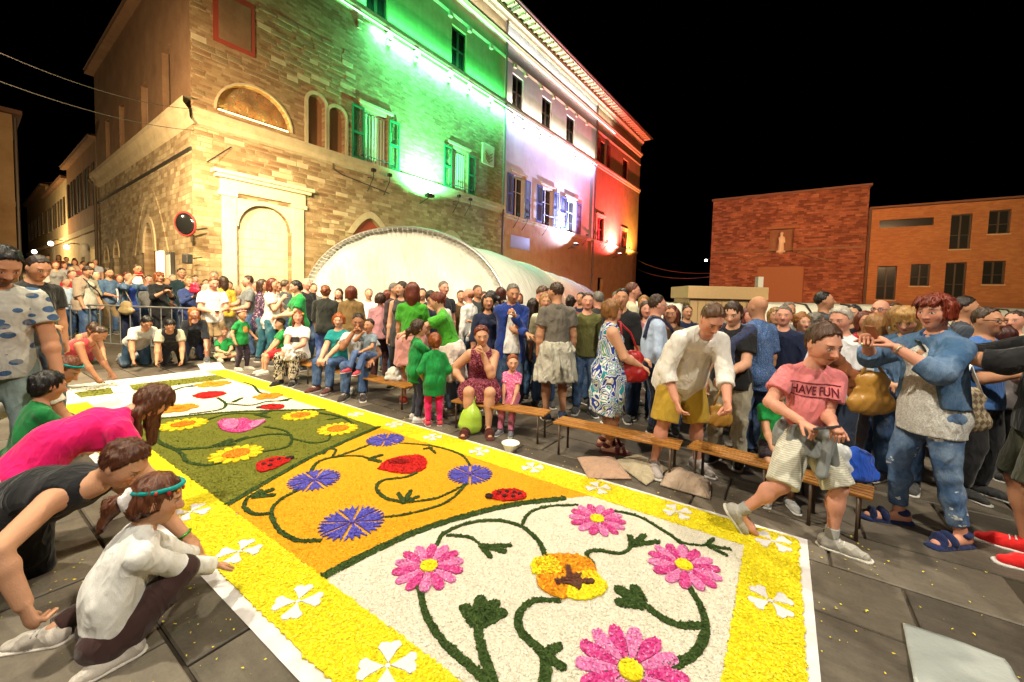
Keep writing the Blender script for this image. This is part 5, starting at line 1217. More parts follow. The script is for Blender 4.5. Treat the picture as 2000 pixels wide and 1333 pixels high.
WHT = [(.74, .69, .58), (.80, .76, .66), (.65, .58, .46), (.77, .71, .57)]
ORA = [(.74, .36, .006), (.80, .42, .012), (.66, .29, .005), (.70, .34, .02)]
OLV = [(.135, .145, .012), (.17, .18, .018), (.10, .11, .01), (.20, .20, .03)]
PNK, MAG, PPL, BLU, RD_, TNG = [(.74, .24, .50), (.80, .38, .60), (.68, .16, .42), (.72, .10, .36)], [(.60, .025, .22), (.70, .06, .30), (.52, .015, .17), (.74, .22, .46)], [(.25, .03, .3)], [(.07, .06, .44), (.10, .09, .55), (.05, .04, .33), (.16, .15, .6)], [(.52, .010, .010), (.62, .02, .015), (.42, .008, .008)], [(.80, .22, .01), (.72, .16, .008), (.85, .30, .02)]
# paper under everything, showing as a white margin
def paper():
    b = NB('paper', .8, .25); n = b.noise(6, 5, .6); b.color(b.ramp(n, [(.35, (.55, .52, .52)), (.6, (.70, .67, .67))])); b.normal(b.bump(b.noise(4, 4), .4, .02))
paper()
MB().add([(x, y*YS, .0025) for x, y in ((-.0, -.02), (C_L, -.02), (C_L, C_W+.05), (-.0, C_W+.05))], [(0, 1, 2, 3)] if YS > 0 else [(3, 2, 1, 0)]).build('paper_sheet', 'paper', CAR)
IB, JB, NA = .33, 2.09, .345                                    # inner edges of the border
wo = T([(625, 1135), (740, 1075), (850, 1030), (1000, 990), (1165, 970)]); og = T([(445, 990), (520, 945), (620, 890), (735, 838)]); gw = T([(300, 822), (450, 806), (560, 800), (640, 800)])
def fix(c, e0=JB, e1=IB): c = smooth_path(c); c[0, 1] = e0; c[-1, 1] = e1; return c
wo, og, gw = fix(wo), fix(og), fix(gw); gw = fix(np.array([(6.62, JB), (6.35, 1.75), (5.95, 1.05), (5.2, IB)]))
petals('yellow_border', [[(.05, .03), (C_L-.1, .03), (C_L-.1, IB), (NA, IB), (NA, JB), (C_L-1.5, JB), (C_L-1.5, C_W-.02), (.05, C_W-.02)]], .012, YEL, size=.011, dens=15000, edge=.004, maxd=2.4, tilt=.28)
petals('white_panel', [np.concatenate([[(NA, IB), (NA, JB)], wo])], .010, WHT, size=.007, dens=15000, edge=.004, maxd=2.2, tilt=.35)
petals('orange_panel', [np.concatenate([wo[::-1], og])], .010, ORA, size=.008, dens=11000, edge=.004, maxd=2.6, tilt=.35)
petals('green_panel', [np.concatenate([og[::-1], gw])], .010, OLV, size=.012, dens=6000, edge=.004, maxd=3.5)
e4 = fix(np.array([(8.3, JB), (8.25, 1.2), (8.2, IB)])); e5 = fix(np.array([(8.75, JB), (8.8, 1.2), (8.7, IB)]))
petals('white_panel', [np.concatenate([gw[::-1], e4])], .010, WHT, size=.014, dens=2500, edge=.004, maxd=4.)
petals('green_panel', [np.concatenate([e4[::-1], e5])], .010, OLV, size=.02, dens=1500, edge=.006)
petals('white_panel', [np.concatenate([e5[::-1], [(9.35, JB), (9.35, IB)]])], .010, WHT, size=.02, dens=800, edge=.006)
for c, w in ((wo, .030), (og, .026), (gw, .024)): petals('border_vine', [strip(c[::6], w)], .016, GRN, size=.011, dens=12000, edge=.003)
def vine(main, w=.020, w2=None, branches=(), paw=(), name='vine'):
    w *= .86; w2 = w2*.86 if w2 else w2; ps = [strip(T(main), w, w2)]+[strip(T(b), w*.95, w*.7) for b in branches]
    for b in paw: ps.append(strip(T(b), w*1.7, w*1.35))
    petals(name, ps, .017, GRN, size=.010, dens=16000, edge=.0025, step=.014)
vine([(817, 1150), (835, 1215), (870, 1265), (915, 1305), (960, 1350)], .017, .026)
vine([(965, 1345), (940, 1270), (930, 1205)], .026, .026, (), [[(932, 1225), (908, 1193)], [(932, 1215), (938, 1178)], [(932, 1218), (966, 1186)], [(934, 1225), (980, 1203)]])
vine([(1095, 1178), (1042, 1180), (1014, 1205), (1018, 1240), (1050, 1272), (1066, 1300), (1062, 1350)], .017, .03, (), [[(1055, 1290), (1092, 1268)], [(1062, 1285), (1098, 1310)]])
vine([(1300, 1312), (1355, 1284), (1377, 1240), (1370, 1195), (1345, 1150)], .028, .017, [[(1376, 1228), (1325, 1226), (1280, 1204), (1248, 1176)]], [[(1255, 1182), (1210, 1158)], [(1250, 1180), (1240, 1155)], [(1252, 1184), (1212, 1183)]])
vine([(852, 1070), (868, 1046), (915, 1026), (975, 1021), (1020, 1034), (1052, 1062), (1066, 1092)], .015, .019, [[(1018, 1032), (1034, 1006), (1070, 993), (1128, 990)], [(872, 1050), (915, 1054), (945, 1072)]], [[(940, 1070), (957, 1092)], [(942, 1072), (985, 1082)], [(944, 1072), (995, 1070)]])
vine([(1188, 1000), (1245, 1012), (1295, 1040), (1328, 1064), (1342, 1082)], .011, .017, [[(1322, 1060), (1350, 1068), (1385, 1070)]], [[(1380, 1070), (1393, 1057)], [(1380, 1070), (1424, 1077)], [(1385, 1072), (1418, 1089)]])
vine([(1158, 1108), (1146, 1086), (1168, 1080), (1213, 1085), (1238, 1068)], .016, .013, (), [[(1235, 1072), (1230, 1052)], [(1238, 1068), (1258, 1050)], [(1240, 1068), (1284, 1063)]])
vine([(628, 1060), (580, 1060), (542, 1036), (530, 1004), (548, 980), (588, 958)], .020, .014, [[(532, 1006), (502, 1009), (478, 996), (484, 976), (500, 970)]], [[(492, 975), (508, 962)], [(495, 972), (530, 961)], [(492, 975), (532, 971)]])
vine([(606, 926), (622, 905), (660, 895), (702, 894), (722, 900)], .018, .012, [[(655, 896), (700, 880), (735, 866)], [(632, 890), (640, 880), (656, 882), (650, 893)]], [[(720, 900), (745, 892)], [(722, 900), (742, 905)]])
vine([(780, 868), (845, 874), (898, 890), (918, 912)], .010, .014, (), [[(845, 877), (828, 880)], [(838, 876), (850, 888)]])
vine([(815, 926), (790, 936), (750, 941), (735, 956), (752, 976), (790, 986)], .014, .018, [[(790, 986), (855, 976), (908, 950)], [(912, 948), (872, 985), (800, 1007), (742, 1016)]], [[(790, 985), (778, 968)], [(792, 982), (802, 963)], [(796, 982), (816, 974)]])
vine([(278, 836), (305, 842), (308, 864), (342, 881), (356, 891), (366, 905), (402, 912), (440, 906)], .026, .016, [[(345, 881), (415, 876), (468, 862), (528, 851), (568, 853)]], [[(420, 874), (450, 862)], [(430, 873), (455, 871)], [(460, 866), (480, 858)]])
vine([(516, 836), (556, 844), (570, 860), (560, 876), (512, 886)], .014, .014, [[(571, 860), (610, 868), (640, 863), (645, 850)]])
vine([(403, 823), (450, 811), (522, 811)], .018, .012, (), [[(500, 812), (525, 818)], [(505, 811), (528, 806)]]); vine([(620, 808), (668, 818), (691, 832)], .018, .016, [[(668, 818), (640, 822)]])
vine([(425, 779), (441, 792), (428, 803), (372, 811)], .02, .016, [[(440, 791), (490, 794), (520, 787), (562, 785)]], [[(455, 788), (472, 780)], [(545, 786), (568, 781)]]); vine([(474, 748), (494, 755), (506, 768), (520, 771)], .018, .02)
vine([(350, 760), (392, 752), (420, 750)], .02, .016); vine([(330, 768), (360, 758), (380, 757)], .025, .02)
def flower(name, px, r_, n, cols_a, cols_b, center, cr, inner=.25, width=.92, ang=0., z=.020, notch=False, flat_tip=False, label=None):
    c = to_ab(gp(*px)); ci = petals(name, [[c+cr*np.array([math.cos(t), math.sin(t)]) for t in np.linspace(0, 6.283, 20)[:-1]]], z+.006, center, size=.012, dens=9000, edge=.002)
    for k in range(n):
        a = ang+6.283*k/n; hw = math.pi/n*width; pts = []
        if notch:    # cornflower wedge with a toothed outer edge
            pts = [(inner*r_, a)]+[(r_*(.62+.0*q), a-hw*1.05) for q in (0,)]+[(r_*(1. if q % 2 == 0 else .76), a-hw*1.15+2.3*hw*q/6) for q in range(7)]+[(r_*.62, a+hw*1.05)]
        else:
            m_ = 9; pts = [(inner*r_, a-hw*.7)]+[(r_*(1-.30*abs(2*q/(m_-1)-1)**2.6), a-hw*(1.08 if 0 < q < m_-1 else .98)+2.16*hw*q/(m_-1)) for q in range(m_)]+[(inner*r_, a+hw*.7)]
        petals('petal', [[c+rr*np.array([math.cos(t), math.sin(t)]) for rr, t in pts]], z+.0006*(k % 3), cols_a if k % 2 else cols_b, ci, size=.010, dens=13000, edge=.0015, step=.018, maxd=3.0)
    return ci
for px, r_ in (((837, 1112), .205), ((1166, 1019), .20), ((1335, 1110), .205), ((1232, 1318), .235)): flower('daisy', px, r_, 14, PNK, MAG, YEL, .05)
for px, r_ in (((614, 941), .205), ((688, 1025), .215), ((918, 930), .20), ((753, 862), .20)): flower('cornflower', px, r_, 8, BLU, BLU, PPL+BLU, .02, .1, .72, .3, notch=True)
for px, r_ in (((462, 890), .225), ((358, 832), .235), ((587, 814), .21), ((660, 841), .22)): flower('sunflower', px, r_, 16, ORA+YEL, YEL, TNG, .115, .42, .9)
for px, r_ in (((417, 752), .25), ((524, 776), .20), ((348, 800), .22)): flower('orange_flower', px, r_, 6, TNG, TNG, TNG, .06, .1, 1.)
def blob(name, px_pts, cols, z=.021, parent=None, size=.013): return petals(name, [smooth_path(np.concatenate([T(px_pts), T(px_pts[:1])]), 5)[:-1]], z, cols, parent, size=size, dens=10000, edge=.0035)
pa = blob('pansy', [(1040, 1105), (1065, 1090), (1110, 1087), (1150, 1098), (1165, 1122), (1140, 1140), (1100, 1150), (1070, 1140)], TNG+ORA, .020)
for nm, pp, cc, zz in (('petal', [(1037, 1110), (1045, 1097), (1075, 1094), (1095, 1110), (1092, 1130), (1060, 1130), (1040, 1125)], YEL, .022), ('petal', [(1048, 1132), (1075, 1122), (1100, 1132), (1108, 1155), (1105, 1175), (1075, 1168), (1052, 1152)], ORA+TNG, .0225), ('petal', [(1108, 1150), (1130, 1125), (1160, 1122), (1183, 1145), (1182, 1162), (1155, 1177), (1125, 1178), (1105, 1168)], YEL, .0215), ('pansy_heart', [(1082, 1140), (1105, 1138), (1108, 1112), (1120, 1130), (1135, 1128), (1132, 1140), (1158, 1140), (1158, 1150), (1138, 1150), (1130, 1160), (1112, 1150), (1090, 1150)], [(.10, .035, .02), (.14, .05, .03)], .031)): blob(nm, pp, cc, zz, pa)
po = blob('poppy', [(737, 919), (755, 903), (785, 895), (820, 893), (833, 905), (828, 920), (800, 928), (765, 926)], RD_); blob('poppy_heart', [(755, 905), (785, 902), (800, 908), (775, 912)], [(.25, .005, .005)], .029, po)
po = blob('poppy', [(375, 776), (395, 769), (430, 767), (442, 771), (425, 777), (395, 781)], RD_)
ro = blob('rose', [(424, 830), (436, 822), (465, 822), (475, 819), (490, 824), (518, 824), (512, 830), (490, 842), (465, 848), (435, 843)], MAG); blob('petal', [(434, 830), (445, 823), (462, 824), (466, 833), (455, 842), (438, 838)], PNK, .0285, ro); blob('petal', [(486, 833), (500, 826), (517, 824), (510, 831), (494, 840)], PNK, .0285, ro)
for pts, hd, spots in (([(958, 978), (962, 966), (985, 960), (1012, 961), (1028, 970), (1022, 979), (990, 983)], (955, 975), [(975, 968), (990, 966), (1005, 968), (985, 975), (1002, 976), (1015, 971)]), ([(500, 918), (505, 907), (530, 898), (550, 896), (568, 900), (555, 910), (530, 921), (508, 926)], (566, 899), [(515, 912), (530, 905), (545, 902), (528, 914)]), ([(508, 800), (512, 795), (535, 792), (555, 795), (550, 801), (528, 802)], (506, 799), [(520, 797), (535, 796)])):
    lb = blob('ladybird', pts, RD_, .022); bl_ = [(.02, .01, .01), (.05, .02, .02)]; c = to_ab(gp(*hd)); petals('ladybird_head', [[c+.035*np.array([math.cos(t), math.sin(t)]) for t in np.linspace(0, 6.28, 12)[:-1]]], .029, bl_, lb, dens=9000, size=.009)
    for s in spots: c = to_ab(gp(*s)); petals('spot', [[c+.019*np.array([math.cos(t), math.sin(t)]) for t in np.linspace(0, 6.28, 9)[:-1]]], .0295, bl_, lb, dens=9000, size=.009, edge=.002)
WP = [(.72, .68, .70), (.80, .76, .78)]
for px, r_ in (((582, 1181), .118), ((468, 1082), .118), ((372, 1005), .118), ((757, 1308), .125), ((1505, 1180), .115), ((1510, 1062), .115), ((1323, 1004), .105), ((1168, 957), .105), ((1040, 917), .105), ((936, 885), .105), ((845, 857), .105), ((770, 832), .105), ((695, 812), .10), ((300, 948), .11)):
    c = to_ab(gp(*px)); cl = petals('clover', [[c+.012*np.array([math.cos(t), math.sin(t)]) for t in np.linspace(0, 6.28, 8)[:-1]]], .019, WP, dens=0, edge=0)
    for k in range(4):
        a = .785+1.571*k; pts = []
        for t, rr in ((0, .10), (-.42, .62), (-.5, .86), (-.33, 1.), (-.12, .97), (0, .86), (.12, .97), (.33, 1.), (.5, .86), (.42, .62)): pts.append(c+rr*r_*np.array([math.cos(a+t), math.sin(a+t)]))
        petals('petal', [pts], .0195, WP, cl, dens=0, edge=.0008)
# petals dropped on the paving
Q = []
for k in range(520):
    a, b = (prs.uniform(-.9, 3.5), C_W+.08+abs(prs.normal())*.35) if k % 2 else ((-abs(prs.normal())*.5, prs.uniform(-.3, 2)) if k % 4 == 0 else (prs.uniform(0, 6), -abs(prs.normal())*.25)); Q.append((a, b))
Q = np.array(Q); V = []; F = []
for i, (a, b) in enumerate(Q):
    p = cw(a, b, .006); t = prs.rand()*6.28; s = .006*prs.uniform(.4, 1.5)
    for ux, uy in ((-1, -.2), (0, -.6), (1, .1), (.1, .6)): V.append((p[0]+s*(ux*math.cos(t)-uy*math.sin(t)), p[1]+s*(ux*math.sin(t)+uy*math.cos(t)), p[2]+prs.rand()*.006))
    F.append(tuple(range(4*i, 4*i+4)))
me = bpy.data.meshes.new('fallen_petals'); me.from_pydata(V, [], F); me.materials.append(MAT['petals']); at_ = me.attributes.new('col', 'FLOAT_COLOR', 'POINT'); at_.data.foreach_set('color', np.tile([.85, .68, .05, 1], (len(V), 1)).astype(np.float32).ravel())
o = bpy.data.objects.new('fallen_petals', me); COL.objects.link(o); tag(o, 'loose yellow petals dropped on the paving round the flower carpet', 'petals', kind='stuff')
# ---------------------------------------------------------------- printed cloths
def pat(name, fn, rough=.85):
    b = NB(name, rough, .2); c = fn(b); b.color(c); b.normal(b.bump(creases(b), .7, .013))
def _leaf(b):
    n = b.noise(3.4, 1.5, .5, b.vmap((1, 1, .8), (.3, .4, .1)), 2.6); A, Wt, Tl, Gn = (.02, .05, .30), (.70, .70, .68), (.03, .26, .32), (.10, .26, .12)
    return b.ramp(n, [(.0, A), (.33, Wt), (.36, A), (.40, Wt), (.43, Tl), (.465, Wt), (.49, A), (.525, Wt), (.55, Gn), (.575, Wt), (.60, A), (.64, Wt), (.67, Tl)], 'CONSTANT')
pat('leaf_print', _leaf)
pat('zebra_print', lambda b: b.mix(b.math('GREATER_THAN', b.noise(26, 2, .5, b.vmap((1, 1, .6)), 1.5), .5), (.02, .018, .015), (.46, .40, .30)))
def _dots(b):
    v = b.n('TexVoronoi', i_0=b.vmap((1, .35, 1.6))); v.inputs['Scale'].default_value = 9; s = b.n('TexWave', i_0=b.obj(), bands_direction='Z'); s.inputs['Scale'].default_value = 34
    base = b.mix(b.math('GREATER_THAN', s.outputs[1], .62), (.50, .49, .44), (.33, .33, .30)); return b.mix(b.math('LESS_THAN', v.outputs[0], .36), base, b.ramp(b.noise(9, 1), [(.4, (.05, .10, .20)), (.55, (.16, .18, .20)), (.65, (.12, .07, .22))], 'CONSTANT'))
pat('dotted_shirt', _dots)
pat('maroon_print', lambda b: b.mix(b.math('GREATER_THAN', b.noise(70, 2, .6), .53), (.10, .010, .025), (.34, .10, .14)))
pat('lace', lambda b: b.mix(b.math('GREATER_THAN', b.noise(75, 3, .6, None, 2.), .5), (.42, .41, .39), (.66, .64, .61)))
def _rib(b): s = b.n('TexWave', i_0=b.obj(), bands_direction='Z'); s.inputs['Scale'].default_value = 26; return b.mix(b.math('GREATER_THAN', s.outputs[1], .6), (.62, .60, .50), (.44, .43, .36))
pat('ribbed_cotton', _rib)
pat('pink_print', lambda b: b.mix(b.math('GREATER_THAN', b.noise(22, 2, .6, b.vmap((1, 1, 2.5)), 2.), .55), (.70, .10, .30), (.78, .42, .50)))
pat('dark_flower', lambda b: b.mix(b.math('GREATER_THAN', b.noise(20, 2, .6, None, 1.), .58), (.05, .03, .06), (.38, .22, .28)))
pat('micro_dot', lambda b: b.mix(b.math('GREATER_THAN', b.noise(150, 1, .5), .58), (.05, .11, .28), (.22, .30, .44)))
def _rip(b):
    n1 = b.noise(7, 4, .65); n2 = b.noise(420, 2, .7, b.vmap((1, 1, .2))); f = b.math('ADD', b.math('MULTIPLY', b.math('SUBTRACT', n1, .40), 2.2), b.math('MULTIPLY', b.math('SUBTRACT', n2, .5), .8), clamp=True)
    c = b.mix(f, (.06, .12, .25), (.30, .40, .52)); return b.mix(b.math('GREATER_THAN', b.noise(9, 3, .6, b.vmap((1, 1, 1.8))), .66), c, (.66, .68, .68))
pat('ripped_denim', _rip)
def _check(b): t = b.n('TexChecker', i_0=b.vmap((1, 1, 1), (0, .785, 0))); t.inputs['Scale'].default_value = 28; return b.mix(t.outputs[1], (.20, .14, .09), (.46, .38, .26))
pat('check_canvas', _check, .5)

# ---------------------------------------------------------------- things people wear and hold
def wpt(c, p): a = -math.radians(c['face']); x, y, z = p; return c['pos']+V3([math.cos(a)*x-math.sin(a)*y, math.sin(a)*x+math.cos(a)*y, z])
def phone(label, col=(.02, .02, .02), two=True, hand=0, size=(.075, .15), flatlay=False, cat='phone'):
    def fn(c):
        h = c['hd']; p = (h[0][0]+h[1][0])/2 if two else h[hand][0]; p = p+V3([0, .012, .015]) if two else p - h[hand][2]*(-.022)
        u = nrm(c['hc']-p); u = nrm(u*V3([.3, 1, 1])); w_, h_ = size
        o = empty(cat.replace(' ', '_') if cat != 'phone' else 'mobile_phone', wpt(c, p), -math.radians(c['face']), label, cat)
        xr = V3([1., 0, 0]); yu = nrm(np.cross(u, xr)*1.); R = np.array([xr, -u, -np.cross(xr, u)*-1.]).T
        MB().box(-w_, w_, -.006, .006, -h_/2, h_/2, (R, V3([0, 0, 0.]))).build('case', 'plastic', o, col, bevel=.004); MB().box(-w_*.93, w_*.93, -.0075, -.0062, -h_*.46, h_*.46, (R, V3([0, 0, 0.]))).build('screen', 'window_dark', o)
    return fn
def wrap(c_, z0=.06, z1=-.17, o=.028, mat='cloth', name='tied_sweater', sl=True, loose=.02, front=True):
    def fn(c):
        U = c['U']; F_ = Field(); pv, T, fwd = c['pv'], c['T'], c['fwd']; b = V3([pv[0], pv[1], pv[2]+z1*U])
        F_.cone(pv+T*z0*U, pv, .085*U+o*U, .098*U+o*U, .03, fwd, 1.25); F_.cone(pv, b, .098*U+o*U, .104*U+o*U+loose*U, .03, fwd, 1.2, cut=True)
        for s in (1, -1): F_.ell(pv+V3([.045*U*s, 0, -.015*U])-fwd*.036*U, c['Rt'], V3([.055]*3)*U+o*U*.8, .03)
        F_.plane(pv+T*z0*U, T)
        if not front: F_.cone(pv+fwd*.16*U+V3([0, 0, .02*U]), b+fwd*.16*U-V3([0, 0, .1*U]), .05*U, .10*U, .02, op='s')
        P, F = F_.mesh(c['h']*.8, None, (.006*U, .08*U, c['sd']+41, (1.5, 1.5, .3))); g = c['add'](name, P, F, mat, c_)
        if sl:
            K = Field(); k0 = pv+fwd*(.085+o)*U+V3([0, 0, .03*U]); K.ell(k0, np.eye(3), V3([.04, .03, .032])*U, .01)
            for s in (1, -1): K.cone(k0, k0+V3([s*.045, .01, -.17])*U, .026*U, .022*U, .015); K.cone(k0, k0+V3([s*.09*U, -.05*U, .025*U]), .024*U, .024*U, .015)
            P, F = K.mesh(c['h']*.7); c['add']('sleeve_knot', P, F, mat, c_, parent=g)
    return fn
def over_shoulder(c_, name='shoulder_sweater'):
    def fn(c):
        U = c['U']; F_ = Field(); nb, fy, rx, T = c['nb'], c['fy'], c['rx'], c['T']
        for s in (1, -1):
            F_.cone(nb-fy*.05*U+rx*.02*s*U, c['shl'][0 if s > 0 else 1]+T*.04*U, .034*U, .036*U, .03); F_.cone(c['shl'][0 if s > 0 else 1]+T*.035*U, nb+fy*.085*U-T*.10*U, .036*U, .03*U, .03); F_.cone(nb+fy*.085*U-T*.10*U, nb+fy*.10*U-T*.22*U+rx*s*.02*U, .03*U, .026*U, .02)
        P, F = F_.mesh(c['h']*.75, None, (.004, .07, c['sd'])); c['add'](name, P, F, 'cloth', c_)
    return fn
def bag(label, col, size, at_p, strap=None, mat='leather', name='handbag', sag=1., band=None):
    """at_p and strap points in world coordinates"""
    w, d, h = size; o = empty(name, at_p, 0, label, 'bag'); F_ = Field()
    F_.cone((-w*.36, 0, h*.22), (w*.36, 0, h*.22), h*.24, h*.24, .03, (0, 1, 0), 1.3*h*.5/d); F_.cone((-w*.26, 0, h*.78), (w*.26, 0, h*.78), h*.16, h*.16, .08, (0, 1, 0), 1.8*h*.5/d); F_.cone((0, 0, h*.3), (0, 0, h*.75), w*.36, w*.3, .05, (0, 1, 0), w*.8/d)
    P, F = F_.mesh(max(.008, min(size)*.09), None, (.004*sag, .07, 3)); obj_np('bag_body', P, F, mat, o, col, True)
    if strap:
        q = [V3(p)-V3(at_p) for p in strap]; MB().tube(q, .012, 6).build('strap', 'leather' if mat != 'cloth' else 'cloth', o, col, True)
    return o
def strap_part(c_, side=1, r_=.014):
    def fn(c):
        U = c['U']; s = side; a = c['shl'][0 if s > 0 else 1]*.55+c['nb']*.45; fy, T, rx = c['fy'], c['T'], c['rx']
        pts = [a-fy*.085*U-T*.1*U, a-fy*.05*U+T*.035*U, a+T*.045*U, a+fy*.07*U, c['ch']+fy*.115*U+rx*s*.04*U, c['mid']+fy*.12*U-rx*s*.06*U, c['pv']+fy*.08*U-rx*s*.14*U]
        P, F = ring_tube(smooth3(pts), r_, 6); c['add']('strap', P, F, 'leather', c_)
    return fn
def smooth3(P, n=6):
    P = [V3(p, float) for p in P]; Q = [2*P[0]-P[1]]+P+[2*P[-1]-P[-2]]; out = []
    for i in range(1, len(Q)-2):
        for t in np.linspace(0, 1, n, endpoint=False):
            p0, p1, p2, p3 = Q[i-1:i+3]; out.append(.5*((2*p1)+(-p0+p2)*t+(2*p0-5*p1+4*p2-p3)*t*t+(-p0+3*p1-3*p2+p3)*t**3))
    return out+[P[-1]]
def print_text(txt, w_, zoff, col=(.12, .01, .02), bars=True, back=False):
    def fn(c):
        from mathutils.bvhtree import BVHTree
        cu = bpy.data.curves.new('t', 'FONT'); cu.body = txt; cu.align_x = 'CENTER'; cu.size = 1.; cu.offset = .018; to = bpy.data.objects.new('t', cu); COL.objects.link(to); bpy.context.view_layer.update()
        me = to.to_mesh(); bm = bmesh.new(); bm.from_mesh(me); to.to_mesh_clear(); bpy.data.objects.remove(to)
        bmesh.ops.triangulate(bm, faces=bm.faces); bmesh.ops.subdivide_edges(bm, edges=[e for e in bm.edges if e.calc_length() > .15], cuts=2); bmesh.ops.triangulate(bm, faces=bm.faces)
        V = np.array([v.co[:] for v in bm.verts]); F = [[v.index for v in f.verts] for f in bm.faces]; bm.free()
        k = w_/(V[:, 0].max()-V[:, 0].min()); V = V*k; V[:, 1] *= 1.45
        if bars:
            for y0 in (-.018, V[:, 1].max()+.012):
                n = len(V); xs = np.linspace(-w_*.55, w_*.55, 25); V = np.concatenate([V, np.array([(x, y, 0) for x in xs for y in (y0, y0+.006)])]); F += [[n+2*i, n+2*i+2, n+2*i+3] for i in range(24)]+[[n+2*i, n+2*i+3, n+2*i+1] for i in range(24)]
        sh = c['shirt'].data; bv = BVHTree.FromPolygons([v.co[:] for v in sh.vertices], [list(p.vertices) for p in sh.polygons])
        o_ = c['ch']+c['T']*zoff; out = []
        for x, y, _ in V:
            p = o_-c['rx']*x+c['T']*y; r = bv.ray_cast(Vector(p+c['fy']*.5), Vector(-c['fy']), 1.); out.append(V3(r[0])+c['fy']*.004 if r[0] is not None else p+c['fy']*.12)
        F = np.array(F); c['add']('shirt_print', np.array(out), F, 'cloth', col, smooth=False, parent=c['shirt'])
    return fn
def patch(col, w_, h_, zoff, xoff=0., name='shirt_print'):
    def fn(c):
        from mathutils.bvhtree import BVHTree
        sh = c['shirt'].data; bv = BVHTree.FromPolygons([v.co[:] for v in sh.vertices], [list(p.vertices) for p in sh.polygons]); P = []; F = []; n = 8
        for j in range(n+1):
            for i in range(n+1):
                p = c['ch']+c['T']*(zoff+h_*(j/n-.5))+c['rx']*(xoff+w_*(i/n-.5)); r = bv.ray_cast(Vector(p+c['fy']*.5), Vector(-c['fy']), 1.); P.append(V3(r[0])+c['fy']*.004 if r[0] is not None else p+c['fy']*.1)
        for j in range(n):
            for i in range(n): a = j*(n+1)+i; F.append((a, a+1, a+n+2, a+n+1))
        c['add'](name, np.array(P), np.array(F), 'cloth', col, parent=c['shirt'])
    return fn
def watch(hand=1, col=(.6, .55, .4)):
    def fn(c):
        w = c['wr'][hand]; d = nrm(c['wr'][hand]-c['el'][hand]); u = nrm(np.cross(d, V3([.3, .2, 1.]))); v = np.cross(d, u); P, F = ring_tube([w-d*.01+(u*math.cos(t)+v*math.sin(t))*.034*c['U']/1.6 for t in np.linspace(0, 6.283, 15)[:-1]], .007, 5, True); c['add']('bracelet', P, F, 'metal', col)
    return fn

BLK, NVY, JEA, LJE, KHA, WHI, GRY, GRN_S, TEA = (.012, .012, .014), (.012, .018, .05), (.035, .075, .17), (.10, .18, .32), (.26, .18, .09), (.72, .70, .66), (.16, .16, .155), (.008, .22, .045), (.005, .20, .20)
LGR, PNKS, CRE, DNM, LBL = (.06, .32, .03), (.60, .24, .26), (.62, .58, .40), (.05, .11, .21), (.42, .52, .70)
BRN, DBR, AUB, GIN, BLO, GHR, WHR, BKH = (.05, .025, .013), (.022, .012, .008), (.13, .025, .010), (.26, .075, .018), (.32, .18, .06), (.17, .16, .14), (.52, .50, .45), (.008, .007, .007)
def tp(c, sl='short', **k): return dict(c=c, sl=sl, **k)
def tr(c, kind='long', **k): return dict(c=c, kind=kind, **k)
def jn(c=JEA, **k): return dict(c=c, mat='denim', **k)
def hr(s, c, **k): return dict(s=s, c=c, **k)
G1, G2, G3, G4 = 'spectators behind the barrier', 'spectators standing along the carpet', 'people seated along the carpet', 'people laying petals on the carpet'
P_ = person
# -------- spectators behind the steel barrier
P_('woman in beige cardigan and white top looking down behind the barrier', 165, 9.9, 521, face=140, fem=True, build=1.15, head=(0, 28, 0), hands=('rest', 'rest'), hair=hr('short', BRN, vol=1.6), top_c=[tp((.55, .50, .42), 'none', hem=-.10), tp((.38, .30, .22), 'elbow', name='cardigan', o=.02, hem=-.12, open=.12)], bottom=jn(), group=G1, extras=[strap_part(BLK, 1)])
P_('bearded man in denim shirt behind the beige cardigan woman', 212, 10.8, 527, face=150, hands=('belly', 'rest'), hair=hr('short', DBR), beard=.8, skin='tan', top_c=tp(DNM, 'elbow', mat='denim'), bottom=tr(KHA), group=G1)
P_('person in pale sun hat half hidden behind the bearded man', 188, 11.6, 535, face=160, lod=0, hair=hr('short', (.5, .46, .38), vol=2.8, topv=.08), top_c=tp((.3, .28, .25)), bottom=jn(), group=G1)
P_('woman in denim jacket and blue top raising a red phone', 250, 9.9, 534, face=150, fem=True, build=1.1, head=(0, -8, 0), hands=('high', 'high'), hair=hr('short', AUB, vol=1.5), top_c=[tp((.02, .05, .30), 'none', hem=-.06), tp(DNM, 'elbow', name='jacket', mat='denim', o=.02, hem=-.06, open=.10)], bottom=tr(NVY), group=G1, extras=[phone('red phone held up by the woman in a denim jacket', (.7, .01, .02), size=(.09, .09))])
P_('tall man in glasses and white shirt behind the red phone', 268, 11.2, 516, face=155, skin='tan', hair=hr('short', BRN), glasses=BLK, top_c=tp(WHI), bottom=jn(), group=G1)
P_('red haired woman in black photographing from behind the barrier', 310, 9.9, 533, face=160, fem=True, hands=('phone', 'phone'), hair=hr('bob', GIN, fringe=.12), top_c=tp(BLK, 'elbow', hem=-.12), bottom=tr(BLK), group=G1, extras=[phone('dark phone of the red haired woman in black')])
P_('grey man mostly hidden behind the red haired woman in black', 337, 11.4, 538, face=160, lod=0, hair=hr('short', GHR), top_c=tp(GRY), bottom=jn(), group=G1)
P_('tall man in dark green polo behind the blond woman in blue', 354, 10.8, 526, face=165, skin='tan', hair=hr('short', DBR), top_c=tp((.012, .03, .035), collar=True), bottom=jn(), group=G1)
P_('blond woman in blue jacket filming with a small camera', 368, 9.7, 543, face=160, fem=True, build=1.1, hands=('phone', 'phone'), hair=hr('curly', (.36, .25, .12)), top_c=tp((.03, .05, .16), 'long', hem=-.10), bottom=tr(NVY), group=G1, extras=[phone('small grey camera of the blond woman in blue', (.06, .07, .08), size=(.055, .07), cat='camera')])
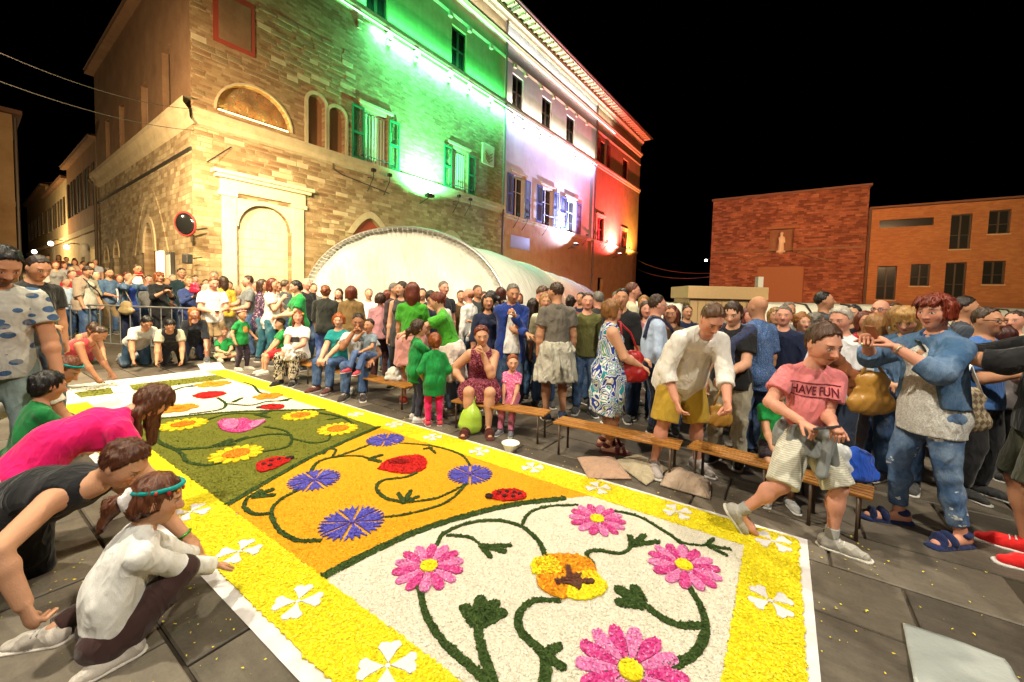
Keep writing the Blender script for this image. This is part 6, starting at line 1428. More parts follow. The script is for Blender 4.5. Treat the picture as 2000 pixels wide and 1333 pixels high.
P_('dark haired person behind the blond woman in blue', 394, 10.6, 556, face=20, lod=0, fem=True, hair=hr('bob', AUB), top_c=tp((.03, .015, .05)), bottom=jn(), group=G1)
P_('man in white T-shirt and khaki shorts looking at his phone', 415, 8.7, 543, face=170, head=(-8, 18, 0), hands=('belly', 'belly'), build=1.12, skin='rosy', hair=hr('short', (.20, .09, .035), topv=.06), top_c=tp(WHI, hem=-.06), bottom=tr(KHA, 'knee'), shoes=(.1, .1, .1), group=G2, extras=[phone('black phone in the hands of the man in white T-shirt', size=(.04, .13))])
P_('grey haired man standing behind the man in khaki shorts', 418, 10.4, 531, face=190, lod=0, hair=hr('short', GHR), top_c=tp((.4, .38, .32)), bottom=jn(), group=G2)
P_('woman with yellow hair clip and long brown hair seen from behind', 437, 9.6, 542, face=-20, fem=True, hair=hr('long', BRN, len=.75), top_c=tp((.62, .40, .04), 'elbow'), bottom=tr((.35, .33, .28)), group=G2)
P_('person in cream shirt beside the grey T-shirt man', 462, 10., 560, face=120, lod=0, fem=True, hair=hr('bob', (.4, .28, .16)), top_c=tp((.6, .56, .45)), bottom=tr(GRY), group=G2)
P_('man in grey T-shirt in profile with one forearm forward', 486, 9.2, 541, face=-100, build=1.05, hands=((.12, .24, .62), 'belly'), skin='rosy', hair=hr('buzz', BRN), beard=.6, top_c=tp((.15, .165, .165), hem=-.06), bottom=jn(), group=G2)
P_('woman in glasses and purple print top with long hair', 511, 8.8, 548, face=110, fem=True, hands=('chest', 'rest'), glasses=BLK, hair=hr('long', BRN), top_c=tp((.1, .06, .12), 'elbow', mat='dark_flower', hem=-.12), bottom=jn((.02, .10, .14)), group=G2)
P_('woman in white shirt with hand raised to her mouth', 531, 8.4, 546, face=120, fem=True, hands=('chin', 'belly'), hair=hr('long', AUB), top_c=tp((.62, .58, .52), 'short', hem=-.10), bottom=jn((.012, .10, .13)), group=G2)
P_('young man in dark jacket behind the woman in white', 556, 9.4, 549, face=60, lod=0, hair=hr('short', (.10, .07, .04)), top_c=tp((.05, .06, .07), 'long'), bottom=jn(), group=G2)
P_('woman in green T-shirt with dark tied hair and bent arms', 583, 7.9, 550, face=-110, fem=True, build=1.1, head=(0, 12, 0), hands=((.06, .20, .60), (-.02, .2, .62)), hair=hr('bun', BKH, tie=(0, -.4, -.2)), top_c=tp(GRN_S, hem=-.14), bottom=tr((.03, .08, .02)), skin='fair', group=G2)
P_('bald man behind the dark haired woman in green', 597, 9., 546, face=140, lod=0, skin='rosy', hair=hr('bald', GHR), top_c=tp(BLK), bottom=jn(), group=G2)
P_('person in black T-shirt with curly reddish hair seen from behind', 636, 7.8, 560, face=10, build=1.08, hands=('down', 'rest'), hair=hr('curly', (.20, .06, .02), vol=.9), top_c=tp((.016, .018, .014), 'elbow', hem=-.06), bottom=jn((.03, .07, .26)), group=G2)
P_('woman in brown blouse with auburn bob seen from behind', 686, 7.4, 562, face=8, fem=True, build=1.15, hair=hr('bob', AUB, vol=2.2, len=.45), top_c=tp((.14, .085, .028), 'elbow', hem=-.12, loose=.025), bottom=tr((.06, .02, .02)), group=G2)
P_('woman in dusty pink top with short dark bob seen from behind', 743, 7.2, 575, face=5, fem=True, hands=((.14, .02, .55), 'down'), hair=hr('bob', (.05, .022, .015), vol=1.8, len=.3), top_c=tp((.40, .19, .21), 'elbow', hem=-.04, loose=.03), bottom=tr((.05, .015, .015)), group=G2)
P_('reddish haired woman partly hidden behind the dusty pink top', 757, 8., 569, face=20, lod=0, fem=True, hair=hr('bob', AUB, vol=1.4), top_c=tp((.3, .08, .07)), bottom=jn(), group=G2)
P_('grey bearded man glancing sideways beside the long haired woman', 769, 7.2, 556, face=120, skin='tan', beard=.5, hair=hr('short', GHR), top_c=tp((.05, .035, .04), 'long'), bottom=jn(), group=G2)
P_('dark haired woman in black vest facing left', 786, 6.7, 553, face=200, fem=True, skin='fair', head=(20, 0, 0), hair=hr('long', DBR), top_c=tp((.05, .045, .045), 'none', hem=-.14), bottom=tr(BLK), group=G2)
P_('woman in bright green T-shirt with long auburn hair, pink sweater at waist', 806, 5.75, 555, face=10, fem=True, hands=('rest', 'rest'), hair=hr('long', AUB, vol=1.35, len=.42), top_c=tp((.05, .30, .02), hem=-.03), bottom=tr(BLK, 'knee', len=.85), shoes=dict(c=(.72, .10, .07)), sole=(.6, .58, .55), group=G2, extras=[wrap((.60, .28, .27), sl=False, z1=-.2)])
P_('teenage boy in glasses and navy hooded top with flag print', 841, 6.2, 572, face=125, lod=1, hair=hr('short', DBR, topv=.06), glasses=BLK, top_c=tp((.012, .016, .032), 'long', hem=-.06), bottom=jn((.02, .03, .08)), group=G2, extras=[patch((.42, .04, .05), .20, .05, -.02), patch((.06, .08, .3), .16, .07, -.085)])
P_('woman with reddish bob between the teenage boy and the grey man', 860, 6.9, 574, face=30, lod=0, fem=True, hair=hr('bob', AUB), top_c=tp((.5, .48, .45)), bottom=jn(), group=G2)
P_('smiling grey haired man in dark shirt behind the teenage boy', 866, 7.5, 553, face=150, skin='rosy', hair=hr('short', GHR, topv=.05), top_c=tp((.02, .02, .03), collar=True), bottom=jn(), group=G2)
P_('girl in green T-shirt and navy leggings in profile', 815, 4.95, 626, child=True, face=75, lod=2, hands=((.03, .26, .66), 'belly'), skin='fair', hair=hr('pony', BRN, tie=(0, -.42, .0)), top_c=tp(GRN_S, hem=-.12, loose=.02), bottom=tr((.03, .032, .06), cuff=.02), shoes=dict(c=(.62, .60, .58)), group=G2)
P_('ginger girl in green T-shirt and hot pink leggings seen from behind', 850, 4.78, 652, child=True, face=-10, lod=2, head=(0, 10, 0), hands=((.13, .06, .52), (-.13, .08, .55)), skin='fair', hair=hr('pony', GIN, len=.5), top_c=tp(GRN_S, 'elbow', hem=-.17, loose=.035), bottom=tr((.72, .02, .13), cuff=.018, o=.006), shoes=dict(c=(.5, .05, .07)), group=G2)
P_('woman in bright green T-shirt reaching out to the two girls', 884, 5.35, 586, H=1.62, face=-88, fem=True, build=1.12, lod=2, lean=16, head=(10, 22, 0), hands=((.10, .42, .60), (-.05, .38, .66)), skin='fair', hair=hr('short', (.16, .03, .012), vol=2., line=.14), top_c=tp((.06, .33, .02), hem=-.02), bottom=jn((.10, .17, .30)), shoes=(.35, .3, .25), group=G2, extras=[wrap((.68, .58, .52), sl=False, z1=-.24, loose=.03)])
P_('balding ginger man in white shirt turned away', 917, 6.8, 566, face=-60, skin='rosy', hair=hr('bald', GIN), beard=.4, top_c=tp(WHI, 'long', collar=True), bottom=jn(), group=G2)
P_('smiling man with greying hair behind the balding ginger man', 932, 7.6, 560, face=150, lod=0, skin='tan', hair=hr('short', (.09, .08, .06)), top_c=tp((.04, .05, .05)), bottom=jn(), group=G2)
P_('dark haired woman in pale denim jacket over white', 960, 6.2, 571, face=-70, fem=True, hands=('chest', 'belly'), skin='tan', hair=hr('pony', BKH), top_c=[tp(WHI, 'none', hem=-.08), tp((.28, .38, .50), 'long', mat='denim', name='jacket', o=.02, hem=-.02, open=.1)], bottom=jn((.05, .10, .2)), group=G2)
P_('dark red haired person hidden behind the man in blue jacket', 978, 7.2, 564, face=10, lod=0, fem=True, hair=hr('bob', (.07, .015, .012)), top_c=tp((.05, .03, .03)), bottom=jn(), group=G2)
P_('man in royal blue jacket with his fist at his mouth', 1000, 5.5, 558, face=172, build=1.08, lod=2, head=(-8, 14, 0), hands=((-.10, .15, .63), (-.01, .125, .765)), curl=(.4, 1.), skin='tan', hair=hr('short', GHR), top_c=[tp(WHI, 'none', hem=-.06), tp((.012, .035, .20), 'long', name='jacket', o=.022, hem=-.14, open=.10, collar=True)], bottom=jn((.025, .05, .11)), group=G2)
P_('woman with long dark hair in black top beside the blue jacket', 1041, 6., 586, face=20, fem=True, hair=hr('long', DBR, vol=1.1, len=.7), top_c=tp(BLK, 'none'), bottom=jn((.05, .12, .26)), group=G2)
P_('man in pale shirt looking down behind the dark haired woman', 1050, 6.8, 560, face=100, skin='rosy', head=(0, 25, 0), hair=hr('short', (.10, .05, .025), topv=.05), top_c=tp((.45, .43, .38)), bottom=jn(), group=G2)
P_('man in grey polo with a beige sweater tied round his waist', 1090, 5.15, 556, face=-15, build=1.1, lod=2, head=(-35, 5, 0), hands=('down', 'down'), skin='tan', beard=.8, hair=hr('buzz', BRN), top_c=tp((.13, .115, .095), hem=-.03, collar=True), bottom=tr((.02, .022, .024), 'knee', len=.9), shoes=(.04, .06, .12), group=G2, extras=[wrap((.42, .40, .33), sl=False, z1=-.23, loose=.035)])
P_('woman with curly dark ponytail behind the man in grey polo', 1114, 7., 581, face=10, lod=0, fem=True, hair=hr('curly', DBR, vol=1.2), top_c=tp((.2, .02, .03)), bottom=jn(), group=G2)
P_('man in charcoal T-shirt with cropped grey hair behind the leaf print dress', 1169, 5.9, 573, face=-30, build=1.1, skin='rosy', hair=hr('buzz', GHR), top_c=tp((.045, .04, .036)), bottom=jn(), group=G2)
P_('woman in blue and white leaf print dress holding a red bag strap', 1194, 4.15, 589, face=78, fem=True, build=1.22, lod=2, hands=((.03, .2, .58), (-.02, .21, .62)), skin='fair', glasses=(.15, .05, .04), hair=hr('bob', (.26, .12, .035), vol=1.3, len=.30, fringe=.08), top_c=tp((1, 1, 1), 'none', mat='leaf_print', name='dress_top', hem=-.02, neck=.045), bottom=dict(kind='dress', mat='leaf_print', hem=.26, flare=.03, name='dress_skirt', wr=.007), shoes=dict(c=(.10, .02, .02), kind='sandal'), group=G2)
P_('tall bearded man in cream T-shirt looking right', 1234, 6., 556, face=80, skin='rosy', beard=.7, hair=hr('buzz', (.12, .04, .02)), top_c=tp(CRE), bottom=jn(), group=G2)
P_('man in light blue shirt and glasses with a dark cross strap', 1281, 4.6, 592, H=1.62, face=75, build=1.15, belly=.6, hands=('down', 'belly'), lod=2, skin='rosy', glasses=(.3, .3, .3), hair=hr('short', BRN, topv=.04), top_c=tp(LBL, 'long', hem=-.02, collar=True), bottom=tr((.012, .02, .05)), shoes=BLK, group=G2, extras=[strap_part((.02, .02, .05), 1, .02)])
P_('man in white shirt and mustard shorts bending forward over the bench', at=tuple(gp(1322, 918)[:2]), H=1.72, face=154, lod=2, lean=40, curve=.6, head=(0, 42, 0), build=1.05, hands=((.12, .20, .44), (-.06, .33, .47)), feet=((.13, 0, 0), (-.12, -.02, 0)), skin='rosy', hair=hr('short', (.12, .06, .03), topv=.06), top_c=tp((.74, .72, .67), 'rolled', hem=-.09, loose=.028, o=.016), bottom=tr((.42, .27, .03), 'knee', loose=.01, len=1.0), shoes=dict(c=(.4, .35, .34)), group=G2)
P_('young woman in black T-shirt and beige trousers looking down', 1436, 3.9, 592, face=195, fem=True, build=1.1, lod=2, head=(0, 20, 0), hands=('down', 'clasp'), skin='fair', hair=hr('pony', BRN, tie=(0, -.45, -.05)), top_c=tp(BLK, hem=-.05), bottom=tr((.40, .36, .27), wr=.006), shoes=(.03, .035, .04), group=G2, extras=[over_shoulder((.035, .045, .10))])
P_('bald man in blue speckled shirt with his hand at his chin', 1484, 4.1, 583, face=-50, build=1.1, lod=2, hands=('down', (-.02, .12, .76)), skin='tan', hair=None, beard=.6, top_c=tp((.05, .11, .28), 'short', mat='micro_dot', hem=-.10, slen=.8), bottom=jn((.02, .05, .13)), shoes=BLK, group=G2, extras=[watch(1, (.05, .05, .05))])
P_('smiling woman peeking out behind the bald man in blue', 1461, 5., 606, H=1.5, face=150, lod=0, fem=True, skin='rosy', hair=hr('bob', AUB), top_c=tp((.4, .1, .1)), bottom=jn(), group=G2)
P_('woman with ginger curls behind the boy in pink', 1566, 4.5, 616, face=150, fem=True, skin='fair', hair=hr('curly', (.30, .12, .025), vol=1.2), top_c=tp((.35, .33, .22)), bottom=jn(), group=G2)
P_('dark haired man in profile above the ginger curls', 1611, 5.2, 574, face=85, skin='tan', head=(0, -8, 0), hair=hr('short', BKH), beard=.3, top_c=tp((.05, .05, .06), collar=True, cc=WHI), bottom=jn(), group=G2)
P_('person with grey curls behind the white haired man', 1592, 5., 624, H=1.46, face=60, lod=0, fem=True, hair=hr('curly', GHR), top_c=tp((.02, .10, .06)), bottom=jn(), group=G2)
P_('white haired man in white shirt with a brown jacket on his arm', 1648, 3.6, 605, face=205, build=1.1, lod=2, head=(0, 12, 0), hands=('belly', 'belly'), skin='rosy', hair=hr('short', WHR, vol=1.7, topv=.05), top_c=tp((.66, .67, .70), 'short', collar=True, hem=-.04, slen=.85), bottom=tr((.02, .03, .055)), group=G2)
P_('woman with long streaked blond hair seen from behind', 1712, 3.75, 617, face=20, fem=True, hair=hr('long', (.30, .15, .05), vol=1.15, len=.75), top_c=tp((.14, .02, .03), 'elbow'), bottom=tr((.33, .31, .36), wr=.006), shoes=(.5, .4, .35), group=G2)
P_('bald man in glasses behind the streaked blond hair', 1722, 4.7, 590, face=200, skin='rosy', glasses=(.05, .05, .05), hair=None, top_c=tp((.3, .3, .32)), bottom=jn(), group=G2)
P_('blond woman in denim jacket looking down at her hands', 1777, 3.5, 601, face=190, fem=True, head=(0, 25, 0), hands=('belly', 'belly'), hair=hr('bob', (.42, .24, .07), vol=1.5, fringe=.1), top_c=tp(DNM, 'long', mat='denim'), bottom=jn(), group=G2)
P_('tall man mostly hidden behind the red haired woman', 1882, 4.2, 584, face=80, skin='tan', hair=hr('short', DBR), top_c=tp((.04, .05, .07)), bottom=jn(), group=G2)
P_('man in black framed glasses and blue shirt beside the red haired woman', 1925, 3.35, 606, face=120, skin='tan', build=1.1, hands=('chest', 'chest'), glasses=BLK, beard=.3, hair=hr('short', BRN), top_c=tp((.05, .14, .40), 'short', collar=True, slen=.8), bottom=tr(BLK), group=G2)
P_('woman with dark hair and grey cardigan at the right edge', 1962, 3.7, 640, face=30, fem=True, hair=hr('bob', (.06, .015, .012)), top_c=tp((.16, .14, .14), 'long'), bottom=tr(BLK), group=G2)
rw = P_('red haired woman in denim jacket and ripped jeans photographing with her phone', at=tuple(gp(1800, 1040)[:2]), H=1.66, face=226, fem=True, build=1.05, belly=.3, lod=3, head=(-16, 8, 0), hands=((.055, .23, .80), (-.06, .21, .79)), curl=(.75, .75), skin='rosy', hair=hr('bob', (.22, .03, .010), vol=1.2, len=.16, fringe=.28, n=1.4), feet=((.075, .03, 0), (-.085, -.07, 0)),
    top_c=[tp((1, 1, 1), 'none', mat='lace', hem=-.09, loose=.011, name='blouse'), tp((.05, .115, .23), 'rolled', mat='denim', name='jacket', o=.021, hem=.03, open=.13, collar=True)], bottom=dict(c=LJE, mat='ripped_denim', cuff=.026, len=.86, wr=.0025, loose=.001, o=.005, rise=.02), shoes=dict(c=(.015, .025, .09), kind='sandal'), group=G2, extras=[phone('brown phone held by the red haired woman in denim', (.22, .07, .03), size=(.04, .15)), watch(1), watch(0, (.5, .45, .3))])
P_('person in red shoes with a camera at the right edge', at=tuple(gp(2030, 1100)[:2]), H=1.72, face=250, build=1.1, lod=2, hands=((.04, .30, .76), (-.04, .30, .74)), curl=(.7, .7), skin='tan', hair=hr('short', BRN), top_c=tp(BLK, 'elbow'), bottom=tr((.05, .05, .03), 'knee'), shoes=dict(c=(.62, .015, .015)), sole=(.6, .58, .55), group=G2, extras=[phone('black camera with green lit screen at the right edge', (.02, .025, .02), size=(.085, .11), cat='camera'), watch(0, (.1, .4, .5))])
# -------- the boy running past
P_('boy in pink T-shirt and ribbed shorts striding past with a phone', at=(2.0, 2.66), H=1.50, hs=.163, face=160, fw=True, child=True, build=.98, belly=.1, lod=3, lean=3, twist=-42, head=(14, 18, 0), pelvis=(0, 0, .498), feet=((.26, -.10, .06), (-.05, .11, 0)), kpole=((.15, 1, 0), (-.1, 1, 0)), footdir=((-.45, .30, -.75), (-.45, .9, 0)), hands=((.185, .10, .60), (.10, .18, .595)), curl=(.7, .8), skin='rosy', hair=hr('fade', (.09, .04, .02), topv=.07),
   top_c=tp((.66, .19, .20), hem=-.02, loose=.012, sloose=.010), bottom=dict(c=(1, 1, 1), kind='knee', mat='ribbed_cotton', loose=.008, len=.98), shoes=dict(c=(.36, .34, .30), sock=(.34, .34, .32)), sole=(.6, .57, .5), group=G2, extras=[wrap((.22, .235, .235), z0=.05, z1=-.07, o=.016, front=False, loose=.012), print_text('HAVE FUN', .25, -.035), phone('dark phone in the hands of the boy in pink', (.03, .04, .05), size=(.07, .075))])
# -------- seated along the carpet
SZ = .36
def sit(label, px, top, Yh, H, face, **k):
    q = at_depth(px, top, Yh); U = H*.96; return P_(label, at=(q[0], q[1]), H=H, face=face, pose='sit', pelvis=(0, 0, (k.pop('seat', SZ)+.055)/U), group=G3, **k)
sit('child in green T-shirt and red shorts sitting sideways', 550, 630, 7.7, 1.25, -105, child=True, head=(0, 5, 0), hands=('lap', 'lap'), hair=hr('short', BRN), top_c=tp(GRN_S), bottom=tr((.55, .015, .02), 'knee'), shoes=dict(c=(.55, .5, .42)))
sit('seated woman with flower crown, white T-shirt and zebra print trousers', 582, 622, 7.05, 1.64, 205, fem=True, lod=2, head=(-25, -6, 0), hands=((.0, .26, .37), (-.05, .24, .36)), hair=hr('long', (.14, .03, .015), len=.5, flowers=[(.6, .05, .03), (.7, .45, .03), (.12, .3, .04)]), top_c=tp(WHI, hem=-.03, loose=.02), bottom=dict(c=(1, 1, 1), mat='zebra_print', loose=.016), shoes=BLK, skin='rosy', extras=[patch((.03, .03, .03), .16, .09, -.07)])
sit('seated ginger woman in teal top and jeans with hands between her knees', 662, 618, 6.65, 1.62, 215, fem=True, lod=2, build=1.12, head=(-25, 4, 0), hands=((.02, .27, .30), (-.03, .28, .30)), skin='fair', hair=hr('bob', (.34, .085, .015), vol=1.5, len=.2), top_c=tp(TEA, hem=-.04, neck=.048), bottom=jn((.03, .075, .20)), shoes=(.12, .04, .035))
sit('seated man in white and blue T-shirt with his hand over his mouth', 703, 627, 6.3, 1.74, 190, lod=2, head=(-8, 14, 0), lean=14, hands=((.02, .20, .56), (-.14, .24, .33)), curl=(.9, .4), skin='dark', hair=hr('buzz', DBR), beard=.5, top_c=tp((.55, .55, .56), hem=-.02), bottom=jn((.03, .07, .19)), shoes=(.05, .035, .03))
P_('small boy in striped shirt sitting on the lap of the man', at=(*at_depth(722, 640, 6.05)[:2], .0), H=1.08, face=215, child=True, pose='sit', pelvis=(0, 0, .62), feet=((.10, .34, .42), (-.05, .34, .40)), lod=1, hands=((.02, .16, .95), (-.06, .24, .72)), skin='tan', hair=hr('short', DBR), top_c=tp((.20, .26, .32)), bottom=jn((.05, .1, .25)), shoes=(.5, .05, .08), group=G3)
sit('seated woman in maroon print dress resting her chin on her hand', 944, 666, 4.95, 1.66, 185, fem=True, build=1.28, lod=2, lean=16, head=(-12, 8, 6), hands=((.12, .13, .32), (-.02, .20, .54)), curl=(.8, .8), poles=((1, -.3, -.6), (-.3, .2, -1)), skin='mid', hair=hr('short', (.15, .025, .012), vol=2.2, line=.13), top_c=tp((1, 1, 1), 'none', mat='maroon_print', name='dress_top', neck=.05), bottom=dict(kind='skirt', mat='maroon_print', name='dress_skirt', loose=.02), shoes=dict(c=(.08, .02, .015), kind='sandal'), extras=[watch(0, (.4, .3, .15))])
sit('toddler girl in pink T-shirt and pink leggings sitting on the bench', 1001, 703, 4.75, .98, 195, child=True, lod=2, head=(-22, 4, 0), hands=((.06, .2, .30), (-.06, .2, .30)), skin='fair', hair=hr('short', GIN, vol=1.6, line=.2, topv=.05), top_c=tp((1, 1, 1), mat='pink_print'), bottom=tr((.50, .14, .22), cuff=.024), shoes=dict(c=(.12, .12, .14)), seat=.34)
sit('child in green T-shirt sitting on the bench behind the striding boy', 1520, 760, 3.35, 1.15, 170, child=True, hands=('lap', 'lap'), hair=hr('short', BRN), top_c=tp(GRN_S), bottom=tr((.03, .02, .03), 'knee'), shoes=dict(c=(.42, .42, .42)), seat=.34)
# -------- at the far end of the carpet
P_('little girl in green T-shirt standing with arms out', 471, 7.8, 605, child=True, face=135, head=(0, 0, 0), hands=((.19, .06, .52), (-.20, .08, .56)), skin='tan', hair=hr('short', BRN, vol=1.3, band=(.6, .3, .28)), top_c=tp(GRN_S, hem=-.08, loose=.025), bottom=tr((.03, .02, .035), cuff=.018), shoes=dict(c=(.5, .47, .38)), group=G4, extras=[patch((.55, .18, .03), .09, .11, -.05)])
P_('boy in green T-shirt sitting cross-legged at the end of the carpet', at=tuple(gp(437, 704)[:2]), H=1.28, face=170, child=True, pose='floor', head=(0, 12, 0), feet=((-.10, .20, .02), (.10, .24, .02)), hands=((.04, .22, .18), (-.04, .22, .18)), skin='fair', hair=hr('short', (.30, .13, .035), vol=1.8), top_c=tp(GRN_S), bottom=tr((.2, .25, .12), 'knee'), shoes=(.4, .36, .28), group=G4)
def kneel(label, px, py, H, face, lean, hands, **k): return P_(label, fw=px < 95, at=tuple(gp(px, py)[:2]), H=H, face=face, pose='kneel', lean=lean, hands=hands, group=G4, **k)
kneel('girl with pink hair flower kneeling with both hands on the carpet', 158, 716, 1.45, 160, 60, ((.10, .42, .02), (-.10, .44, .02)), child=True, head=(0, 45, 0), skin='tan', hair=hr('bun', BRN, tie=(0, -.3, .4)), top_c=tp((.36, .15, .12), 'none'), bottom=tr((.4, .05, .06), 'knee'), shoes=None)
kneel('woman in white T-shirt and jeans kneeling on both hands', 268, 718, 1.66, 165, 56, ((.13, .36, .02), (-.13, .38, .02)), fem=True, build=1.1, lod=1, head=(-5, 40, 0), skin='tan', hair=hr('bun', BKH, tie=(0, -.45, .1)), top_c=tp((.56, .54, .48), hem=-.02, loose=.02), bottom=jn((.02, .05, .09)), shoes=(.3, .3, .3))
kneel('dark haired woman in black top kneeling beside the white T-shirt', 338, 716, 1.64, 185, 60, ((.12, .36, .02), (-.12, .38, .02)), fem=True, lod=1, head=(-10, 42, 0), skin='tan', hair=hr('pony', BKH, tie=(0, -.4, .1)), top_c=[tp((.45, .42, .30), 'short', hem=.12), tp(BLK, 'none', o=.014, name='vest')], bottom=tr(BLK), shoes=(.02, .02, .02))
kneel('ginger woman in black kneeling and watching beside the seated boy', 378, 706, 1.64, 175, 38, ((.15, .28, .05), (-.12, .30, .05)), fem=True, head=(-8, 8, 8), skin='rosy', hair=hr('long', (.34, .13, .03), vol=1.2), top_c=tp((.012, .014, .02), 'elbow'), bottom=tr(NVY), shoes=(.02, .02, .02))
kneel('person in red top crouching over the petals behind the standing man', 105, 765, 1.6, 120, 60, ((.10, .40, .04), (-.10, .42, .04)), fem=True, head=(0, 40, 0), skin='dark', hair=hr('short', BRN), top_c=tp((.35, .03, .035), 'none'), bottom=tr((.02, .03, .06)), shoes=(.1, .1, .1))
kneel('girl in white with teal hair band bending low over the carpet', -60, 925, 1.62, 55, 66, ((.12, .38, .03), (-.10, .42, .03)), child=True, lod=2, head=(10, 35, 0), skin='tan', hair=hr('short', (.16, .05, .02), vol=1.4, band=(.0, .22, .22)), top_c=tp((.62, .60, .55), 'short'), bottom=tr((.1, .05, .04)), shoes=(.1, .1, .1))
kneel('child with dark tied hair and green T-shirt seen from behind', 48, 985, 1.22, 25, 14, ((.10, .3, .2), (-.1, .3, .2)), child=True, lod=2, head=(0, 15, 0), skin='tan', hair=hr('bun', BKH, tie=(0, -.42, .18)), top_c=tp((.006, .15, .035)), bottom=tr((.03, .02, .03)), shoes=(.1, .1, .1))
# -------- in front on the left
P_('bearded man in dotted grey T-shirt standing and looking down', -16, 2.95, 482, face=172, lod=3, build=1.04, lean=5, head=(-12, 32, 0), hands=((.10, .12, .60), (-.15, .10, .45)), skin='tan', beard=1., hair=hr('short', BKH, topv=.06), top_c=tp((1, 1, 1), mat='dotted_shirt', hem=-.04), bottom=jn((.17, .22, .20)), shoes=(.2, .2, .2), group=G4)
P_('man in black T-shirt behind the bearded man', 62, 4.5, 500, face=150, skin='tan', head=(0, 25, 0), hands=('belly', 'down'), hair=hr('short', DBR), top_c=tp((.02, .02, .02)), bottom=jn((.05, .06, .08)), group=G4)
kneel('woman in hot pink T-shirt bending low over the carpet', 45, 1080, 1.70, 36, 58, ((.13, .36, .10), (-.12, .40, .04)), fem=True, lod=3, build=1.06, curve=1.0, pelvis=(0, 0, .25), head=(0, 66, 0), skin='fair', hair=hr('long', (.12, .045, .02), len=.55, vol=.95), top_c=tp((.75, .006, .14), hem=-.015, loose=.008), bottom=tr((.44, .36, .30)), shoes=(.35, .3, .3))
P_('brown haired woman in black vest kneeling with one hand on the carpet', at=(-2.56, 1.98), H=1.62, face=92, fw=True, pose='kneel', lean=70, fem=True, lod=3, build=1.0, curve=.6, pelvis=(0, 0, .26), head=(-12, 40, 0), skin='mid', hands=(('g', 45, 1180, .28), ('g', 400, 1078, .03)), poles=((1, .2, .2), (-.6, -.5, .6)), curl=(.8, .15), palm=(None, (0, 0, -1)), hair=hr('short', (.10, .030, .012), vol=1.9, line=.15), top_c=tp((.010, .010, .012), 'none', hem=-.05, neck=.05), bottom=tr((.010, .010, .012)), shoes=(.5, .45, .42), group=G4, extras=[watch(1, (.05, .3, .05))])
P_('girl in white long sleeves with red flower band sitting beside the carpet', at=tuple(gp(222, 1270)[:2]), H=1.31, face=44, fw=True, child=True, pose='floor', lod=3, lean=14, curve=.5, build=1.06, pelvis=(0, 0, .085), head=(14, 16, 0), feet=((.07, .03, .0), (-.19, -.15, .0)), kpole=((.12, 1, .3), (-.5, 1, .1)), footdir=((.2, -1, 0.), (-.5, -.9, 0)), hands=(('g', 478, 1112, .05), ('g', 400, 1092, .09)), curl=(.12, .3), skin='mid', palm=((0, 0, -1), (0, 0, -1)), hair=hr('pony', (.14, .045, .018), tie=(0, -.45, .02), len=.75, bow=(.75, .70, .70), band=(.0, .25, .24), flowers=[(.65, .05, .02), (.7, .25, .02), (.5, .02, .02)], nf=7), top_c=tp((.74, .73, .70), 'long', hem=.012, loose=.012, o=.012), bottom=tr((.05, .024, .022), cuff=.02), shoes=dict(c=(.52, .47, .42)), sole=(.6, .55, .5), group=G4)
# -------- the crowd further up the street
rs_ = np.random.RandomState(5); cols = [(.5, .48, .44), (.04, .05, .09), (.3, .05, .05), (.2, .2, .2), (.55, .4, .3), (.05, .1, .2), (.1, .06, .04), (.4, .42, .5)]; cn = ['white', 'navy', 'red', 'grey', 'peach', 'blue', 'brown', 'pale blue']; hc_ = [('short', BRN, 'brown hair'), ('bob', AUB, 'an auburn bob'), ('short', GHR, 'grey hair'), ('long', DBR, 'long dark hair')]
for k in range(17):
    Y = 12.2+1.15*k*.55+rs_.uniform(-.3, .3); px = 70+ (k*37) % 128+rs_.uniform(-5, 5); q = at_depth(px, 540, Y); z0 = ramp(q); s, c, hn = hc_[k % 4]
    P_('distant spectator in %s with %s up the street' % (cn[(k*3+k//8) % 8], hn), at=(q[0], q[1], z0), H=rs_.uniform(1.6, 1.82), face=rs_.uniform(120, 200), fem=s in ('bob', 'long'), lod=0, hair=hr(s, c), top_c=tp(cols[(k*3+k//8) % 8]), bottom=tr((.03, .03, .05)), group='crowd up the street')

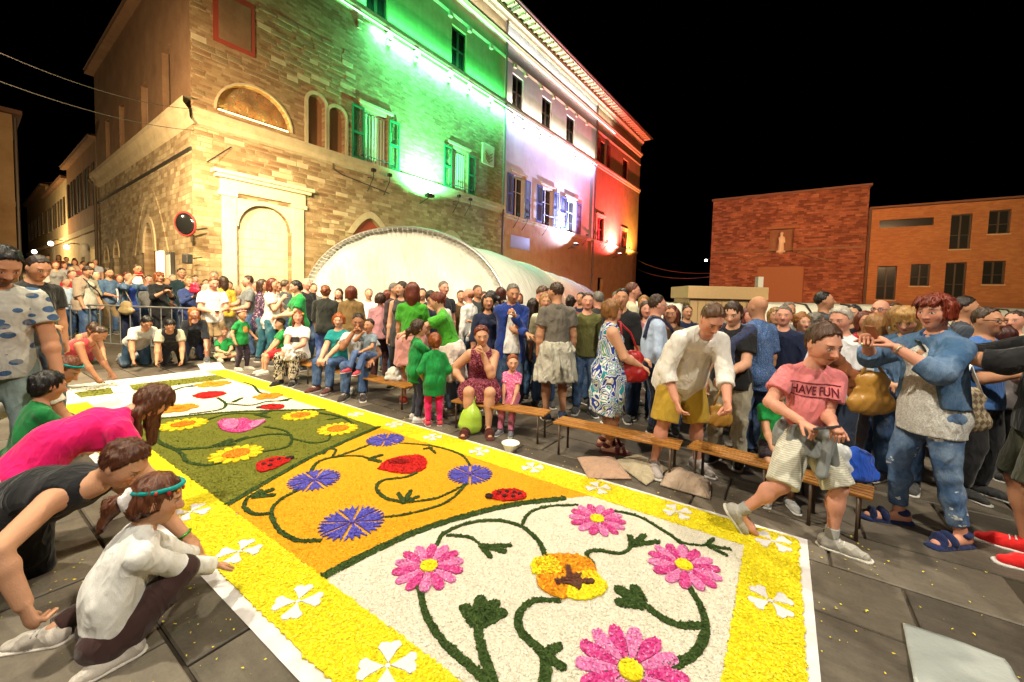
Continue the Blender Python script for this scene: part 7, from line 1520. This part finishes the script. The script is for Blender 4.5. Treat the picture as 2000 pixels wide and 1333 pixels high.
# -------- more of the crowd packed between and behind
hf = {'brown hair': ('short', BRN), 'black hair': ('short', BKH), 'grey hair': ('short', GHR), 'white hair': ('short', WHR), 'an auburn bob': ('bob', AUB), 'a blond bob': ('bob', BLO), 'long dark hair': ('long', DBR), 'ginger curls': ('curly', GIN), 'long brown hair': ('long', BRN), 'a bald head': ('bald', GHR)}
cf = {'white': WHI, 'black': BLK, 'navy': NVY, 'red': (.38, .02, .025), 'grey': GRY, 'teal': TEA, 'cream': CRE, 'pale blue': LBL, 'brown': (.12, .07, .03), 'green': GRN_S, 'pink': PNKS, 'olive': (.10, .10, .03)}
for px, top, Y, c, h_, f, where in ((1318, 606, 5.4, 'black', 'long dark hair', 190, 'between the light blue shirt and the bent man'), (1342, 600, 6.2, 'navy', 'brown hair', 160, 'above the back of the bent man'), (1398, 604, 5.2, 'pale blue', 'grey hair', 200, 'behind the bent man in white'), (1440, 598, 5.8, 'grey', 'brown hair', 20, 'beyond the young woman in black'), (1515, 604, 5., 'teal', 'a blond bob', 170, 'right of the bald man in blue'), (1540, 594, 5.8, 'white', 'grey hair', 150, 'beyond the ginger curls'), (1668, 600, 4.9, 'black', 'black hair', 200, 'right of the white haired man'), (1690, 612, 4.2, 'red', 'an auburn bob', 160, 'left of the streaked blond hair'), (1748, 596, 5., 'navy', 'brown hair', 190, 'between the bald man in glasses and the blond woman'), (1800, 598, 4.6, 'olive', 'grey hair', 150, 'beyond the blond woman in denim'), (1905, 600, 4.8, 'white', 'a bald head', 170, 'above the man in black framed glasses'), (1985, 612, 4.4, 'cream', 'brown hair', 200, 'at the far right beyond the grey cardigan'),
    (1012, 574, 7.6, 'red', 'an auburn bob', 170, 'over the shoulder of the blue jacket'), (1072, 566, 8., 'white', 'brown hair', 150, 'left of the grey polo'), (1135, 574, 7.6, 'navy', 'black hair', 200, 'right of the grey polo'), (1150, 588, 6.4, 'green', 'an auburn bob', 30, 'between the grey polo and the leaf dress'), (1205, 572, 7.4, 'grey', 'grey hair', 160, 'left of the tall bearded man'), (1258, 580, 7., 'pale blue', 'a blond bob', 180, 'right of the tall bearded man'), (900, 570, 8., 'brown', 'brown hair', 170, 'beyond the bright green reaching woman'), (945, 572, 8.2, 'teal', 'long brown hair', 160, 'beyond the smiling greying man'), (825, 566, 8., 'navy', 'black hair', 190, 'beyond the navy hooded boy'), (720, 566, 8.6, 'white', 'grey hair', 170, 'between the brown blouse and the dusty pink top'), (662, 566, 9., 'black', 'long dark hair', 200, 'between the black T-shirt and the brown blouse'), (612, 556, 9.6, 'grey', 'brown hair', 160, 'left of the curly black T-shirt'), (541, 552, 10., 'red', 'an auburn bob', 150, 'beyond the woman with her hand at her mouth'), (500, 552, 10.4, 'navy', 'grey hair', 170, 'right of the grey T-shirt man'), (448, 552, 10.6, 'white', 'black hair', 190, 'right of the yellow hair clip'),
    (140, 530, 10.6, 'red', 'brown hair', 150, 'left of the beige cardigan'), (232, 538, 11., 'white', 'an auburn bob', 160, 'between the denim shirt and the raised red phone'), (290, 540, 10.8, 'grey', 'black hair', 170, 'right of the raised red phone'), (325, 545, 10.6, 'teal', 'a blond bob', 150, 'beyond the shoulder of the red haired photographer'), (380, 540, 11.4, 'cream', 'brown hair', 160, 'right of the dark green polo'), (128, 545, 10., 'pale blue', 'grey hair', 150, 'at the left end of the barrier'), (1148, 576, 5.5, 'olive', 'brown hair', 175, 'in the gap right of the grey polo man'), (1216, 568, 5.2, 'black', 'black hair', 185, 'directly behind the leaf print dress'), (1262, 592, 5.3, 'pink', 'long brown hair', 170, 'left of the light blue shirt'), (1312, 600, 4.8, 'brown', 'an auburn bob', 190, 'right of the light blue shirt'), (1066, 578, 5.8, 'cream', 'a blond bob', 175, 'in the gap left of the grey polo man'), (952, 578, 5.7, 'navy', 'long dark hair', 165, 'behind the maroon dress woman'), (1392, 600, 4.6, 'olive', 'black hair', 175, 'over the shoulder of the bent man'), (1532, 602, 4.4, 'navy', 'grey hair', 185, 'left of the ginger curls'), (1754, 602, 4.1, 'brown', 'a blond bob', 20, 'behind the golden tan handbag'), (1008, 590, 6.6, 'green', 'brown hair', 180, 'low behind the royal blue jacket'), (402, 548, 10.8, 'olive', 'black hair', 170, 'left of the white T-shirt and khaki shorts')):
    s_, hcol = hf[h_]; P_('onlooker in %s with %s %s' % (c, h_, where), px, Y, top, face=f, fem=s_ in ('bob', 'long', 'curly'), lod=0 if Y > 7 else 1, hair=hr(s_, hcol), skin=('mid', 'tan', 'rosy')[px % 3], top_c=tp(cf[c], 'short' if px % 2 else 'elbow'), bottom=jn() if px % 3 else tr(NVY), hands=('belly' if px % 2 else 'down', 'down'), group='onlookers packed behind the front row')
# ---------------------------------------------------------------- benches
def mat_slat():
    b = NB('bench_wood', .45, .4); n = b.noise(6, 5, .6, b.vmap((.6, 14, 14))); b.color(b.ramp(n, [(.3, (.20, .075, .014)), (.5, (.33, .14, .026)), (.7, (.44, .20, .045))])); b.normal(b.bump(n, .2, .004))
mat_slat()
def bench(label, p0, p1, w=.26, z=.325, legs=(0, 1)):
    p0, p1 = V3(p0), V3(p1); d = (p1-p0)[:2]; L = float(np.linalg.norm(d)); o = empty('slatted_bench', (p0[0], p0[1], 0), math.atan2(d[1], d[0]), label, 'bench', 'low benches beside the carpet'); n = 5; sw = w/n
    for k in range(n): MB().box(0, L, k*sw+.008, (k+1)*sw-.008, z-.022, z).build('slat', 'bench_wood', o, bevel=.004)
    for e in legs:
        x = .07 if e == 0 else L-.07; MB().tube([(x, .02, 0), (x, .02, z-.034), (x, w-.02, z-.034), (x, w-.02, 0)], .013, 8).build('leg_frame', 'copper_pipe', o, smooth=True)
    MB().box(.07, L-.07, w/2-.012, w/2+.012, z-.046, z-.0225).build('rail', 'copper_pipe', o); return o
zb = .325
bench('long slatted bench in front of the leaf print dress', gp(1079, 824, zb), gp(1326, 876, zb)); bench('slatted bench at the feet of the beige trousers woman', gp(1341, 872, zb), gp(1515, 918, zb))
bench('slatted bench holding the blue bag behind the striding boy', gp(1560, 935, zb), gp(1705, 975, zb))
bench('bench under the maroon dress woman and the toddler', gp(880, 783, zb), gp(1062, 812, zb)); bench('bench under the teal top woman and the seated man', gp(612, 717, zb), gp(790, 757, zb)); bench('bench under the woman in zebra print trousers', gp(530, 702, zb), gp(604, 715, zb))
# ---------------------------------------------------------------- cushions, bowl, sheet, bags
def pillow(label, pts, col, h=.05, seed=1):
    P4 = [gp(*p) for p in pts]; c = sum(P4)/4; o = empty('seat_pad', (c[0], c[1], 0), 0, label, 'cushion', 'cloth pads on the paving'); n = 16; V = []; F = []; rs = np.random.RandomState(seed)
    for side in (1, -1):
        for j in range(n+1):
            for i in range(n+1):
                u, v = i/n, j/n; p = P4[0]*(1-u)*(1-v)+P4[1]*u*(1-v)+P4[2]*u*v+P4[3]*(1-u)*v-c; e = (math.sin(math.pi*u)*math.sin(math.pi*v))**.4
                z = .012+h*e*(1+.18*math.sin(u*7+seed)*math.sin(v*6+seed)+.10*math.sin(u*17+v*9)) if side > 0 else .004; V.append((p[0], p[1], z))
    m = (n+1)**2
    for s in (0, 1):
        for j in range(n):
            for i in range(n): a = s*m+j*(n+1)+i; f = (a, a+1, a+n+2, a+n+1); F.append(f if s == 0 else f[::-1])
    obj_np('cover', V, F, 'cloth', o, col, True); 
    e = [V[i] for i in range(n+1)]+[V[(j)*(n+1)+n] for j in range(1, n+1)]+[V[n*(n+1)+i] for i in range(n-1, -1, -1)]+[V[j*(n+1)] for j in range(n-1, 0, -1)]
    MB().tube(e, .006, 5, True).build('piping', 'cloth', o, tuple(q*.8 for q in col)); return o
pillow('faded pink cloth pad lying nearest the white bowl', [(1128, 897), (1200, 896), (1232, 938), (1150, 937)], (.46, .29, .20), .055, 1); pillow('cream cloth pad overlapping the pink one', [(1198, 903), (1248, 893), (1305, 918), (1262, 950)], (.44, .37, .25), .065, 2); pillow('flowered cream cushion nearest the striding boy', [(1302, 925), (1388, 945), (1386, 977), (1290, 950)], (.44, .33, .25), .11, 3)
bp = gp(997, 880); BO = empty('plastic_bowl', bp, 0, 'small white plastic bowl on the paving beside the carpet', 'bowl'); V = []; F = []; n = 24
for r_, z in ((.055, 0), (.06, .002), (.085, .07), (.095, .075), (.092, .08), (.08, .072), (.055, .01), (.0005, .009)):
    for i in range(n): t = 6.28318*i/n; V.append((r_*math.cos(t), r_*math.sin(t), z+.003))
for k in range(7):
    for i in range(n): a = k*n+i; b = k*n+(i+1) % n; F.append((a, b, b+n, a+n))
obj_np('bowl', V, F, 'plastic', BO, (.75, .74, .70), True)
FS = gp(1880, 1290); n = 22; V = []; F = []; A, B_, C, D = gp(1762, 1218), gp(1962, 1290), gp(2030, 1400), gp(1800, 1420)
for j in range(n+1):
    for i in range(n+1): u, v = i/n, j/n; p = A*(1-u)*(1-v)+B_*u*(1-v)+C*u*v+D*(1-u)*v; V.append((p[0], p[1], .008+.012*abs(math.sin(u*5+v*2))*v+.006*math.sin(v*9+u*3)**2))
for j in range(n):
    for i in range(n): a = j*(n+1)+i; F.append((a, a+n+1, a+n+2, a+1))
b = NB('foil', .38, .5); b.color((.52, .56, .54)); b.b.inputs['Metallic'].default_value = .35; b.normal(b.bump(b.noise(9, 4, .6), .5, .02))
fo = obj_np('foil_sheet', V, F, 'foil', None, None, True); sm = fo.modifiers.new('s', 'SOLIDIFY'); sm.thickness = .004; tag(fo, 'silvery plastic sheet lying on the paving at the lower right corner', 'sheet')
g = gp(918, 846); GB = empty('carrier_bag', (g[0], g[1], 0), 0, 'lime green plastic carrier bag beside the maroon dress', 'bag'); F_ = Field(); F_.cone((0, 0, .11), (.01, 0, .20), .135, .105, .03, (0, 1, 0), 1.25); F_.cone((.01, 0, .20), (.02, .01, .36), .105, .030, .05, (0, 1, 0), 1.2); F_.plane((0, 0, .004), (0, 0, -1)); P, F = F_.mesh(.010, None, (.0035, .09, 6, (1.5, 1.5, .3))); obj_np('bag_body', P, F, 'plastic', GB, (.36, .55, .06), True)
for sx in (-.02, .035): MB().tube([(.02+sx*.4, .01, .33), (.02+sx, .02, .42), (.025+sx*.3, .04, .46)], .009, 6).build('handle', 'plastic', GB, (.36, .55, .06), True)
g = at_depth(1234, 745, 4.1); bag('red leather shoulder bag of the leaf print dress woman', (.34, .012, .015), (.24, .12, .32), g, [(g[0]-.1, g[1], g[2]+.25), (g[0]-.16, g[1]-.06, g[2]+.62), at_depth(1208, 628, 4.05), (g[0]-.02, g[1]+.05, g[2]+.5), (g[0]+.08, g[1], g[2]+.25)])
g = at_depth(1700, 805, 3.0); bag('golden tan leather handbag with a red charm', (.40, .20, .035), (.30, .14, .30), g, [(g[0]-.1, g[1], g[2]+.27), (g[0]-.02, g[1], g[2]+.42), (g[0]+.1, g[1], g[2]+.27)])
g = at_depth(1405, 830, 3.6); bag('small golden clutch bag hanging from the hands of the beige trousers woman', (.42, .22, .04), (.20, .08, .18), g, [(g[0]-.07, g[1], g[2]+.15), (g[0], g[1]-.02, g[2]+.38), (g[0]+.07, g[1], g[2]+.15)])
g = at_depth(1885, 840, 3.0); bag('checked canvas tote bag behind the red haired woman', (1, 1, 1), (.30, .14, .32), g, [(g[0]-.1, g[1], g[2]+.28), (g[0], g[1], g[2]+.5), (g[0]+.1, g[1], g[2]+.28)], 'check_canvas')
g = gp(1690, 945, zb); bag('bright blue cloth bag lying on the bench behind the boy', (.02, .09, .55), (.26, .2, .2), (g[0], g[1]+.08, zb+.002), None, 'cloth', 'cloth_bag', 1.5); g2 = gp(1655, 945, zb); bag('white plastic bag next to the blue one on the bench', (.6, .62, .62), (.2, .2, .24), (g2[0], g2[1]+.1, zb+.002), None, 'plastic', 'carrier_bag', 2.)
g = gp(766, 745, zb); bag('white plastic bag lying on the far bench', (.68, .68, .64), (.3, .2, .14), (g[0], g[1]+.1, zb+.002), None, 'plastic', 'carrier_bag', 2.)
g = at_depth(563, 703, 6.6); bag('white crumpled paper bag on the knees of the zebra print woman', (.72, .71, .68), (.22, .14, .24), g, None, 'cloth', 'paper_bag', 3.)
g = at_depth(247, 612, 9.6); bag('beige shoulder bag of the woman raising the red phone', (.34, .25, .12), (.36, .16, .26), g, [(g[0]-.14, g[1], g[2]+.24), (g[0]-.05, g[1], g[2]+.6), (g[0]+.14, g[1], g[2]+.24)])
g = at_depth(380, 572, 9.3); bag('crimson bag in front of the blond woman in blue', (.5, .02, .06), (.2, .1, .22), g)
g = gp(688, 772); BL = empty('paper_cup', g, 0, 'small white crumpled cup on the paving by the seated man', 'cup'); F_ = Field(); F_.cone((0, 0, .03), (0, 0, .08), .035, .045, .01); P, F = F_.mesh(.01, None, (.006, .05, 2)); obj_np('cup', P, F, 'cloth', BL, (.75, .74, .72), True)
# brown jacket carried by the white haired man, papers at the far end of the carpet
F_ = Field(); a = at_depth(1625, 700, 3.35); b_ = at_depth(1672, 745, 3.3); F_.cone(a, b_, .07, .06, .03, (0, 1, 0), 1.6); F_.cone(b_, b_-V3([0, 0, .12]), .06, .05, .03); F_.cone(a+V3([-.02, 0, .12]), a, .04, .07, .03); P, F = F_.mesh(.014, None, (.006, .06, 4)); jk = obj_np('carried_jacket', P, F, 'cloth', None, (.20, .06, .018), True); tag(jk, 'brown jacket over the arm of the white haired man', 'jacket')
for i, (pp, lab) in enumerate(((((385, 712), (430, 708), (440, 722), (395, 727)), 'white template sheet with purple petals near the seated boy'), (((215, 755), (250, 752), (262, 764), (222, 768)), 'pale paper sheet under the kneeling woman in jeans'))):
    q = [gp(*p, .014) for p in pp]; m = MB().add(q+[V3(x)+V3([0, 0, .003]) for x in q], [(7, 6, 5, 4)] if False else [(4, 5, 6, 7), (3, 2, 1, 0)]); o = m.build('paper_sheet', 'paper'); tag(o, lab, 'paper')
